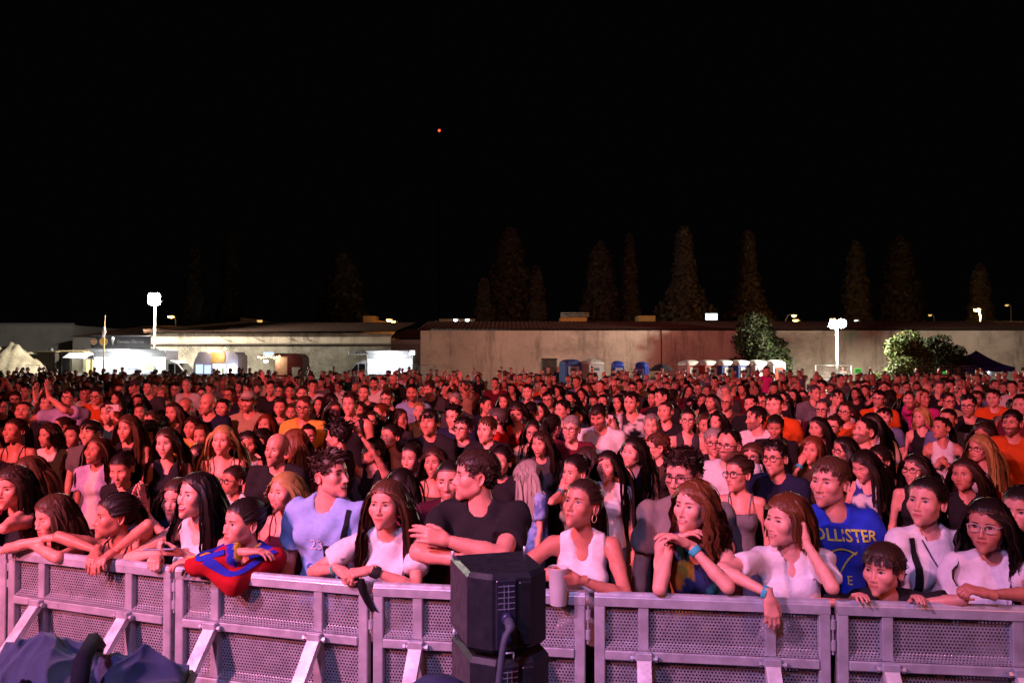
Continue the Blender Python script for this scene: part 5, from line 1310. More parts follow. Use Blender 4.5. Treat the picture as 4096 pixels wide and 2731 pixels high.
for k in range(9):
    g = G(); g.lathe([(.01, .06), (.045, .03), (.05, 0), (.01, -.06)], 7, (1, 1, 1), T4(None, (.0 + k * wt * .065, -1.03, zt_ - .26 - .05 * math.sin(k * 1.3)))); put('bulb', mesh_from('bulb', *g.arr()[:3], None, True, [MAT['glow_warm']]), o)
g = G(); g.lathe([(.01, .1), (.16, .06), (.2, 0), (.16, -.08), (.01, -.12)], 10, (1, 1, 1), T4(None, (.42, -.7, zt_ - .55))); put('lantern', mesh_from('lantern', *g.arr()[:3], None, True, [MAT['glow_soft']]), o)
wheel(o, wt * .6, .0); point('trailer_light', (o.location.x + .9, D - .5, zt_ - .4), 45, (1., .8, .55), .2)
# sand heap
g = G(); n = 60; U, V = np.meshgrid(np.linspace(-1, 1, n), np.linspace(-1, 1, n)); rr = np.hypot(U, V); rgx = np.random.default_rng(2)
hh = np.clip(1 - rr ** 2, 0, 1) ** 1.4 * 1.0; hh = hh + .06 * np.sin(U * 14 + 2 * np.sin(V * 8)) * np.clip(1 - rr, 0, 1) + .03 * np.sin(U * 41 + V * 13) * np.clip(1 - rr, 0, 1)
D = 55.; P = np.stack([X(-25, D) + U * 4.4, D + 1.5 + V * 4.2, hh * (Z(1388, D) + .2) - .02], -1); g.grid(P); put('sand_heap', mesh_from('sand_heap', *g.arr()[:3], None, True, [MAT['sand']]), label='pale heap of sand at the far left edge', cat='sand heap')
point('yard_lamp', (X(90, 50.), 47., 5.5), 260, (1., .95, .8), .3)
# flag pole by the sign
o = empty('flag_pole', (X(455, 55.5), 55.5 - 1.4, 0), 'thin wooden pole with a wrapped banner rising through the churros sign', 'pole'); zz = Z(1265, 55.5)
g = G(); g.tube([(0, 0, 0), (.02, 0, zz * .6), (.08, 0, zz)], [.06, .05, .02], 7, (.3, .2, .1)); put('pole', g.mesh('pole', [MAT['matte']]), o); g = G(); g.tube([(.0, -.02, zz - 1.5), (.03, -.02, zz - 1.1), (.04, -.02, zz - .8)], [.09, .12, .07], 8, (.6, .5, .45)); put('banner', g.mesh('banner', [MAT['cloth']]), o)

# ---------------------------------------------------------------- portable toilets
def toilet(px, D, wpx, col, door, label, rz, dome=True, h=2.25, roofc=(.72, .70, .66)):
    w = wpx / F_PX * D; o = empty('portable_toilet', (X(px, D), D, 0), label, 'toilet', 'portable toilets along the wall'); o.rotation_euler.z = rz; hw = w / 2
    rel_box(o, 'cabin', 'painted', -hw, hw, -hw, hw, .05, h - .32, col, .03)
    prof = [(1.04, h - .32), (1.06, h - .26), (.98, h - .14), (.7, h - .04), (.3, h), (.02, h)] if dome else [(1.05, h - .32), (1.05, h - .25), (.9, h - .2), (.45, h - .05), (.02, h)]
    n = 24; th = np.arange(n) * 2 * np.pi / n; sq = 1 / np.maximum(np.abs(np.cos(th)), np.abs(np.sin(th))) ** .75
    V = np.concatenate([np.stack([hw * r_ * np.cos(th) * sq, hw * r_ * np.sin(th) * sq, np.full(n, z_)], 1) for r_, z_ in prof]); g = G(); g.add(V, [(r_ * n + i, r_ * n + (i + 1) % n, (r_ + 1) * n + (i + 1) % n, (r_ + 1) * n + i) for r_ in range(len(prof) - 1) for i in range(n)], None, roofc); put('roof', g.mesh('roof', [MAT['painted']]), o)
    d = rel_box(o, 'door', 'painted', -hw * .68, hw * .68, -hw - .035, -hw - .003, .12, h - .42, door, .012); rel_box(o, 'vent_grille', 'painted', -hw * .4, hw * .3, -hw - .045, -hw - .037, h - .72, h - .56, (.05, .05, .06), .006, d); rel_box(o, 'handle', 'painted', hw * .42, hw * .52, -hw - .06, -hw - .037, 1.0, 1.15, (.1, .1, .1), .006, d)
red, blue, wh = (.35, .05, .03), (.03, .07, .28), (.55, .52, .50)
for px, c_, d_, lb_ in ((2755, red, wh, 'leftmost red-sided white toilet of the row of six'), (2826, red, wh, 'second red-sided white toilet of the row of six'), (2893, blue, wh, 'left blue-sided toilet of the row of six'), (2957, blue, wh, 'right blue-sided toilet of the row of six'), (3024, wh, wh, 'all-white toilet second from the right of the row of six'), (3094, wh, red, 'rightmost toilet of the row of six, with a red panel')):
    toilet(px, 47., 66, c_, d_, 'portable toilet, ' + lb_, math.radians(24))
toilet(2281, 48., 70, blue, (.3, .3, .36), 'portable toilet, blue with a rounded roof, next to the dark green container', math.radians(18), True, 2.3, (.05, .08, .26)); toilet(2366, 48., 74, (.40, .37, .36), (.46, .43, .42), 'portable toilet, grey with a gabled pale roof', math.radians(28), False, 2.35)
toilet(2470, 49., 44, (.02, .06, .45), (.4, .4, .5), 'portable toilet, narrow bright blue, left of the pair in the middle', math.radians(8), True, 2.2, (.03, .08, .5)); toilet(2567, 49., 44, (.02, .06, .42), (.15, .18, .5), 'portable toilet, narrow bright blue, right of the pair in the middle', math.radians(-25), True, 2.15, (.03, .08, .48))
o = empty('green_container', (X(2168, 49.), 49., 0), 'dark green metal container left of the blue rounded toilet', 'container'); rel_box(o, 'box', 'painted', 0, X(2228, 49.) - X(2168, 49.), 0, 1.2, .0, Z(1438, 49.), (.02, .05, .035)); rel_box(o, 'lid', 'painted', -.04, X(2228, 49.) - X(2168, 49.) + .04, -.04, 1.24, Z(1438, 49.) + .003, Z(1438, 49.) + .08, (.015, .04, .03))
o = empty('parasol', (X(2645, 46.), 46., 0), 'dark folded-out parasol right of the blue toilets', 'parasol'); g = G(); zz = Z(1452, 46.); g.lathe([(.02, zz), (.35, zz - .12), (.72, zz - .42), (.7, zz - .44)], 8, (.05, .045, .06)); put('canopy', g.mesh('canopy', [MAT['cloth']], False), o); g = G(); g.tube([(0, 0, 0), (0, 0, zz)], .025, 6, (.3, .3, .3)); put('pole', g.mesh('pole', [MAT['alu']]), o)

# ---------------------------------------------------------------- gazebo, mesh fence, green signs
D = 46.; o = empty('gazebo', (X(3962, D), D, 0), 'navy pop-up gazebo with white legs at the right', 'gazebo'); hw = (X(4062, D) - X(3866, D)) / 2; ze_, zp = Z(1468, D), Z(1400, D); nv = (.05, .05, .26)
g = G(); n = 8
for k in range(4):
    a0_, a1_ = [(-1, -1), (1, -1), (1, 1), (-1, 1)][k], [(1, -1), (1, 1), (-1, 1), (-1, -1)][k]; e0, e1 = np.array((a0_[0] * hw, a0_[1] * hw + hw, ze_)), np.array((a1_[0] * hw, a1_[1] * hw + hw, ze_)); ap = np.array((0, hw, zp))
    U, V = np.meshgrid(np.linspace(0, 1, n), np.linspace(0, 1, n)); P = (e0 + (e1 - e0) * U[..., None]) * (1 - V[..., None]) + ap * V[..., None]; P[..., 2] -= .16 * np.sin(V * np.pi) * (1 - .2 * V); g.grid(P, nv); val = np.stack([[e0 + (e1 - e0) * u_ - (0, 0, 0) for u_ in np.linspace(0, 1, n)], [e0 + (e1 - e0) * u_ - (0, 0, .26 + .03 * math.sin(u_ * 12)) for u_ in np.linspace(0, 1, n)]]); g.grid(val, nv)
put('canopy', g.mesh('canopy', [MAT['cloth']]), o)
for sx_, sy_ in ((-1, -1), (1, -1), (1, 1), (-1, 1)): rel_box(o, 'leg', 'painted', sx_ * (hw - .05) - .03, sx_ * (hw - .05) + .03, hw + sy_ * (hw - .05) - .03, hw + sy_ * (hw - .05) + .03, 0, ze_, (.7, .7, .7), .005)
g = G(); g.lathe([(.01, .05), (.06, 0), (.01, -.06)], 8, (1, 1, 1), T4(None, (0, .2, ze_ - .3))); put('hanging_lamp', mesh_from('hanging_lamp', *g.arr()[:3], None, True, [MAT['glow_white']]), o); point('gazebo_light', (o.location.x, D + .9, ze_ - .35), 40, (.95, .98, 1.), .15)
def fence(px0, px1, D, label, ph=1.95):
    xa, xb = X(px0, D), X(px1, D); o = empty('mesh_fence', (xa, D, 0), label, 'fence', 'wire mesh fence panels'); w = xb - xa
    for xx in (0, w): 
        g = G(); g.tube([(xx, 0, 0), (xx, 0, ph)], .024, 6, (.22, .22, .22)); put('post', g.mesh('post', [MAT['alu']]), o)
    for zz in (.15, ph - .02):
        g = G(); g.tube([(0, 0, zz), (w, 0, zz)], .02, 6, (.2, .2, .2)); put('rail', g.mesh('rail', [MAT['alu']]), o)
    g = G()
    for k in range(1, int(w / .16)): g.tube([(k * .16, 0, .15), (k * .16, 0, ph)], .006, 3, (.6, .6, .6), False)
    for k in range(1, 9): g.tube([(0, 0, .15 + k * .2), (w, 0, .15 + k * .2)], .006, 3, (.6, .6, .6), False)
    wr = put('wire_mesh', g.mesh('wire_mesh', [MAT['alu']]), o); wr['kind'] = 'stuff'
for i, (a_, b_, D_, lb_) in enumerate(((3262, 3404, 45.5, 'left of the first green sign, before the streaked wall'), (3612, 3756, 44., 'below the lit yellow-green tree'), (3760, 3832, 44.2, 'holding the green sign numbered one'), (3840, 3905, 44.4, 'at the left leg of the gazebo'), (1640, 1740, 50., 'right of the white food van'), (105, 160, 50., 'between the sand heap and the shed'))): fence(a_, b_, D_, 'wire mesh fence panel ' + lb_)
plain('green_sign', (.05, .75, .08), .5, 0, (.1, .9, .12), .28)
for px, py, w_, h_, D_, tx, lb_ in ((3431, 1483, 27, 19, 45.3, None, 'bright green rectangular notice on the fence right of the floodlight post'), (3778, 1497, 20, 24, 43.8, '1', 'bright green notice with a dark figure one on the fence near the gazebo')):
    o = empty('green_sign', (X(px, D_), D_, Z(py, D_)), lb_, 'sign'); wd, hd_ = w_ / F_PX * D_ / 2, h_ / F_PX * D_ / 2
    g = G(); g.bbox(-wd, wd, -.012, .0, -hd_, hd_, .004); put('board', mesh_from('board', *g.arr()[:3], None, False, [MAT['green_sign']]), o)
    if tx: text_mesh('figure', tx, hd_ * 1.1, o, T4(Rx(math.radians(90)), (0, -.022, -.02)), 'black_gap')
    for k in range(1 if tx else 3): 
        g = G(); zz = -hd_ * .55 if tx else hd_ * (.5 - .45 * k); g.box(-wd * .75, wd * (.7 - .15 * k), -.016, -.013, zz - .016, zz + .016, (.02, .15, .02)); put('printed_line', g.mesh('printed_line', [MAT['painted']], False), o)

# ---------------------------------------------------------------- the crowd
CN = dict(black=(.017, .016, .019), navy=(.015, .018, .05), white=(.72, .71, .72), lilac=(.44, .38, .66), grey=(.15, .15, .16), charcoal=(.045, .043, .05), maroon=(.11, .012, .025), red=(.5, .022, .015), orange=(.62, .09, .015), yellow=(.70, .42, .07), 
          paleblue=(.26, .40, .74), blue=(.018, .045, .5), taupe=(.22, .17, .155), cream=(.70, .62, .42), magenta=(.6, .03, .25), brown=(.08, .045, .03), teal=(.015, .06, .07), tan=(.40, .29, .2), steel=(.13, .17, .32), pink=(.7, .1, .3))
CW = dict(paleblue='pale blue', teal='dark teal', steel='steel blue')
CROP = {'A': (0, 1380, .4354), 'B': (1024, 1380, .4354), 'C': (2048, 1380, .4354), 'D': (3072, 1380, .4354), 'P': (0, 1700, .6577), 'Q': (1024, 1700, .6577), 'R': (2048, 1700, .6577), 'S': (3072, 1700, .6577)}
def cp(c, x, y): x0, y0, k = CROP[c]; return x0 + x * k, y0 + y * k
RAISE = dict(clap=1)
def railpt(px, dz=0., dy=0.): p = rail_xy(px); return np.array((p[0], p[1] - .022 + dy, RAILZ + dz))
people = []      # every placed person: dict with loc, spec, label, z
def finish(spec, loc, label, group, lod=None):
    r = make_geo(spec)
    o = put('person', r['body'].mesh('body', [MAT['skin']]), None, tuple(loc), label, 'person', group)
    for k, m in (('shirt', 'cloth'), ('trousers', 'cloth'), ('hair', 'hair'), ('glasses', 'plastic')):
        if k in r:
            nm = {'tank': 'tank_top', 'cami': 'strap_top', 'band': 'strapless_top', 'jacket': 'jacket', 'long': 'long_sleeved_top', 'tee': 't_shirt', 'vtee': 't_shirt', 'polo': 'polo_shirt', 'shirt': 'shirt', 'scoop': 'cap_sleeved_top'}.get(spec.get('top', 'tee'), 'shirt') if k == 'shirt' else k
            c = put(nm, r[k].mesh(k, [MAT[m]]), o)
            if k == 'glasses' and spec.get('lod', 1) == 0: put('lens', mesh_from('lens', *r['lens'].arr()[:3], None, False, [MAT['lens']]), c)
    for (side, t, col, wd) in spec.get('bands', ()):
        sd, S, E, W = r['arms'][0 if side == 'R' else 1]; p = E + (W - E) * t; d = unit(W - E); g = G(); rr = spec.get('bandr', .029)
        g.tube([p - d * wd, p - d * wd * .6, p + d * wd * .6, p + d * wd], [rr * .96, rr * 1.03, rr * 1.03, rr * .96], 14, col, False); put('wristband' if wd < .016 else 'watch', g.mesh('wristband', [MAT['cloth' if wd < .016 else 'rubber']]), o)
    for (x_, z_, y_, rad, col) in spec.get('earrings', ()):
        g = G(); th = np.linspace(0, 2 * np.pi, 13); P = np.stack([np.full(13, x_), y_ + rad * np.sin(th), z_ - rad + rad * np.cos(th)], 1); g.tube(xf(T4(r['Rh'], r['hc'], r['hs']), P), .0022, 5, col, False); put('earring', g.mesh('earring', [MAT['alu']]), o)
    if spec.get('cap') is not None:
        g = G(); Hd = head_proto(spec.get('shape', 'm0'), spec.get('ex', 'n'), max(1, spec.get('lod', 1))); V = Hd['grid']; Nn = Hd['gn']; ok = V[..., 2] > .050 + .12 * np.clip(-V[..., 1] - .04, 0, 1)
        nr_, nc_ = ok.shape; rows = max(3, int(ok.all(1).sum())); P = (V + Nn * .016)[:rows + 1]; g.grid(P, spec['cap'], True); th = np.linspace(-1.1, 1.1, 11); br = np.stack([np.stack([(.074 + .002 * k) * np.sin(th), -(.075 + .022 * k) * np.cos(th) - .012 * k, .062 - .006 * k - .01 * (np.abs(np.sin(th))) + 0 * th], 1) for k in range(4)]); g.grid(br, spec['cap']); g.grid(br[:, ::-1] - (0, 0, .005), spec['cap'])
        gg = G(); gg.addg(g, T4(r['Rh'], r['hc'], r['hs'])); put('cap', gg.mesh('cap', [MAT['cloth']]), o)
    people.append(dict(o=o, loc=loc, spec=spec, r=r))
    return o, r
def drape(parent, r, shapes, byaw, mat, name, off=.007):
    """flat print shapes given as (verts xz in the wearer's frame, faces) laid on the front of the shirt"""
    Rb = Rz(math.radians(byaw)); SV = r['shirt'].arr()[0] @ Rb; fr = SV[SV[:, 1] < SV[:, 1].mean() + .02]
    for i, (P, Fc, col) in enumerate(shapes):
        P = np.asarray(P, float); y = np.empty(len(P))
        for k, (x_, z_) in enumerate(P):
            d = np.hypot(fr[:, 0] - x_, fr[:, 2] - z_); w = np.exp(-(d / .011) ** 2) + 1e-9 * np.exp(-d / .05); near = d < max(.03, d.min() + .004); yy = fr[near, 1]; ww = w[near] * (yy < yy.min() + .05); y[k] = (yy * ww).sum() / ww.sum()
        V = np.stack([P[:, 0], y - off, P[:, 1]], 1) @ Rb.T; T = [f for f in Fc if len(f) == 3]; Q = [f for f in Fc if len(f) == 4]
        put(name, mesh_from(name, V, Q or None, T or None, np.tile(col, (len(V), 1)), False, [MAT[mat]]), parent)
def text_shape(s_, size, x, z, col, bold=0., rot=0., stretch=1.):
    cu = bpy.data.curves.new('t', 'FONT'); cu.body = s_; cu.size = size; cu.align_x = 'CENTER'; cu.resolution_u = 2; cu.offset = bold
    ob = bpy.data.objects.new('t', cu); COL.objects.link(ob); dg = bpy.context.evaluated_depsgraph_get(); me = bpy.data.meshes.new_from_object(ob.evaluated_get(dg)); bpy.data.objects.remove(ob)
    P = np.array([(v.co.x * stretch, v.co.y) for v in me.vertices]); Fc = []
    for p in me.polygons:
        v = list(p.vertices)
        for k in range(1, len(v) - 1): Fc.append((v[0], v[k], v[k + 1]))
    c_, s2 = math.cos(rot), math.sin(rot); P = np.stack([x + P[:, 0] * c_ - P[:, 1] * s2, z + P[:, 0] * s2 + P[:, 1] * c_], 1)
    return P, Fc, col
def rect_shape(x0, x1, z0, z1, col, n=4):
    U, V = np.meshgrid(np.linspace(x0, x1, n), np.linspace(z0, z1, n)); P = np.stack([U.ravel(), V.ravel()], 1)
    return P, [(r_ * n + c, r_ * n + c + 1, (r_ + 1) * n + c + 1, (r_ + 1) * n + c) for r_ in range(n - 1) for c in range(n - 1)], col
def stroke_shape(pts, w, col):
    P = np.asarray(pts, float); t_ = unit(np.gradient(P, axis=0)); nrm = np.stack([-t_[:, 1], t_[:, 0]], 1); V = np.concatenate([P + nrm * w, P - nrm * w]); n = len(P)
    return V, [(i, n + i, n + i + 1, i + 1) for i in range(n - 1)], col
# ---- shirt patterns (torso coordinates)
def pat_blob(cols, k=60, seed=1):
    def f(V, tc, rng, arms, s):
        rg = np.random.default_rng(seed); c = rg.uniform((-.3, -.2, .85), (.3, .2, 1.5), (k * 6, 3)); ci = rg.integers(0, len(cols), k * 6)
        d = ((V[:, None, :] - c[None]) ** 2).sum(-1).argmin(1); return np.array(cols)[ci[d]]
    return f
def pat_spots(col, r=.03, k=16, seed=1):
    def f(V, tc, rng, arms, s):
        rg = np.random.default_rng(seed); c = rg.uniform((-.26, -.15, 1.02), (.26, .0, 1.44), (k, 3)); d = np.sqrt(((V[:, None, :] - c[None]) ** 2 * (1, .4, 1)).sum(-1)).min(1); m = (d < r * (.8 + .3 * np.sin(V[:, 0] * 90) * np.sin(V[:, 2] * 70)))[:, None]; return np.where(m, col, tc)
    return f
def pat_stripe(col, fr=260):
    return lambda V, tc, rng, arms, s: np.where((np.sin(V[:, 0] * fr + V[:, 1] * fr * .6) > .35)[:, None], col, tc)
def pat_track(V, tc, rng, arms, s):
    C = np.tile(tc, (len(V), 1)); P = V * s; blue = np.array((.02, .03, .42)); segs = []
    for side, S, E, W, d, n, hp in arms: segs += [(S, E, 0), (E, W, 1)]
    D_ = []
    for a, b, k in segs:
        ba = b - a; t_ = np.clip((P - a) @ ba / (ba @ ba), 0, 1); D_.append(np.linalg.norm(P - a - t_[:, None] * ba, axis=1))
    near = np.argmin(D_, 0); dm = np.min(D_, 0)
    for q_, (a, b, k) in enumerate(segs):
        ba = b - a; L = np.linalg.norm(ba); ax = ba / L; t_ = (P - a) @ ax / L; rad = P - a - ((P - a) @ ax)[:, None] * ax; rn = np.linalg.norm(rad, axis=1)
        v = np.array((0, -.6, .8)); up = unit(v - ax * (v @ ax)); cs = rad @ up / (rn + 1e-6); m = (near == q_) & (dm < .09)
        pass
        if k: C[m & (t_ > .74)] = blue; C[m & (t_ > .90)] = (.75, .5, .03)
    nk = (V[:, 1] > -.11) & (dm > .05); C[nk & (V[:, 2] > 1.435) & (np.abs(V[:, 0]) < .13)] = blue; C[nk & (V[:, 2] > 1.492) & (np.abs(V[:, 0]) < .12)] = (.75, .5, .03); C[(V[:, 2] < .90) & (dm > .09)] = blue
    return C
def pat_open(V, tc, rng, arms, s):      # overshirt hanging open over a white top
    C = np.tile(tc, (len(V), 1)); C[(np.abs(V[:, 0] + .01) < .055 - .03 * (V[:, 2] - 1.2)) & (V[:, 1] < -.02)] = (.75, .72, .75); return C

# ================================================================ front row
def front(c, x, top, h, dz, spec, label, arms=None, scale=1.):
    """dz: how far the head is behind the rail"""
    px, py = cp(c, x, top + h * .52); D = rail_xy(px)[1] + dz; w = at(px, py, D)
    spec.setdefault('lod', 0); fi = math.degrees(math.atan2(w[0], w[1])); spec.setdefault('byaw', spec.get('yaw', 0) * .35 - fi * .3); spec['yaw'] = spec.get('yaw', 0) - fi; spec['drop'] = 0.
    Rt, Rb, Rh = rots(spec); s = spec['H'] / 1.72; hip = np.array((0, 0, .95 * s)); hs = spec.get('hs', 1.03 if spec.get('sex') == 'm' and not spec.get('child') else 1.0 if not spec.get('child') else .95)
    hc = (np.array((0, .012, 1.535)) * s - hip) @ Rt.T + hip + Rh @ (np.array((0, -.022, .072)) * hs)
    loc = np.array((w[0] - hc[0], w[1] - hc[1], 0)); spec['drop'] = hc[2] - w[2]
    if spec['drop'] < 0: k = w[2] / hc[2]; spec['H'] *= k; spec['drop'] = 0
    for nm, A in (arms or {}).items():
        A = dict(A)
        if 'w' in A: A['wf'] = np.asarray(A.pop('w')) - loc
        spec[nm] = A
    o, r = finish(spec, loc, label, 'people leaning on the barrier'); front_ids.append((px, py, cp(c, 0, 0)[1], D))
    return o, r, loc
front_ids = []
K, B_, BR, AU, BL, GR = (HAIRC[k] for k in ('k', 'b', 'br', 'au', 'bl', 'gr')); SL, SM, ST_, SD = (SKINS[k] for k in 'lmtd')
CY_, PK = (.06, .45, .55), (.8, .05, .3)
OUT = dict(pole=(-.8, .1, -.7))
front('P', 95, 255, 225, .20, dict(H=1.62, yaw=-42, pitch=-2, lean=10, shape='f0', hair='long', hairc=B_, top='scoop', topc=CN['black'], skin=SM, seed=101, hlen=.40, part=.01, bands=[('R', .9, PK, .012)]), 'person in black cap-sleeved top resting the neck in both hands, far left at the barrier',
      dict(armR=dict(h=(-.075, -.03, -.13), polew=(-.4, -1, -.8), hd=(.3, .2, 1), hn=(1, .2, 0), hp='relax'), armL=dict(h=(.085, .0, -.125), polew=(.5, -1, -.9), hd=(-.25, .3, 1), hn=(-1, .2, 0), hp='relax')))
front('P', 345, 418, 250, .14, dict(H=1.60, yaw=-60, pitch=-8, lean=20, shape='f1', hair='long', hairc=BR * .75, top='band', topc=CN['white'], skin=SM, seed=102, closed=True, hlen=.44, part=.0, bands=[('L', .96, PK, .012)]), 'person with bare shoulders and crossed arms laid on the rail, eyes shut',
      dict(armR=dict(w=railpt(215, .075, -.01), polew=(-1, -.3, -.2), hd=(1, .1, .05), hn=(0, 0, -1)), armL=dict(w=railpt(150, .045, -.035), polew=(1, -.7, -.3), hd=(-1, -.1, -.05), hn=(0, 0, -1))))
front('P', 715, 412, 255, .16, dict(H=1.62, yaw=-78, pitch=2, lean=15, shape='f2', hair='pony', hairc=K, top='cami', topc=CN['black'], skin=ST_, seed=103, hlen=.26, lip=(.45, .08, .1)), 'person in thin-strapped black top with bare shoulders, both hands curled on the rail',
      dict(armR=dict(w=railpt(405, .035, .0), polew=(-1, .9, .1), hd=(.25, -1, -.35), hn=(0, -.3, -1), hp='drape'), armL=dict(w=railpt(470, .035, .01), polew=(1, 1, .2), hd=(-.35, -1, -.3), hn=(0, -.3, -1), hp='drape')))
o4, r4, l4 = front('P', 1210, 292, 250, .22, dict(H=1.66, yaw=-52, pitch=8, lean=10, shape='f2', ex='o', hair='long', hairc=K, top='tank', topc=(.62, .6, .62), skin=SL, seed=104, hlen=.52, part=-.005, lip=(.5, .05, .08), earrings=[(.074, -.035, .01, .008, (.8, .8, .8))]), 'laughing person in pale tank top with a phone on the rail, mouth wide open',
      dict(armR=dict(w=railpt(640, .05, .02), polew=(-1, .2, -.4), hd=(.2, -1, -.25), hn=(0, .1, -1), hp='curl'), armL=dict(w=railpt(745, .07, .0), polew=(1, .3, -.5), hd=(-.75, -.65, .15), hn=(-.2, -.2, 1), hp='grip')))
o5, r5, l5 = front('P', 1490, 445, 275, .12, dict(H=1.62, yaw=-58, pitch=4, lean=22, shape='f0', hair='bun', hairc=K, top='jacket', topc=(.34, .008, .016), skin=SM, seed=105, pat=pat_track, fit=.013, earrings=[(.074, -.035, .01, .005, (.85, .85, .8))]), 'person in red and blue tracksuit top with yellow cuffs, arms crossed over the rail',
      dict(armR=dict(w=railpt(985, .10, -.02), polew=(-1, -.6, -.25), hd=(1, .1, .05), hn=(0, 0, -1)), armL=dict(w=railpt(830, .05, -.06), polew=(1, -1, -.7), hd=(-1, .0, .0), hn=(0, 0, -1))))
o6, r6, l6 = front('Q', 450, 148, 285, .42, dict(H=1.74, sex='m', yaw=50, pitch=6, byaw=-12, lean=2, shape='m2', ex='o', hair='quiff', hairc=B_, top='tee', topc=CN['paleblue'], skin=SM, seed=106, vol=1.2), 'laughing person in pale blue printed tee with a black cross-body strap, turned to the right')
front('Q', 800, 328, 285, .20, dict(H=1.63, yaw=-24, pitch=6, byaw=-4, lean=12, shape='f1', hair='long', hairc=BR, top='tee', topc=(.72, .66, .70), skin=SM, seed=107, hlen=.50, part=.0, gaze=-.6, pat=pat_spots((.04, .04, .045), .015, 16, 3), bands=[('L', .90, (.012, .012, .014), .021), ('R', .93, (.05, .4, .35), .009)]), 'person in white tee with dark printed blotches, hands clasped on the rail, black watch',
      dict(armR=dict(w=railpt(1362, .055, -.02), polew=(-1, .2, -.5), hd=(.75, -.6, -.2), hn=(.3, .2, -1), hp='curl'), armL=dict(w=railpt(1492, .06, -.015), polew=(1, .3, -.4), hd=(-1, -.25, -.1), hn=(0, .4, -1), hp='curl')))
front('Q', 1345, 130, 330, .32, dict(H=1.80, sex='m', yaw=-84, pitch=2, byaw=-14, lean=6, shape='m0', hair='short', hairc=B_, top='tee', topc=CN['black'], skin=SM, seed=108, hs=1.06, bulk=1.1, armw=1.1), 'broad person in plain black tee with folded arms, looking away to the left',
      dict(armR=dict(w=railpt(1850, .11, .03), polew=(-1, -.4, -.4), hd=(1, .2, .2), hn=(0, 1, -.3), hp='relax'), armL=dict(w=railpt(1800, .20, .02), polew=(1, -.3, -.5), hd=(-1, -.25, .35), hn=(0, .8, -.4), hp='relax')))
o9, r9, l9 = front('R', 425, 335, 272, .20, dict(H=1.64, yaw=-34, pitch=17, byaw=-6, lean=10, shape='f0', hair='pony', hairc=B_, top='tank', topc=(.74, .72, .74), skin=ST_, seed=109, hlen=.42, earrings=[(.074, -.036, .01, .020, (.8, .62, .35))]), 'person in white tank top with hoop earrings gripping a plastic cup on the rail',
      dict(armR=dict(w=railpt(2166, .075, -.03), polew=(-1, .3, -.5), hd=(.8, -.55, .05), hn=(.7, .4, -.1), hp='grip'), armL=dict(w=railpt(2318, .055, -.03), polew=(1, .4, -.3), hd=(-1, -.35, .08), hn=(-.3, .6, .3), hp='grip')))
front('R', 1040, 130, 330, .52, dict(H=1.80, sex='m', yaw=-28, pitch=-2, byaw=-12, lean=0, shape='m0', hair='quiff', hairc=B_, top='tee', topc=CN['taupe'], skin=SM, seed=110, glasses=True, beard=.22, vol=1.1, hs=1.05), 'tall person in taupe tee and black-framed glasses behind the patterned vest')
front('R', 1100, 345, 278, .16, dict(H=1.66, yaw=-33, pitch=7, byaw=-4, lean=14, shape='f2', ex='s', hair='wavy', hairc=AU, top='tank', topc=CN['navy'], skin=SL, seed=111, hlen=.33, part=-.02, pat=pat_blob([(.02, .03, .1), (.02, .03, .1), (.45, .15, .02), (.03, .2, .25), (.1, .02, .16), (.35, .22, .03)], 60, 5), fl=.4, bands=[('L', .86, CY_, .014), ('R', .92, (.01, .01, .01), .004)]), 'person in colourful patterned vest with chin on clasped hands and a cyan wristband',
      dict(armR=dict(h=(-.045, -.10, -.165), polew=(-.45, -.9, -1), hd=(.8, -.1, .45), hn=(0, 0, -1), hp='relax'), armL=dict(h=(.055, -.10, -.165), polew=(.6, -.9, -1), hd=(-.8, -.15, .45), hn=(0, 0, -1), hp='relax')))
front('S', 110, 415, 300, .18, dict(H=1.64, yaw=-46, pitch=3, byaw=-10, lean=10, shape='f1', ex='s', hair='bob', hairc=AU * .8, top='vtee', topc=(.74, .72, .74), skin=SL, seed=112, hlen=.16, part=.015, fl=.2, bands=[('R', .95, CY_, .011)], earrings=[(.074, -.04, .01, .012, (.03, .05, .5))]), 'person in white v-neck tee, one hand behind the ear, other arm dangling over the rail',
      dict(armR=dict(w=railpt(3040, .035, -.07), polew=(-.5, .8, .3), hd=(.12, -.2, -1), hn=(0, 1, -.2), hp='relax'), armL=dict(h=(.105, .015, -.085), polew=(.35, -1, -1), hd=(-.1, .35, 1), hn=(-1, .1, 0), hp='curl')))
o13, r13, l13 = front('S', 375, 210, 255, .50, dict(H=1.76, sex='m', yaw=-32, pitch=4, byaw=-6, lean=0, shape='m0', ex='s', hair='short', hairc=BR, top='tee', topc=CN['blue'], skin=SM, seed=113, beard=.15, vol=1.15), 'smiling person in royal blue lettered tee behind the barrier gap')
front('S', 690, 705, 300, .10, dict(H=1.34, sex='m', child=True, yaw=-28, pitch=0, byaw=-6, lean=6, shape='c0', hair='bowl', hairc=B_, top='tee', topc=CN['black'], skin=SM, seed=114, hs=.93, gaze=-.5), 'child in black tee peeking over the rail with fingers hooked on it',
      dict(armR=dict(w=railpt(3405, -.02, .05), polew=(-1.2, .3, -.1), hd=(.1, -.75, .65), hn=(0, -.6, -.8), hp='drape'), armL=dict(w=railpt(3650, -.02, .05), polew=(1.2, .3, -.1), hd=(-.1, -.75, .65), hn=(0, -.6, -.8), hp='drape')))
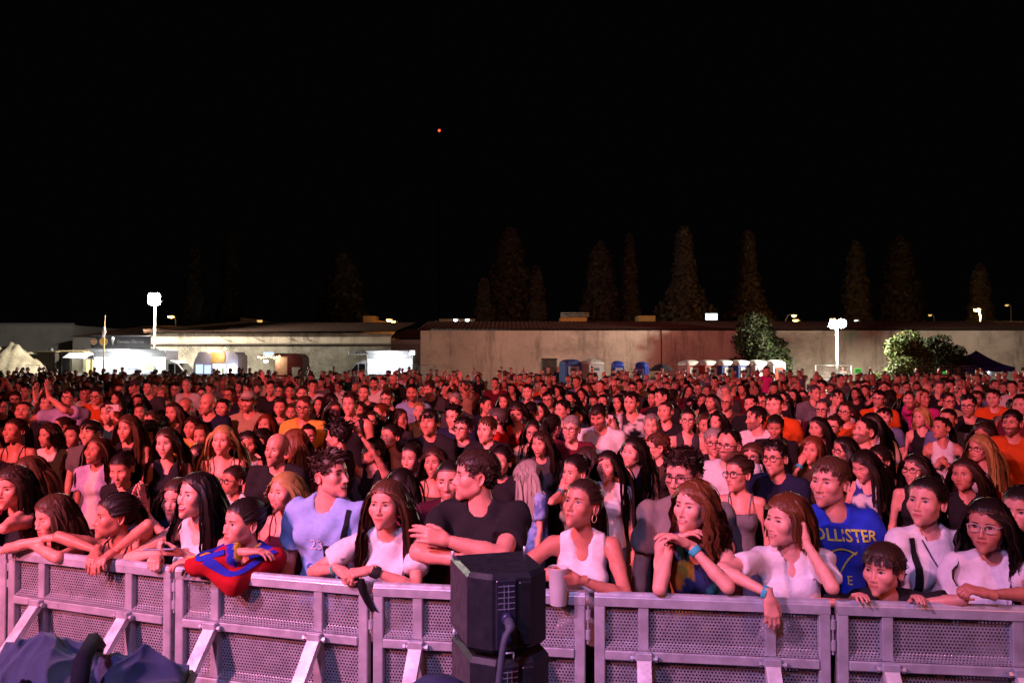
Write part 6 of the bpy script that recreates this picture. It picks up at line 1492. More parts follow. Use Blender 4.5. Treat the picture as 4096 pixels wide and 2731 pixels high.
o15, r15, l15 = front('S', 955, 330, 248, .42, dict(H=1.63, yaw=-24, pitch=8, byaw=-2, lean=2, shape='f1', hair='pony', hairc=K, top='tee', topc=(.72, .70, .72), skin=SM, seed=115, bulk=1.1, hlen=.2), 'person in white tee with two black shoulder straps and a thin necklace cord',
      dict(armL=dict(t=(.12, -.20, 1.17), pole=(1, .2, -.8), hd=(-.3, -.3, .9), hn=(-.3, 1, 0), hp='curl')))
o16, r16, l16 = front('S', 1320, 445, 305, .22, dict(H=1.62, yaw=-14, pitch=2, byaw=-8, lean=6, shape='f1', hair='wavy', hairc=K, top='tee', topc=(.72, .68, .74), skin=ST_, seed=116, bulk=1.16, glasses=True, glc=(.5, .42, .42), ground=.8, hlen=.42, part=-.015), 'person in white tee with pink script and clear glasses, arm on the rail',
      dict(armL=dict(w=railpt(3905, .06, -.05), polew=(1, .1, -.1), hd=(-1, .15, .25), hn=(.1, .3, -1), hp='curl', ), armR=dict(t=(-.24, -.03, .84))))
front('S', 1525, 395, 225, .62, dict(H=1.62, yaw=-20, shape='f0', hair='pony', hairc=K, top='tee', topc=CN['charcoal'], skin=SM, seed=117), 'person in dark tee half cut off by the right edge of the picture')
# sleeve stripes of the tracksuit top
SV5 = r5['shirt'].arr()[0]
for sd, S, E, W in r5['arms']:
    path = [S + (E - S) * t_ for t_ in np.linspace(.05, 1, 9)] + [E + (W - E) * t_ for t_ in np.linspace(.1, .72, 7)]; path = np.array(path)
    for _ in range(2): path[1:-1] = (path[:-2] + 2 * path[1:-1] + path[2:]) / 4
    tg = unit(np.gradient(path, axis=0)); rows_ = []
    for c_, t_ in zip(path, tg):
        o_ = np.array((0, -.8, .6)); o_ = unit(o_ - t_ * (o_ @ t_)); sd_ = np.cross(t_, o_); row = []
        for an in np.linspace(-.25, .25, 5):
            d_ = o_ * math.cos(an) + sd_ * math.sin(an); rel_ = SV5 - c_; al = rel_ @ d_; pr = np.linalg.norm(rel_ - al[:, None] * d_, axis=1); ok_ = (pr < .022) & (al > 0) & (al < .12); row.append(c_ + d_ * ((al[ok_].max() if ok_.any() else .055) + .004))
        rows_.append(row)
    P_ = np.array(rows_)
    for _ in range(2): P_[1:-1] = (P_[:-2] + 2 * P_[1:-1] + P_[2:]) / 4
    g = G(); g.grid(P_, (.02, .03, .42)); put('sleeve_stripe', g.mesh('sleeve_stripe', [MAT['cloth']]), o5)
# prints, straps and things in hand
lz = l13[2]; zc = 1.28 * (people[12]['spec']['H'] / 1.72); S13 = people[12]['spec']
drape(o13, r13, [text_shape('HOLLISTER', .074, .0, zc + .055, (.55, .62, .10), .0012, -.04), stroke_shape([(-.12 + .19 * t_, zc - .06 + .075 * math.sin(t_ * 2.2 + .2)) for t_ in np.linspace(0, 1, 14)], .004, (.45, .6, .1)), stroke_shape([(.075 - .08 * t_, zc + .003 - .12 * t_ ** 1.5) for t_ in np.linspace(0, 1, 10)], .004, (.45, .6, .1)), text_shape('E', .06, .045, zc - .16, (.55, .62, .10)), text_shape('Y', .06, .045, zc - .24, (.55, .62, .10)), text_shape('BL', .06, -.03, zc - .16, (.55, .62, .10)), text_shape('JL', .06, -.03, zc - .24, (.55, .62, .10))], S13['byaw'], 'cloth', 'shirt_print')
S6 = people[5]['spec']; z6 = 1.26 * S6['H'] / 1.72
drape(o6, r6, [text_shape('23', .075, -.005, z6 - .02, (.62, .58, .72)), text_shape('O', .05, -.045, z6 - .13, (.06, .14, .6)), text_shape('II', .05, -.01, z6 - .13, (.06, .14, .6)), rect_shape(.03, .085, z6 - .19, z6 + .0, (.015, .015, .025)), rect_shape(.04, .07, z6 - .17, z6 - .05, (.4, .4, .48)), text_shape('A', .05, .075, z6 - .13, (.06, .14, .6))], S6['byaw'], 'cloth', 'shirt_print')
drape(o6, r6, [stroke_shape([(.155 - .06 * t_, (1.44 - .52 * t_) * S6['H'] / 1.72) for t_ in np.linspace(0, 1, 16)], .013, (.012, .012, .016))], S6['byaw'], 'cloth', 'bag_strap', .010)
S15 = people[14]['spec']; k15 = S15['H'] / 1.72
drape(o15, r15, [stroke_shape([(x_ * (1 + .0 * t_), (1.44 - .42 * t_) * k15) for t_ in np.linspace(0, 1, 14)], .015, (.012, .012, .014)) for x_ in (-.105, .11)], S15['byaw'], 'cloth', 'backpack_strap', .011)
drape(o15, r15, [stroke_shape([(-.055 + .13 * t_, (1.43 - .36 * t_) * k15) for t_ in np.linspace(0, 1, 14)], .0035, (.05, .05, .06))], S15['byaw'], 'cloth', 'necklace_cord', .008)
S16 = people[15]['spec']; k16 = S16['H'] / 1.72; tt = np.linspace(0, 1, 50)
drape(o16, r16, [stroke_shape(np.stack([.045 + .085 * tt + .006 * np.sin(tt * 40), (1.285 + .016 * np.sin(tt * 40 + 1.2) - .01 * tt) * k16], 1), .0022, (.75, .2, .35)), stroke_shape(np.stack([.075 + .05 * tt, (1.25 + .012 * np.sin(tt * 22)) * k16], 1), .002, (.75, .2, .35))], S16['byaw'], 'cloth', 'script_print')
def phone(p, M, label, col=(.02, .02, .025), case=(.35, .35, .5)):
    o = empty('phone', tuple(p), label, 'phone'); o.rotation_euler = Matrix(M.tolist()).to_euler()
    g = G(); g.bbox(-.076, .076, -.0045, .0045, -.0375, .0375, .004, case); put('case', g.mesh('case', [MAT['plastic']], False), o)
    g = G(); g.bbox(-.072, .072, .0047, .0056, -.034, .034, .0004, col); put('screen', g.mesh('screen', [MAT['plastic']], False), o)
    g = G(); g.bbox(-.070, -.045, -.0062, -.0047, -.030, .004, .0006, (.01, .01, .012)); put('camera_bump', g.mesh('camera_bump', [MAT['plastic']], False), o)
W4 = r4['arms'][1][3] + l4; phone(W4 + np.array((-.085, -.065, .032)), Rz(.15) @ Rx(math.radians(80)), 'lilac-backed phone held flat by the laughing person at the rail')
pc = railpt(2228, .0, -.055); g = G(); g.lathe([(.036, -.080), (.037, -.077), (.0405, .0), (.0455, .085), (.0470, .088), (.0455, .088), (.0445, .084), (.039, .0), (.035, -.072), (.001, -.072)], 24, (.7, .7, .8))
cup = put('plastic_cup', mesh_from('plastic_cup', *g.arr()[:3], None, True, [MAT['cup']]), None, tuple(pc + np.array((0, 0, .03))), 'frosted plastic cup held in both hands over the rail', 'cup')
g = G(); g.lathe([(.001, -.070), (.0345, -.070), (.0382, .0), (.0395, .02), (.001, .02)], 20, (.5, .55, .85)); put('drink', mesh_from('drink', g.arr()[0], g.arr()[1], None, g.arr()[3], True, [MAT['plastic']]), cup)
# black cloth hanging from the rail joint
p = railpt(1455, .01, -.03); g = G(); n = 14; tv = np.linspace(0, 1, n); gp = np.stack([np.stack([p[0] + .02 * tv + (w_ - .5) * .045 * (1 - .3 * tv) + .05 * tv ** 2, p[1] - .035 + .02 * tv + .006 * np.sin(w_ * 6 + tv * 5), p[2] + .02 - .16 * tv], 1) for w_ in np.linspace(0, 1, 7)]); g.grid(gp, (.01, .009, .012)); g.grid(gp[::-1] + (0, .006, 0), (.01, .009, .012)); put('black_scarf', g.mesh('black_scarf', [MAT['cloth']]), label='black cloth hanging over the rail at the panel joint', cat='scarf')

# ================================================================ the rows behind
# crop, x, top of hair, head height, sex, hair style, hair colour, garment, colour, yaw, pitch, extras
ROWS = '''
A 150 670 240 f pony b cami black -42 8 ex=s|hlen=.3
A 300 1025 240 f long br tank red -75 -6 
A 690 745 205 f long b tank charcoal -28 0 
A 845 700 230 m bowl k tee grey -38 4 ex=s
A 900 870 240 f long br shirt lilac -34 14 ex=o|pat=open
A 1150 1060 290 f bun k scoop black -28 -16 ex=s|closed=1
A 1185 640 240 f long br tank black -30 0 
A 1370 710 230 m curly k tee paleblue -78 2 glasses=1
A 1545 765 280 f long b tank black -22 2 hlen=.5
A 1830 930 250 f long b tee brown -36 6 ex=o|child=1
A 2055 740 270 f long bl cami tan -14 4 hlen=.5
A 2285 800 245 f long k tank white -4 0 ex=s|hlen=.5
A 1860 745 200 f bun br tank white -22 0 
A 1775 660 200 f bob b tee yellow -20 0 
A 2155 1120 265 f bun b polo white -50 2 glasses=1|child=1
A 1655 1245 235 f long b tee navy -30 0 pose=clap2
A 650 380 240 m short k tee lilac -42 4 glasses=1|pose=clap
A 1920 430 195 m bald k tee navy -36 2 beard=.25
A 2290 410 190 m short br tee tan -30 0 cap=.42,.36,.32|beard=.6
A 1005 530 195 f curly b scoop teal -30 0 pose=phone1
A 905 400 160 m short k tee orange -20 -14 glasses=1
A 790 370 140 m short k tee white 10 -4 
A 2060 490 175 m short k tee navy -30 2 ex=s
A 1600 525 185 f wavy b tee brown -30 0 
A 1550 640 165 f long br tee charcoal -24 0 
A 1400 615 160 m short dg tee black -20 0 
A 1250 310 150 m buzz k tee black -60 0 cap=.05,.045,.05
A 1370 320 135 m buzz k tee charcoal -30 6 ex=s
A 1110 345 135 m short b tee charcoal -20 0 glasses=1
A 1720 305 160 m short gr tee white -10 4 recede=.5
A 1715 480 175 m bald k tee brown -34 0 
A 1280 445 150 f long k scoop black -20 0 
A 1295 540 160 f bun b tee maroon -10 0 
A 1085 420 170 f long k tee black -40 0 
A 1490 380 125 f bob bl tee tan -10 0 
A 1620 340 115 m short k tee navy -10 -6 glasses=1
A 1990 310 110 f curly rd tee charcoal -10 0 
A 2110 385 140 m buzz b tee black -20 0 glasses=1
A 2200 335 110 f long b tee maroon -20 0 
A 42 490 155 m short k tee black -10 0 glasses=1
A 150 420 150 m short b tee charcoal -4 0 glasses=1|ex=s
A 232 510 200 m buzz k tee black -20 10 ex=s
A 250 350 140 m short k tee brown -30 0 
A 90 300 110 m short k tee maroon -20 0 
A 2210 645 185 f curly au tee brown 30 -4 
A 1860 390 120 m short k tee charcoal -10 0 glasses=1
A 560 170 95 m short b tee black -30 0 
A 2250 440 150 m short b tee navy -20 0 
A 460 440 170 m short k tee charcoal -50 0 
B 205 820 290 m bald gr tee black -32 2 ex=s|beard=.3|print=1
B 280 1190 270 f long bl cami maroon -40 4 ex=s
B 365 760 270 f long au tank red -100 -4 hlen=.45
B 490 735 205 f pony k tank white -6 0 glasses=1|ex=o
B 760 690 260 f afro k tee black -110 0 
B 1075 880 250 f pony k tank black -58 16 pose=wave
B 1240 730 245 f bun k band tan -44 6 
B 1430 930 225 f pony k scoop black -26 2 
B 1640 950 275 f long b cami brown -18 4 ex=s
B 1785 1065 265 m buzz k tee maroon -8 0 beard=.3|gaze=-.8
B 1600 590 230 m bowl k tee black -24 6 closed=1
B 1825 550 205 m quiff k tee navy -30 -4 
B 1905 660 225 m curly k tee black -32 2 glasses=1
B 2125 650 225 m short br tee black -34 2 
B 2215 580 220 m short dg tee red -118 0 
B 445 465 205 m short br tee yellow -10 0 glasses=1|ex=s|beard=.5
B 870 430 205 m quiff b tank black -18 2 
B 1440 350 155 m short k tee paleblue -10 0 beard=.6|print=2
B 1505 530 165 f bun bl tank white -10 2 ex=s
B 1320 575 185 f long b tee charcoal 58 -2 
B 1150 545 185 f pony rd tee black -58 0 
B 1600 340 165 m short b tee charcoal -42 -12 
B 1835 430 175 m short gr tee charcoal -20 0 
B 1000 350 165 m buzz b tee black -14 0 beard=.2
B 1270 280 155 m bald k tee black -30 -14 beard=.7
B 1090 290 125 m short k tee white -20 0 beard=.6
B 1210 400 170 m short b tee charcoal -30 0 glasses=1|beard=.4
B 430 365 145 m curly b tee brown -4 0 beard=.5
B 320 345 140 m short k tee charcoal -4 0 
B 220 355 125 m short b tee black -20 0 glasses=1
B 140 320 135 m short k tee black -20 0 
B 230 480 175 f bun b tee grey -10 0 
B 330 540 165 f bun br tee tan -10 0 
B 95 640 195 f wavy rd tee charcoal -20 0 ex=s
B 35 600 170 f long b tee maroon -20 0 glasses=1
B 60 780 180 f bob k tee black -30 -6 
B 970 630 195 f long b scoop maroon -10 -2 closed=1
B 1065 610 185 f bob b tee black -10 0 glasses=1
B 720 510 190 f long b tee maroon 10 0 ex=s
B 1370 240 135 m short k tee white -30 0 
B 1430 290 125 f long b tee charcoal -10 0 
B 2110 470 160 f pony k tee navy 40 0 
B 2280 440 160 f long b cami black -10 0 
B 1740 350 155 f bob b tee charcoal -20 0 
B 690 430 150 f bob k tee black 150 0 
B 2200 290 130 m short b tee maroon -20 0 
B 2040 270 140 f long k tee black -10 0 
B 1340 1165 260 f long k tee maroon 160 0 
B 2255 960 245 f pony k tee black -30 0 
B 520 310 120 m short k tee white 20 0 
B 770 330 140 f pony k tee white -60 0 pose=phone2
B 660 280 120 f curly br tee maroon -10 0 
B 590 480 150 f bob b tee black -20 0 
B 960 520 160 f long b tee charcoal -20 0 
C 150 1120 290 f long gr shirt paleblue -95 -38 pat=stripe|hlen=.36
C 575 1000 275 f bun k band tan -38 2 pose=chin
C 875 1000 300 f long k scoop white -18 2 hlen=.55
C 1110 855 275 f wavy k tank black -30 2 hlen=.42
C 1985 775 290 m short k tee white -24 2 glasses=1|beard=.6|recede=.7
C 2075 1045 320 f bun b cami grey -38 4 glasses=1
C 1850 785 245 m short gr tee black -4 0 glasses=1
C 545 640 235 m short gr tee maroon -24 4 glasses=1|beard=.2
C 265 780 245 f wavy b tee charcoal -20 0 ex=o|hlen=.42
C 1610 570 245 f pony k tank charcoal -6 2 glasses=1
C 1275 640 215 m short gr tee black 0 2 ex=s
C 795 580 235 m short k tee white -20 -16 beard=.6
C 905 665 200 m short b tee tan -10 0 pose=film
C 1335 830 245 f curly br tee brown -76 0 glasses=1
C 1095 415 195 m curly k shirt white -20 0 pat=bw
C 1410 510 195 m buzz b polo black -22 4 ex=s
C 1970 425 175 m bald k tee brown -18 0 glasses=1
C 2245 560 215 m short k tee white -66 0 beard=.5
C 2205 890 235 f long br tee tan -20 0 glasses=1
C 2195 445 185 m short k tee black -20 0 
C 470 490 195 m short k tee navy -46 0 
C 605 560 190 f bob k tee charcoal -10 -4 
C 330 420 155 m short k tee brown -16 0 glasses=1
C 150 345 150 m short k tee steel -16 0 
C 815 310 145 m buzz b tee charcoal -30 4 ex=s
C 930 305 130 m bald k tee grey -10 0 glasses=1
C 640 390 160 f long k tee black -14 0 
C 835 450 150 m short k tee maroon -10 2 ex=s
C 755 460 140 f pony b tee maroon -20 0 
C 975 450 155 f long k tee black -20 0 
C 1105 330 120 m short k tee charcoal -4 0 glasses=1
C 1170 300 115 m short k tee cream -10 0 
C 1290 330 140 f long b tee black -4 0 pose=film
C 1290 415 160 f long k tee maroon -14 0 closed=1
C 1625 360 120 f long b tee maroon -10 0 
C 1745 435 165 f long b tee tan 0 0 
C 1835 440 165 f long k tee black -30 0 
C 1860 280 150 m short k tee white -16 0 
C 1640 490 150 f bun k tee maroon -10 -4 
C 1885 605 215 f bob k tee black -30 2 ex=s
C 260 520 180 f long k tee charcoal -16 0 
C 375 620 230 f pony k tee maroon 140 0 
C 170 550 200 m short k tee black -30 -20 
C 45 550 235 f long k tank red -10 -16 
C 195 710 230 f long k tee tan -4 0 glasses=1
C 1960 360 130 m short gr tee charcoal -10 0 
C 2110 350 140 f bob b tee maroon -20 0 
C 600 280 115 m buzz br tee steel -40 0 
C 385 270 100 f long k tee brown -10 0 
C 690 950 250 f long b tee black 130 0 
C 540 420 150 f long k tee charcoal -30 0 
C 1380 390 160 m short k tee black -60 0 
C 1480 395 200 f long k tee black 100 0 
C 2290 430 170 m short b tee charcoal -10 0 glasses=1
D 65 900 295 m curly k tee navy -32 4 glasses=1
D 395 870 245 f bob au tee brown -14 2 pose=mouth
D 455 660 225 f long k scoop black -24 4 ex=s
D 595 650 205 f curly b tee maroon -20 0 glasses=1
D 690 830 240 f long k tee tan -48 0 glasses=1|child=1
D 885 680 245 m short k tee cream -46 16 beard=.6|recede=.4
D 1000 940 275 f pony k cami teal -38 0 
D 865 1050 295 f long k tank steel -30 -22 pat=paisley|closed=1
D 1345 1010 275 f long k tank black -26 2 ex=s|glasses=1
D 1795 1030 275 f long b scoop black -26 4 
D 1935 830 255 f long bl tank grey -28 0 glasses=1|pat=pale
D 1590 660 215 f pony k tank white -36 6 pose=clasp
D 1400 575 185 f bob bl tank black -30 2 
D 1645 580 205 m buzz k tee steel -16 0 
D 1965 710 230 f long b tee black -20 -6 
D 2235 590 235 m short k tee orange -20 2 beard=.7
D 1835 450 195 m curly k tee black -10 0 glasses=1|beard=.4
D 1405 390 165 m short b tee magenta 38 0 ex=s|pose=ear
D 1640 425 160 m short b tee tan 30 -4 glasses=1
D 1010 400 165 m short k tee orange -14 0 glasses=1|beard=.3
D 1285 410 155 m wavy b tee charcoal -10 0 beard=.6
D 495 500 185 m short dg tee maroon -18 2 glasses=1|recede=.6
D 420 360 145 m short dg shirt grey 34 0 pat=camo
D 710 510 205 f long b tee orange -20 0 glasses=1|print=3
D 625 400 160 m bowl k tee white 30 0 
D 60 435 205 m short k tee orange -20 0 
D 55 680 225 f pony k tee black -10 -14 
D 945 610 230 f long k tee white -30 0 pat=bars
D 1060 580 180 m short k tee steel -20 0 
D 490 310 140 m short k tee charcoal -30 0 
D 660 260 125 m short k tee grey 40 0 
D 800 380 130 f long k tee black -10 0 
D 890 360 115 f long b tee charcoal -20 0 
D 2065 400 160 m short k tee orange -10 0 
D 1910 410 155 m short b tee black -10 0 beard=.5
D 2245 320 125 m short k tee white -20 0 
D 1120 405 190 f long k tee brown 120 0 
D 2110 670 180 f bob gr tee tan -10 0 glasses=1
D 2235 500 150 m short k tee charcoal 20 0 glasses=1
D 135 420 140 f long k tee black -30 0 
D 230 405 120 f bob k tee charcoal -20 0 
D 320 410 115 f long k tee black -10 0 
D 1070 335 100 f bob b tee maroon -20 0 
D 200 230 100 m short k tee black -10 0 glasses=1
D 2330 440 200 m short k tee maroon -30 0 
D 1230 480 150 f long b tee tan -10 0 
'''
PATS = dict(open=pat_open, stripe=pat_stripe((.12, .18, .45), 300), bw=pat_blob([(.02, .02, .02), (.6, .6, .6)], 60, 2), paisley=pat_blob([(.03, .05, .3), (.65, .65, .7)], 90, 3), camo=pat_blob([(.12, .12, .14), (.2, .2, .22), (.16, .15, .2)], 70, 4), bars=pat_spots((.01, .01, .015), .035, 5, 9), pale=lambda V, tc, rng, arms, s: np.tile((.45, .43, .47), (len(V), 1)))
def pose_arms(p, spec, loc, Rb):
    if p == 'clap': return dict(armR=dict(hw=(-.32, -.20, -.02), pole=(-1, -.3, -.8), hd=(.05, -.1, 1), hn=(1, -.3, 0), hp='flat'), armL=dict(hw=(-.14, -.22, .02), pole=(1, -.3, -.8), hd=(-.05, -.1, 1), hn=(-1, .2, 0), hp='flat'))
    if p == 'clap2': return dict(armR=dict(hw=(-.20, -.16, -.05), pole=(-1, -.2, -.9), hd=(.15, -.1, 1), hn=(1, .1, 0), hp='flat'), armL=dict(hw=(-.12, -.18, -.03), pole=(.6, -.6, -1), hd=(-.05, -.1, 1), hn=(-1, .1, 0), hp='flat'))
    if p == 'wave': return dict(armR=dict(hw=(-.36, -.26, .22), pole=(-1, .2, -.8), hd=(.3, -.1, 1), hn=(.6, -.7, 0), hp='spread'), armL=dict(hw=(-.16, -.30, .33), pole=(.9, -.4, -.3), hd=(-.35, -.1, 1), hn=(-.3, -.9, 0), hp='spread'))
    if p in ('phone1', 'phone2'): return dict(armL=dict(h=(.13 if p == 'phone1' else -.02, -.16, -.03 if p == 'phone1' else .12), pole=(1, -.2, -1), hd=(-.2, -.1, 1), hn=(-.2, -1, 0), hp='grip'))
    if p == 'film': return dict(armR=dict(h=(-.10, -.24, .02), pole=(-1, -.2, -1), hd=(.35, -.1, .9), hn=(.6, -.6, 0), hp='grip'), armL=dict(h=(.10, -.24, .02), pole=(1, -.2, -1), hd=(-.35, -.1, .9), hn=(-.6, -.6, 0), hp='grip'))
    if p == 'chin': return dict(armR=dict(h=(-.07, -.06, -.15), pole=(-.6, -1, -1), hd=(.3, .1, 1), hn=(.6, .5, 0), hp='relax'))
    if p == 'mouth': return dict(armR=dict(h=(-.055, -.135, -.13), pole=(-.6, -.6, -1), hd=(.5, .1, .9), hn=(.2, 1, 0), hp='curl'))
    if p == 'clasp': return dict(armR=dict(t=(-.05, -.21, 1.22), pole=(-1, .2, -1), hd=(.6, -.2, .7), hn=(.4, .8, 0), hp='curl'), armL=dict(t=(.07, -.22, 1.20), pole=(1, .2, -1), hd=(-.6, -.2, .7), hn=(-.4, .8, 0), hp='curl'))
    if p == 'ear': return dict(armR=dict(h=(-.10, -.04, -.03), pole=(-1, -.3, -.8), hd=(.1, .1, 1), hn=(1, 0, 0), hp='curl'))
    return {}
POSEW = dict(clap2='clapping close behind the laughing one', clap='clapping with raised hands', wave='waving both arms overhead', phone1='holding up a white phone', phone2='holding a phone high', film='filming with a phone', chin='resting chin on a hand', mouth='hand over the mouth', clasp='hands clasped at the chest', ear='touching one ear')
TOPW = dict(tee='tee', tank='tank top', cami='strap top', band='strapless top', scoop='cap-sleeved top', shirt='open shirt', polo='polo shirt', long='long-sleeved top', vtee='v-neck tee')
SKW = [SL, SM, SM, SM, ST_]
rgm = np.random.default_rng(77); mids = []
for ln_ in ROWS.strip().split('\n'):
    f_ = ln_.split(); c, x, top, h = f_[0], float(f_[1]), float(f_[2]), float(f_[3]); sex, hair, hcol, garm, colr, yaw, pitch = f_[4], f_[5], f_[6], f_[7], f_[8], float(f_[9]), float(f_[10])
    ex_ = dict(kv.split('=') for kv in f_[11].split('|')) if len(f_) > 11 else {}
    px, pyt = cp(c, x, top); hp = h * CROP[c][2]; child = 'child' in ex_
    D = F_PX * (.247 if not child else .235) / hp
    Ht = lambda D: HC - (pyt - HOR) * D / F_PX - .012
    lo_, hi_ = (1.30, 1.60) if child else ((1.52, 1.76) if sex == 'f' else (1.62, 1.90))
    if 'pitch' and pitch < -10: lo_ -= .12
    H = Ht(D)
    if H < lo_: D = (HC - .012 - lo_) * F_PX / (pyt - HOR)
    elif H > hi_: D = (HC - .012 - hi_) * F_PX / (pyt - HOR)
    D = max(D, rail_xy(px)[1] + .62); H = np.clip(Ht(D), 1.25, 1.95)
    if pitch < -10: H += .06
    spec = dict(H=float(H), sex=sex, hair=hair, hairc=HAIRC[hcol] * float(rgm.uniform(.8, 1.2)), top=garm, topc=np.array(CN[colr]) * float(rgm.uniform(.85, 1.15)), yaw=yaw + float(rgm.uniform(-5, 5)), pitch=pitch, roll=float(rgm.uniform(-5, 5)), skin=SKW[rgm.integers(5)] * float(rgm.uniform(.9, 1.06)), seed=int(rgm.integers(1 << 20)), lod=1 if hp > 96 else 2,
                shape=('c0' if child else (['m0', 'm1', 'm2'] if sex == 'm' else ['f0', 'f1', 'f2'])[rgm.integers(3)]), bulk=float(rgm.uniform(.94, 1.1) if sex == 'f' else rgm.uniform(.98, 1.14)), legc=[(.02, .022, .03), (.03, .045, .1), (.08, .08, .085)][rgm.integers(3)], part=float(rgm.uniform(-.02, .02)), fl=float(rgm.uniform(.4, 1.2)))
    fi = math.degrees(math.atan2(X(px, D), D)); spec['byaw'] = spec['yaw'] * .35 - fi * .6 if abs(yaw) < 90 else spec['yaw'] * .9; spec['yaw'] -= fi
    spec['hsc'] = tuple(rgm.uniform((.93, .95, .94), (1.06, 1.04, 1.06)))
    if child: spec['child'] = True
    for k in ('ex',): 
        if k in ex_: spec['ex'] = ex_[k]
    for k in ('beard', 'recede', 'gaze', 'hlen'): 
        if k in ex_: spec[k] = float(ex_[k])
    if 'ex' not in ex_ and 'closed' not in ex_:
        q_ = rgm.random(); spec['ex'] = 's' if q_ < .3 else 'o' if q_ < .36 else 'n'
    if 'gaze' not in ex_: spec['gaze'] = float(rgm.choice([-.6, -.3, 0]))
    if 'closed' in ex_: spec['closed'] = True
    if 'glasses' in ex_: spec['glasses'] = True; spec['ground'] = float(rgm.uniform(.5, .95))
    if 'cap' in ex_: spec['cap'] = np.array([float(v) for v in ex_['cap'].split(',')])
    if 'pat' in ex_: spec['pat'] = PATS[ex_['pat']]
    mids.append(dict(px=px, py=pyt + hp / 2, hp=hp, D=D, spec=spec, garm=garm, col=colr, ex=ex_, yaw=yaw, pitch=pitch))
# keep neighbours apart
for it in range(30):
    for i, a in enumerate(mids):
        for b in mids[:i]:
            dx = X(a['px'], a['D']) - X(b['px'], b['D']); dy = a['D'] - b['D']
            if abs(dx) < .36 and abs(dy) < .27:
                q = (.28 - abs(dy)) / 2; sg = 1 if dy >= 0 else -1; mn = rail_xy(a['px'])[1] + .58
                a['D'] = max(a['D'] + sg * q, mn); b['D'] = max(b['D'] - sg * q, mn)
mids.sort(key=lambda m: m['D'])
# ---- occupancy picture: front to back, which head is in front of which
BW, BH = 1024, 682; occ = np.zeros((BH, BW), bool)
def paint(px, py, hp):
    x, y, r = px / 4, py / 4, hp / 8; y0, y1 = int(max(0, y - r)), int(min(BH, y + r)); x0, x1 = int(max(0, x - r * .75)), int(min(BW, x + r * .75)); occ[y0:y1, x0:x1] = True
    y2 = int(min(BH, y + r * 1.15)); x0, x1 = int(max(0, x - r * 1.75)), int(min(BW, x + r * 1.75)); occ[max(0, y2):, x0:x1] = True
def cover(px, py, hp):
    x, y, r = px / 4, py / 4, hp / 8; y0, y1 = int(max(0, y - r)), int(min(BH, y + r)); x0, x1 = int(max(0, x - r * .75)), int(min(BW, x + r * .75))
    a = occ[y0:y1, x0:x1]; return 1. if a.size == 0 else a.mean()
rgf = np.random.default_rng(5); cand = []
pts = [np.array((p['loc'][0], p['loc'][1])) for p in people] + [np.array((X(m['px'], m['D']), m['D'])) for m in mids]
PT = np.array(pts)
D = 6.7
while D < 50:
    dens = .40 if D < 13 else .48 if D < 20 else .46
    hwx = .66 * D + 1.; n = int(2 * hwx / dens)
    for i in range(n):
        if D > 40 and rgf.random() < (D - 40) / 12: continue
        cand.append((D + rgf.uniform(-.22, .22), -hwx + 2 * hwx * (i + rgf.random()) / n))
    D += .42 if D < 13 else .5 if D < 20 else .58
cand.sort(); fill = []; far = []
spx = [(m['px'], m['py'], m['hp'], m['D']) for m in mids]
mi = 0
for fp in front_ids: paint(fp[0], fp[1], 190)
for D, x in cand:
    while mi < len(mids) and mids[mi]['D'] < D: paint(mids[mi]['px'], mids[mi]['py'], mids[mi]['hp']); mi += 1
    if np.min(np.hypot(PT[:, 0] - x, PT[:, 1] - D)) < (.34 if D < 13 else .40): continue
    sex = 'm' if rgf.random() < .5 else 'f'; H = rgf.normal(1.74, .06) if sex == 'm' else rgf.normal(1.63, .055)
    px = CX + x / D * F_PX; top = HOR + (HC - H) / D * F_PX; hp = .245 * F_PX / D; py = top + hp / 2
    if not -80 < px < 4180: continue
    if cover(px, py, hp) > (.8 if D < 18 else .9): continue
    bad = False; kk = 1. if D < 13 else .62
    for qx, qy, qh, qD in spx:
        if qD > D and abs(qx - px) < (qh * .37 + hp * 1.0):
            if py + hp * .5 < qy + qh * .55 and abs(qx - px) > (qh + hp) * .36: continue      # only the shoulder passes
            if top - hp * .05 < qy + qh * .42 and abs(qx - px) < (qh + hp) * .40 * kk: bad = True; break
            if D < 13 and top + hp < qy + qh * .4: bad = True; break
    if bad: continue
    PT = np.vstack([PT, (x, D)]); paint(px, py, hp); fill.append(dict(px=px, py=py, hp=hp, D=D, H=H, sex=sex))
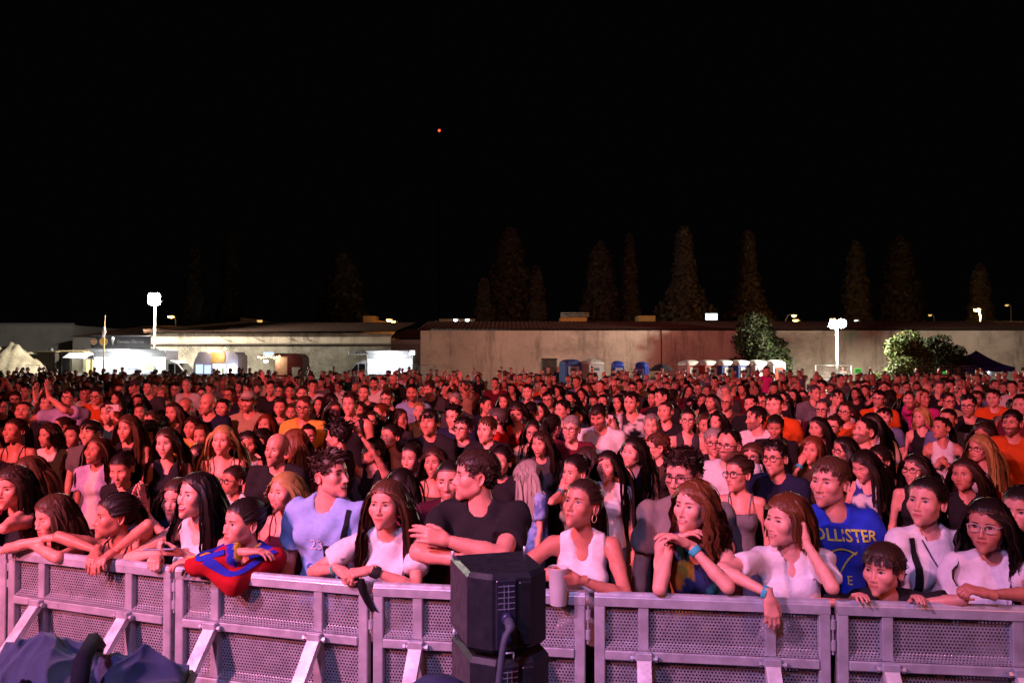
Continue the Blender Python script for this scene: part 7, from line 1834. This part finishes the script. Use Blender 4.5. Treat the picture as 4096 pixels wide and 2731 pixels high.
def rand_spec(rg, sex, H, lod):
    bright = rg.random()
    colr = rg.choice(['black', 'black', 'black', 'charcoal', 'navy', 'maroon', 'brown', 'grey', 'steel', 'tan', 'white', 'white', 'red', 'orange', 'cream', 'teal'])
    garm = rg.choice(['tee', 'tee', 'tee', 'polo']) if sex == 'm' else rg.choice(['tee', 'tank', 'scoop', 'cami', 'tee'])
    hair = rg.choice(['short', 'short', 'short', 'buzz', 'quiff', 'curly', 'bald', 'ring']) if sex == 'm' else rg.choice(['long', 'long', 'long', 'wavy', 'pony', 'bun', 'bob'])
    hk = rg.choice(['k', 'k', 'b', 'b', 'br', 'bl' if sex == 'f' else 'gr', 'au' if sex == 'f' else 'dg'])
    sp = dict(H=float(H), sex=sex, hair=str(hair), hairc=HAIRC[str(hk)], top=str(garm), topc=np.array(CN[str(colr)]) * rg.uniform(.8, 1.2), yaw=float(rg.normal(-22, 20)), pitch=float(rg.normal(1, 5)), roll=float(rg.normal(0, 4)), skin=SKW[rg.integers(5)] * rg.uniform(.88, 1.06), seed=int(rg.integers(1 << 20)), lod=lod, shape=(['m0', 'm1', 'm2'] if sex == 'm' else ['f0', 'f1', 'f2'])[rg.integers(3)], ex='s' if rg.random() < .25 else 'n', beard=float(rg.choice([0, 0, .3, .6])) if sex == 'm' else 0., glasses=bool(rg.random() < .16), fl=.8, bulk=float(rg.uniform(.95, 1.12)))
    sp['byaw'] = sp['yaw'] * .4; sp['hsc'] = tuple(rg.uniform((.92, .95, .93), (1.07, 1.04, 1.07)))
    return sp, str(colr), str(garm)
# ---- labels that single each one out
named = [dict(px=p[0], py=p[1], D=p[3], ref=r_) for p, r_ in zip(front_ids, ['the one resting the neck in both hands', 'the bare-shouldered one with eyes shut', 'the one in thin black straps', 'the laughing one with the phone', 'the red and blue tracksuit', 'the pale blue printed tee', 'the white tee with blotches', 'the broad black tee', 'the plastic cup holder', 'the taupe tee', 'the patterned vest', 'the dangling arm', 'the royal blue tee', 'the peeking child', 'the black shoulder straps', 'the clear glasses', 'the right-edge dark tee'])]
used = set(p['o']['label'] for p in people)
def where(m, refs):
    best = sorted(refs, key=lambda r_: abs(r_['px'] - m['px']) + 1.2 * abs(r_['py'] - m['py']))
    for r_ in best[:14]:
        dx, dy = m['px'] - r_['px'], m['py'] - r_['py']
        rel_ = 'just left of' if dx < -abs(dy) * .8 else 'just right of' if dx > abs(dy) * .8 else 'just behind' if dy < 0 else 'just in front of'
        yield rel_ + ' ' + r_['ref']
    for r_ in best[:14]:
        dx = m['px'] - r_['px']; yield ('a little left and behind ' if dx < 0 else 'a little right and behind ') + r_['ref']
def face(m): return 'looking down' if m['pitch'] < -10 else 'seen from behind' if abs(m['yaw']) > 95 else 'turned far left' if m['yaw'] < -52 else 'turned right' if m['yaw'] > 22 else 'facing the camera' if m['yaw'] > -9 else ''
SIGN = dict(yellow='the yellow tee', magenta='the magenta tee', lilac='the lilac top')
for m in mids:
    e = m['ex']; bits = [f"person in {CW.get(m['col'], m['col'])} {TOPW[m['garm']]}"]
    if 'glasses' in e: bits.append('and glasses')
    if 'cap' in e: bits.append('and a cap')
    if 'pose' in e: bits.append(POSEW[e['pose']])
    elif face(m): bits.append(face(m))
    base = ' '.join(bits)
    for w_ in where(m, named):
        lb_ = base + ', ' + w_
        if len(lb_.split()) > 16: lb_ = base.replace('person in ', 'person, ').replace(' with raised hands', '') + ', ' + w_.replace('a little ', '')
        if lb_ not in used and len(lb_.split()) <= 16: break
    used.add(lb_); m['label'] = lb_
    ref = None
    if e.get('pose') == 'clap': ref = 'the clapping lilac tee'
    elif e.get('pose') == 'wave': ref = 'the waving one'
    elif e.get('pose') == 'mouth': ref = 'the hand over a mouth'
    elif e.get('pose') == 'clasp': ref = 'the clasped hands'
    elif m['col'] in ('yellow', 'magenta') : ref = (('the left yellow tee' if m['px'] < 900 else 'the right yellow tee') if m['col'] == 'yellow' else SIGN[m['col']])
    elif e.get('pat') == 'stripe': ref = 'the bowed striped shirt'
    elif e.get('pat') == 'bw': ref = 'the black and white shirt'
    elif e.get('pat') == 'open': ref = 'the open lilac shirt'
    elif e.get('pat') == 'paisley': ref = 'the blue paisley top'
    elif e.get('pat') == 'camo': ref = 'the grey patterned shirt'
    elif m['col'] == 'cream' and m['hp'] > 90: ref = 'the big cream tee'
    elif e.get('print') == '1': ref = 'the lettered black tee'
    elif e.get('print') == '2': ref = 'the lettered blue tee'
    elif e.get('cap') and m['col'] == 'tan': ref = 'the flat tan cap'
    elif m['col'] == 'tan' and m['garm'] == 'band' and m['px'] < 1700: ref = 'the left strapless top'
    elif m['col'] == 'white' and 'beard' in e and m['hp'] > 115: ref = 'the white tee with glasses'
    if ref: named.append(dict(px=m['px'], py=m['py'], D=m['D'], ref=ref))
marks = [(700, 'the churros truck'), (860, 'the caravan'), (1130, 'the red trailer'), (1510, 'the white food van'), (1850, 'the pale wall end'), (2280, 'the rounded blue toilet'), (2366, 'the grey toilet'), (2520, 'the narrow blue toilets'), (2930, 'the row of six toilets'), (3348, 'the right floodlight'), (3600, 'the lit tree'), (3780, 'the numbered green sign'), (3962, 'the gazebo'), (200, 'the wooden shed'), (40, 'the sand heap'), (320, 'the bar kiosk')]
for px, n_ in marks: named.append(dict(px=px, py=1500, D=30, ref=n_))
# ---- build the named ones
for m in mids:
    sp = m['spec']; Rt, Rb, Rh = rots(sp); loc = np.array((X(m['px'], m['D']), m['D'], 0.)); s = sp['H'] / 1.72
    off = (np.array((0, .012, 1.535)) * s) @ Rt.T + Rh @ (np.array((0, -.022, .072))); loc[:2] -= off[:2] * np.array((1, 0))
    sp.update(pose_arms(m['ex'].get('pose'), sp, loc, Rb))
    if m['ex'].get('pose') in ('clap', 'clap2', 'chin', 'mouth'): sp['bands'] = [('R', .9, CY_, .014)]
    if m['ex'].get('pose') == 'wave': sp['bands'] = [('R', .9, CY_, .016 - .001)]
    o, r = finish(sp, loc, m['label'], 'people standing in the crowd')
    if 'print' in m['ex']:
        z_ = 1.27 * s; tx = {'1': [('THE', .03), ('DIRTY', -.02), ('KEYS', -.07)], '2': [('PARK', .03), ('COAST', -.02), ('SUMMER', -.06)], '3': [('RUN', .03), ('CITY', -.03)]}[m['ex']['print']]
        drape(o, r, [text_shape(t_, .052, 0, z_ + dz_, (.5, .5, .55)) for t_, dz_ in tx], sp['byaw'], 'cloth', 'shirt_print', .006)
    if m['ex'].get('pose') in ('phone1', 'phone2', 'film'):
        a_ = r['arms']; W_ = (a_[0][3] + a_[1][3]) / 2 if m['ex']['pose'] == 'film' else a_[1][3]
        phone(W_ + loc + np.array((0, -.02, .10)), Rz(math.radians(sp['yaw'] * .6)), 'phone held up by the ' + m['label'].split(',')[0].replace('person', 'person', 1) if False else {'phone1': 'white phone held up beside a face, below the churros truck', 'phone2': 'small phone held high in mid crowd below the red trailer', 'clap2': '', 'film': 'pale phone held sideways, ' + ('in the middle of the crowd' if m['hp'] > 80 else 'far back before the blue toilets')}[m['ex']['pose']], case=(.6, .58, .62))
# child on someone's shoulders
m = dict(px=cp('C', 2335, 0)[0], D=17.5); loc = np.array((X(m['px'], 17.5), 17.5, 0)); sp = dict(H=1.0, sex='f', child=True, shape='c0', hair='bun', hairc=B_, top='tee', topc=CN['magenta'], yaw=-15, byaw=-8, skin=SM, seed=9, lod=2, legc=(.05, .05, .08), armR=dict(h=(-.10, -.10, .02), pole=(-1, -.2, -.6)))
o, r = finish(sp, np.array((loc[0], loc[1], HC - (1380 + 228 * .4354 - HOR) * 17.5 / F_PX - 1.0)), 'small child in magenta top riding on shoulders, hand at the brow, before the white toilets', 'people standing in the crowd')
# ---- fillers: the nearest ones one by one, the rest as one mass
fill.sort(key=lambda m: m['D']); NI = max(0, 299 - len(people)); rgz = np.random.default_rng(21)
stuffs = dict(skin=G(), cloth=G(), hair=G(), plastic=G())
for i, m in enumerate(fill):
    lod = 2 if i < NI or m['D'] < 17 else 3
    sp, colr, garm = rand_spec(rgz, m['sex'], m['H'], lod)
    loc = np.array((X(m['px'], m['D']), m['D'], 0.))
    if i < NI:
        q_ = rgz.random()
        if q_ < .05: sp.update(pose_arms('film', sp, loc, None))
        elif q_ < .11: sp.update(dict(armL=dict(hw=(.16, -.15, .22), pole=(1, -.3, -.4), hd=(-.1, -.1, 1), hn=(0, -1, 0), hp='spread')))
        elif q_ < .14: sp.update(pose_arms('clap', sp, loc, None))
        base = f"person in {CW.get(colr, colr)} {TOPW[garm]}" + (' and glasses' if sp['glasses'] else '')
        q = dict(px=m['px'], py=m['py'], pitch=sp['pitch'], yaw=sp['yaw'])
        if face(q): base += ' ' + face(q)
        ok = False
        for w_ in where(q, named):
            lb_ = base + ', ' + w_
            if lb_ not in used and len(lb_.split()) <= 16: ok = True; break
        used.add(lb_); finish(sp, loc, lb_, 'people standing in the crowd')
    else:
        sp['glasses'] = False; r = make_geo(sp); M = T4(None, loc)
        stuffs['skin'].addg(r['body'], M); stuffs['cloth'].addg(r['shirt'], M); stuffs['cloth'].addg(r['trousers'], M)
        if 'hair' in r: stuffs['hair'].addg(r['hair'], M)
far_root = put('far_crowd', stuffs['skin'].mesh('far_crowd', [MAT['skin']]), label='mass of distant spectators at the back of the field', cat='crowd', kind='stuff')
for k in ('cloth', 'hair'): c_ = put({'cloth': 'clothing', 'hair': 'hair'}[k], stuffs[k].mesh(k, [MAT[k]]), far_root); c_['kind'] = 'stuff'
print('PEOPLE', len(people), 'mids', len(mids), 'fill', len(fill), 'far tris', sum(len(g_.arr()[1]) * 2 for g_ in stuffs.values() if g_.v))
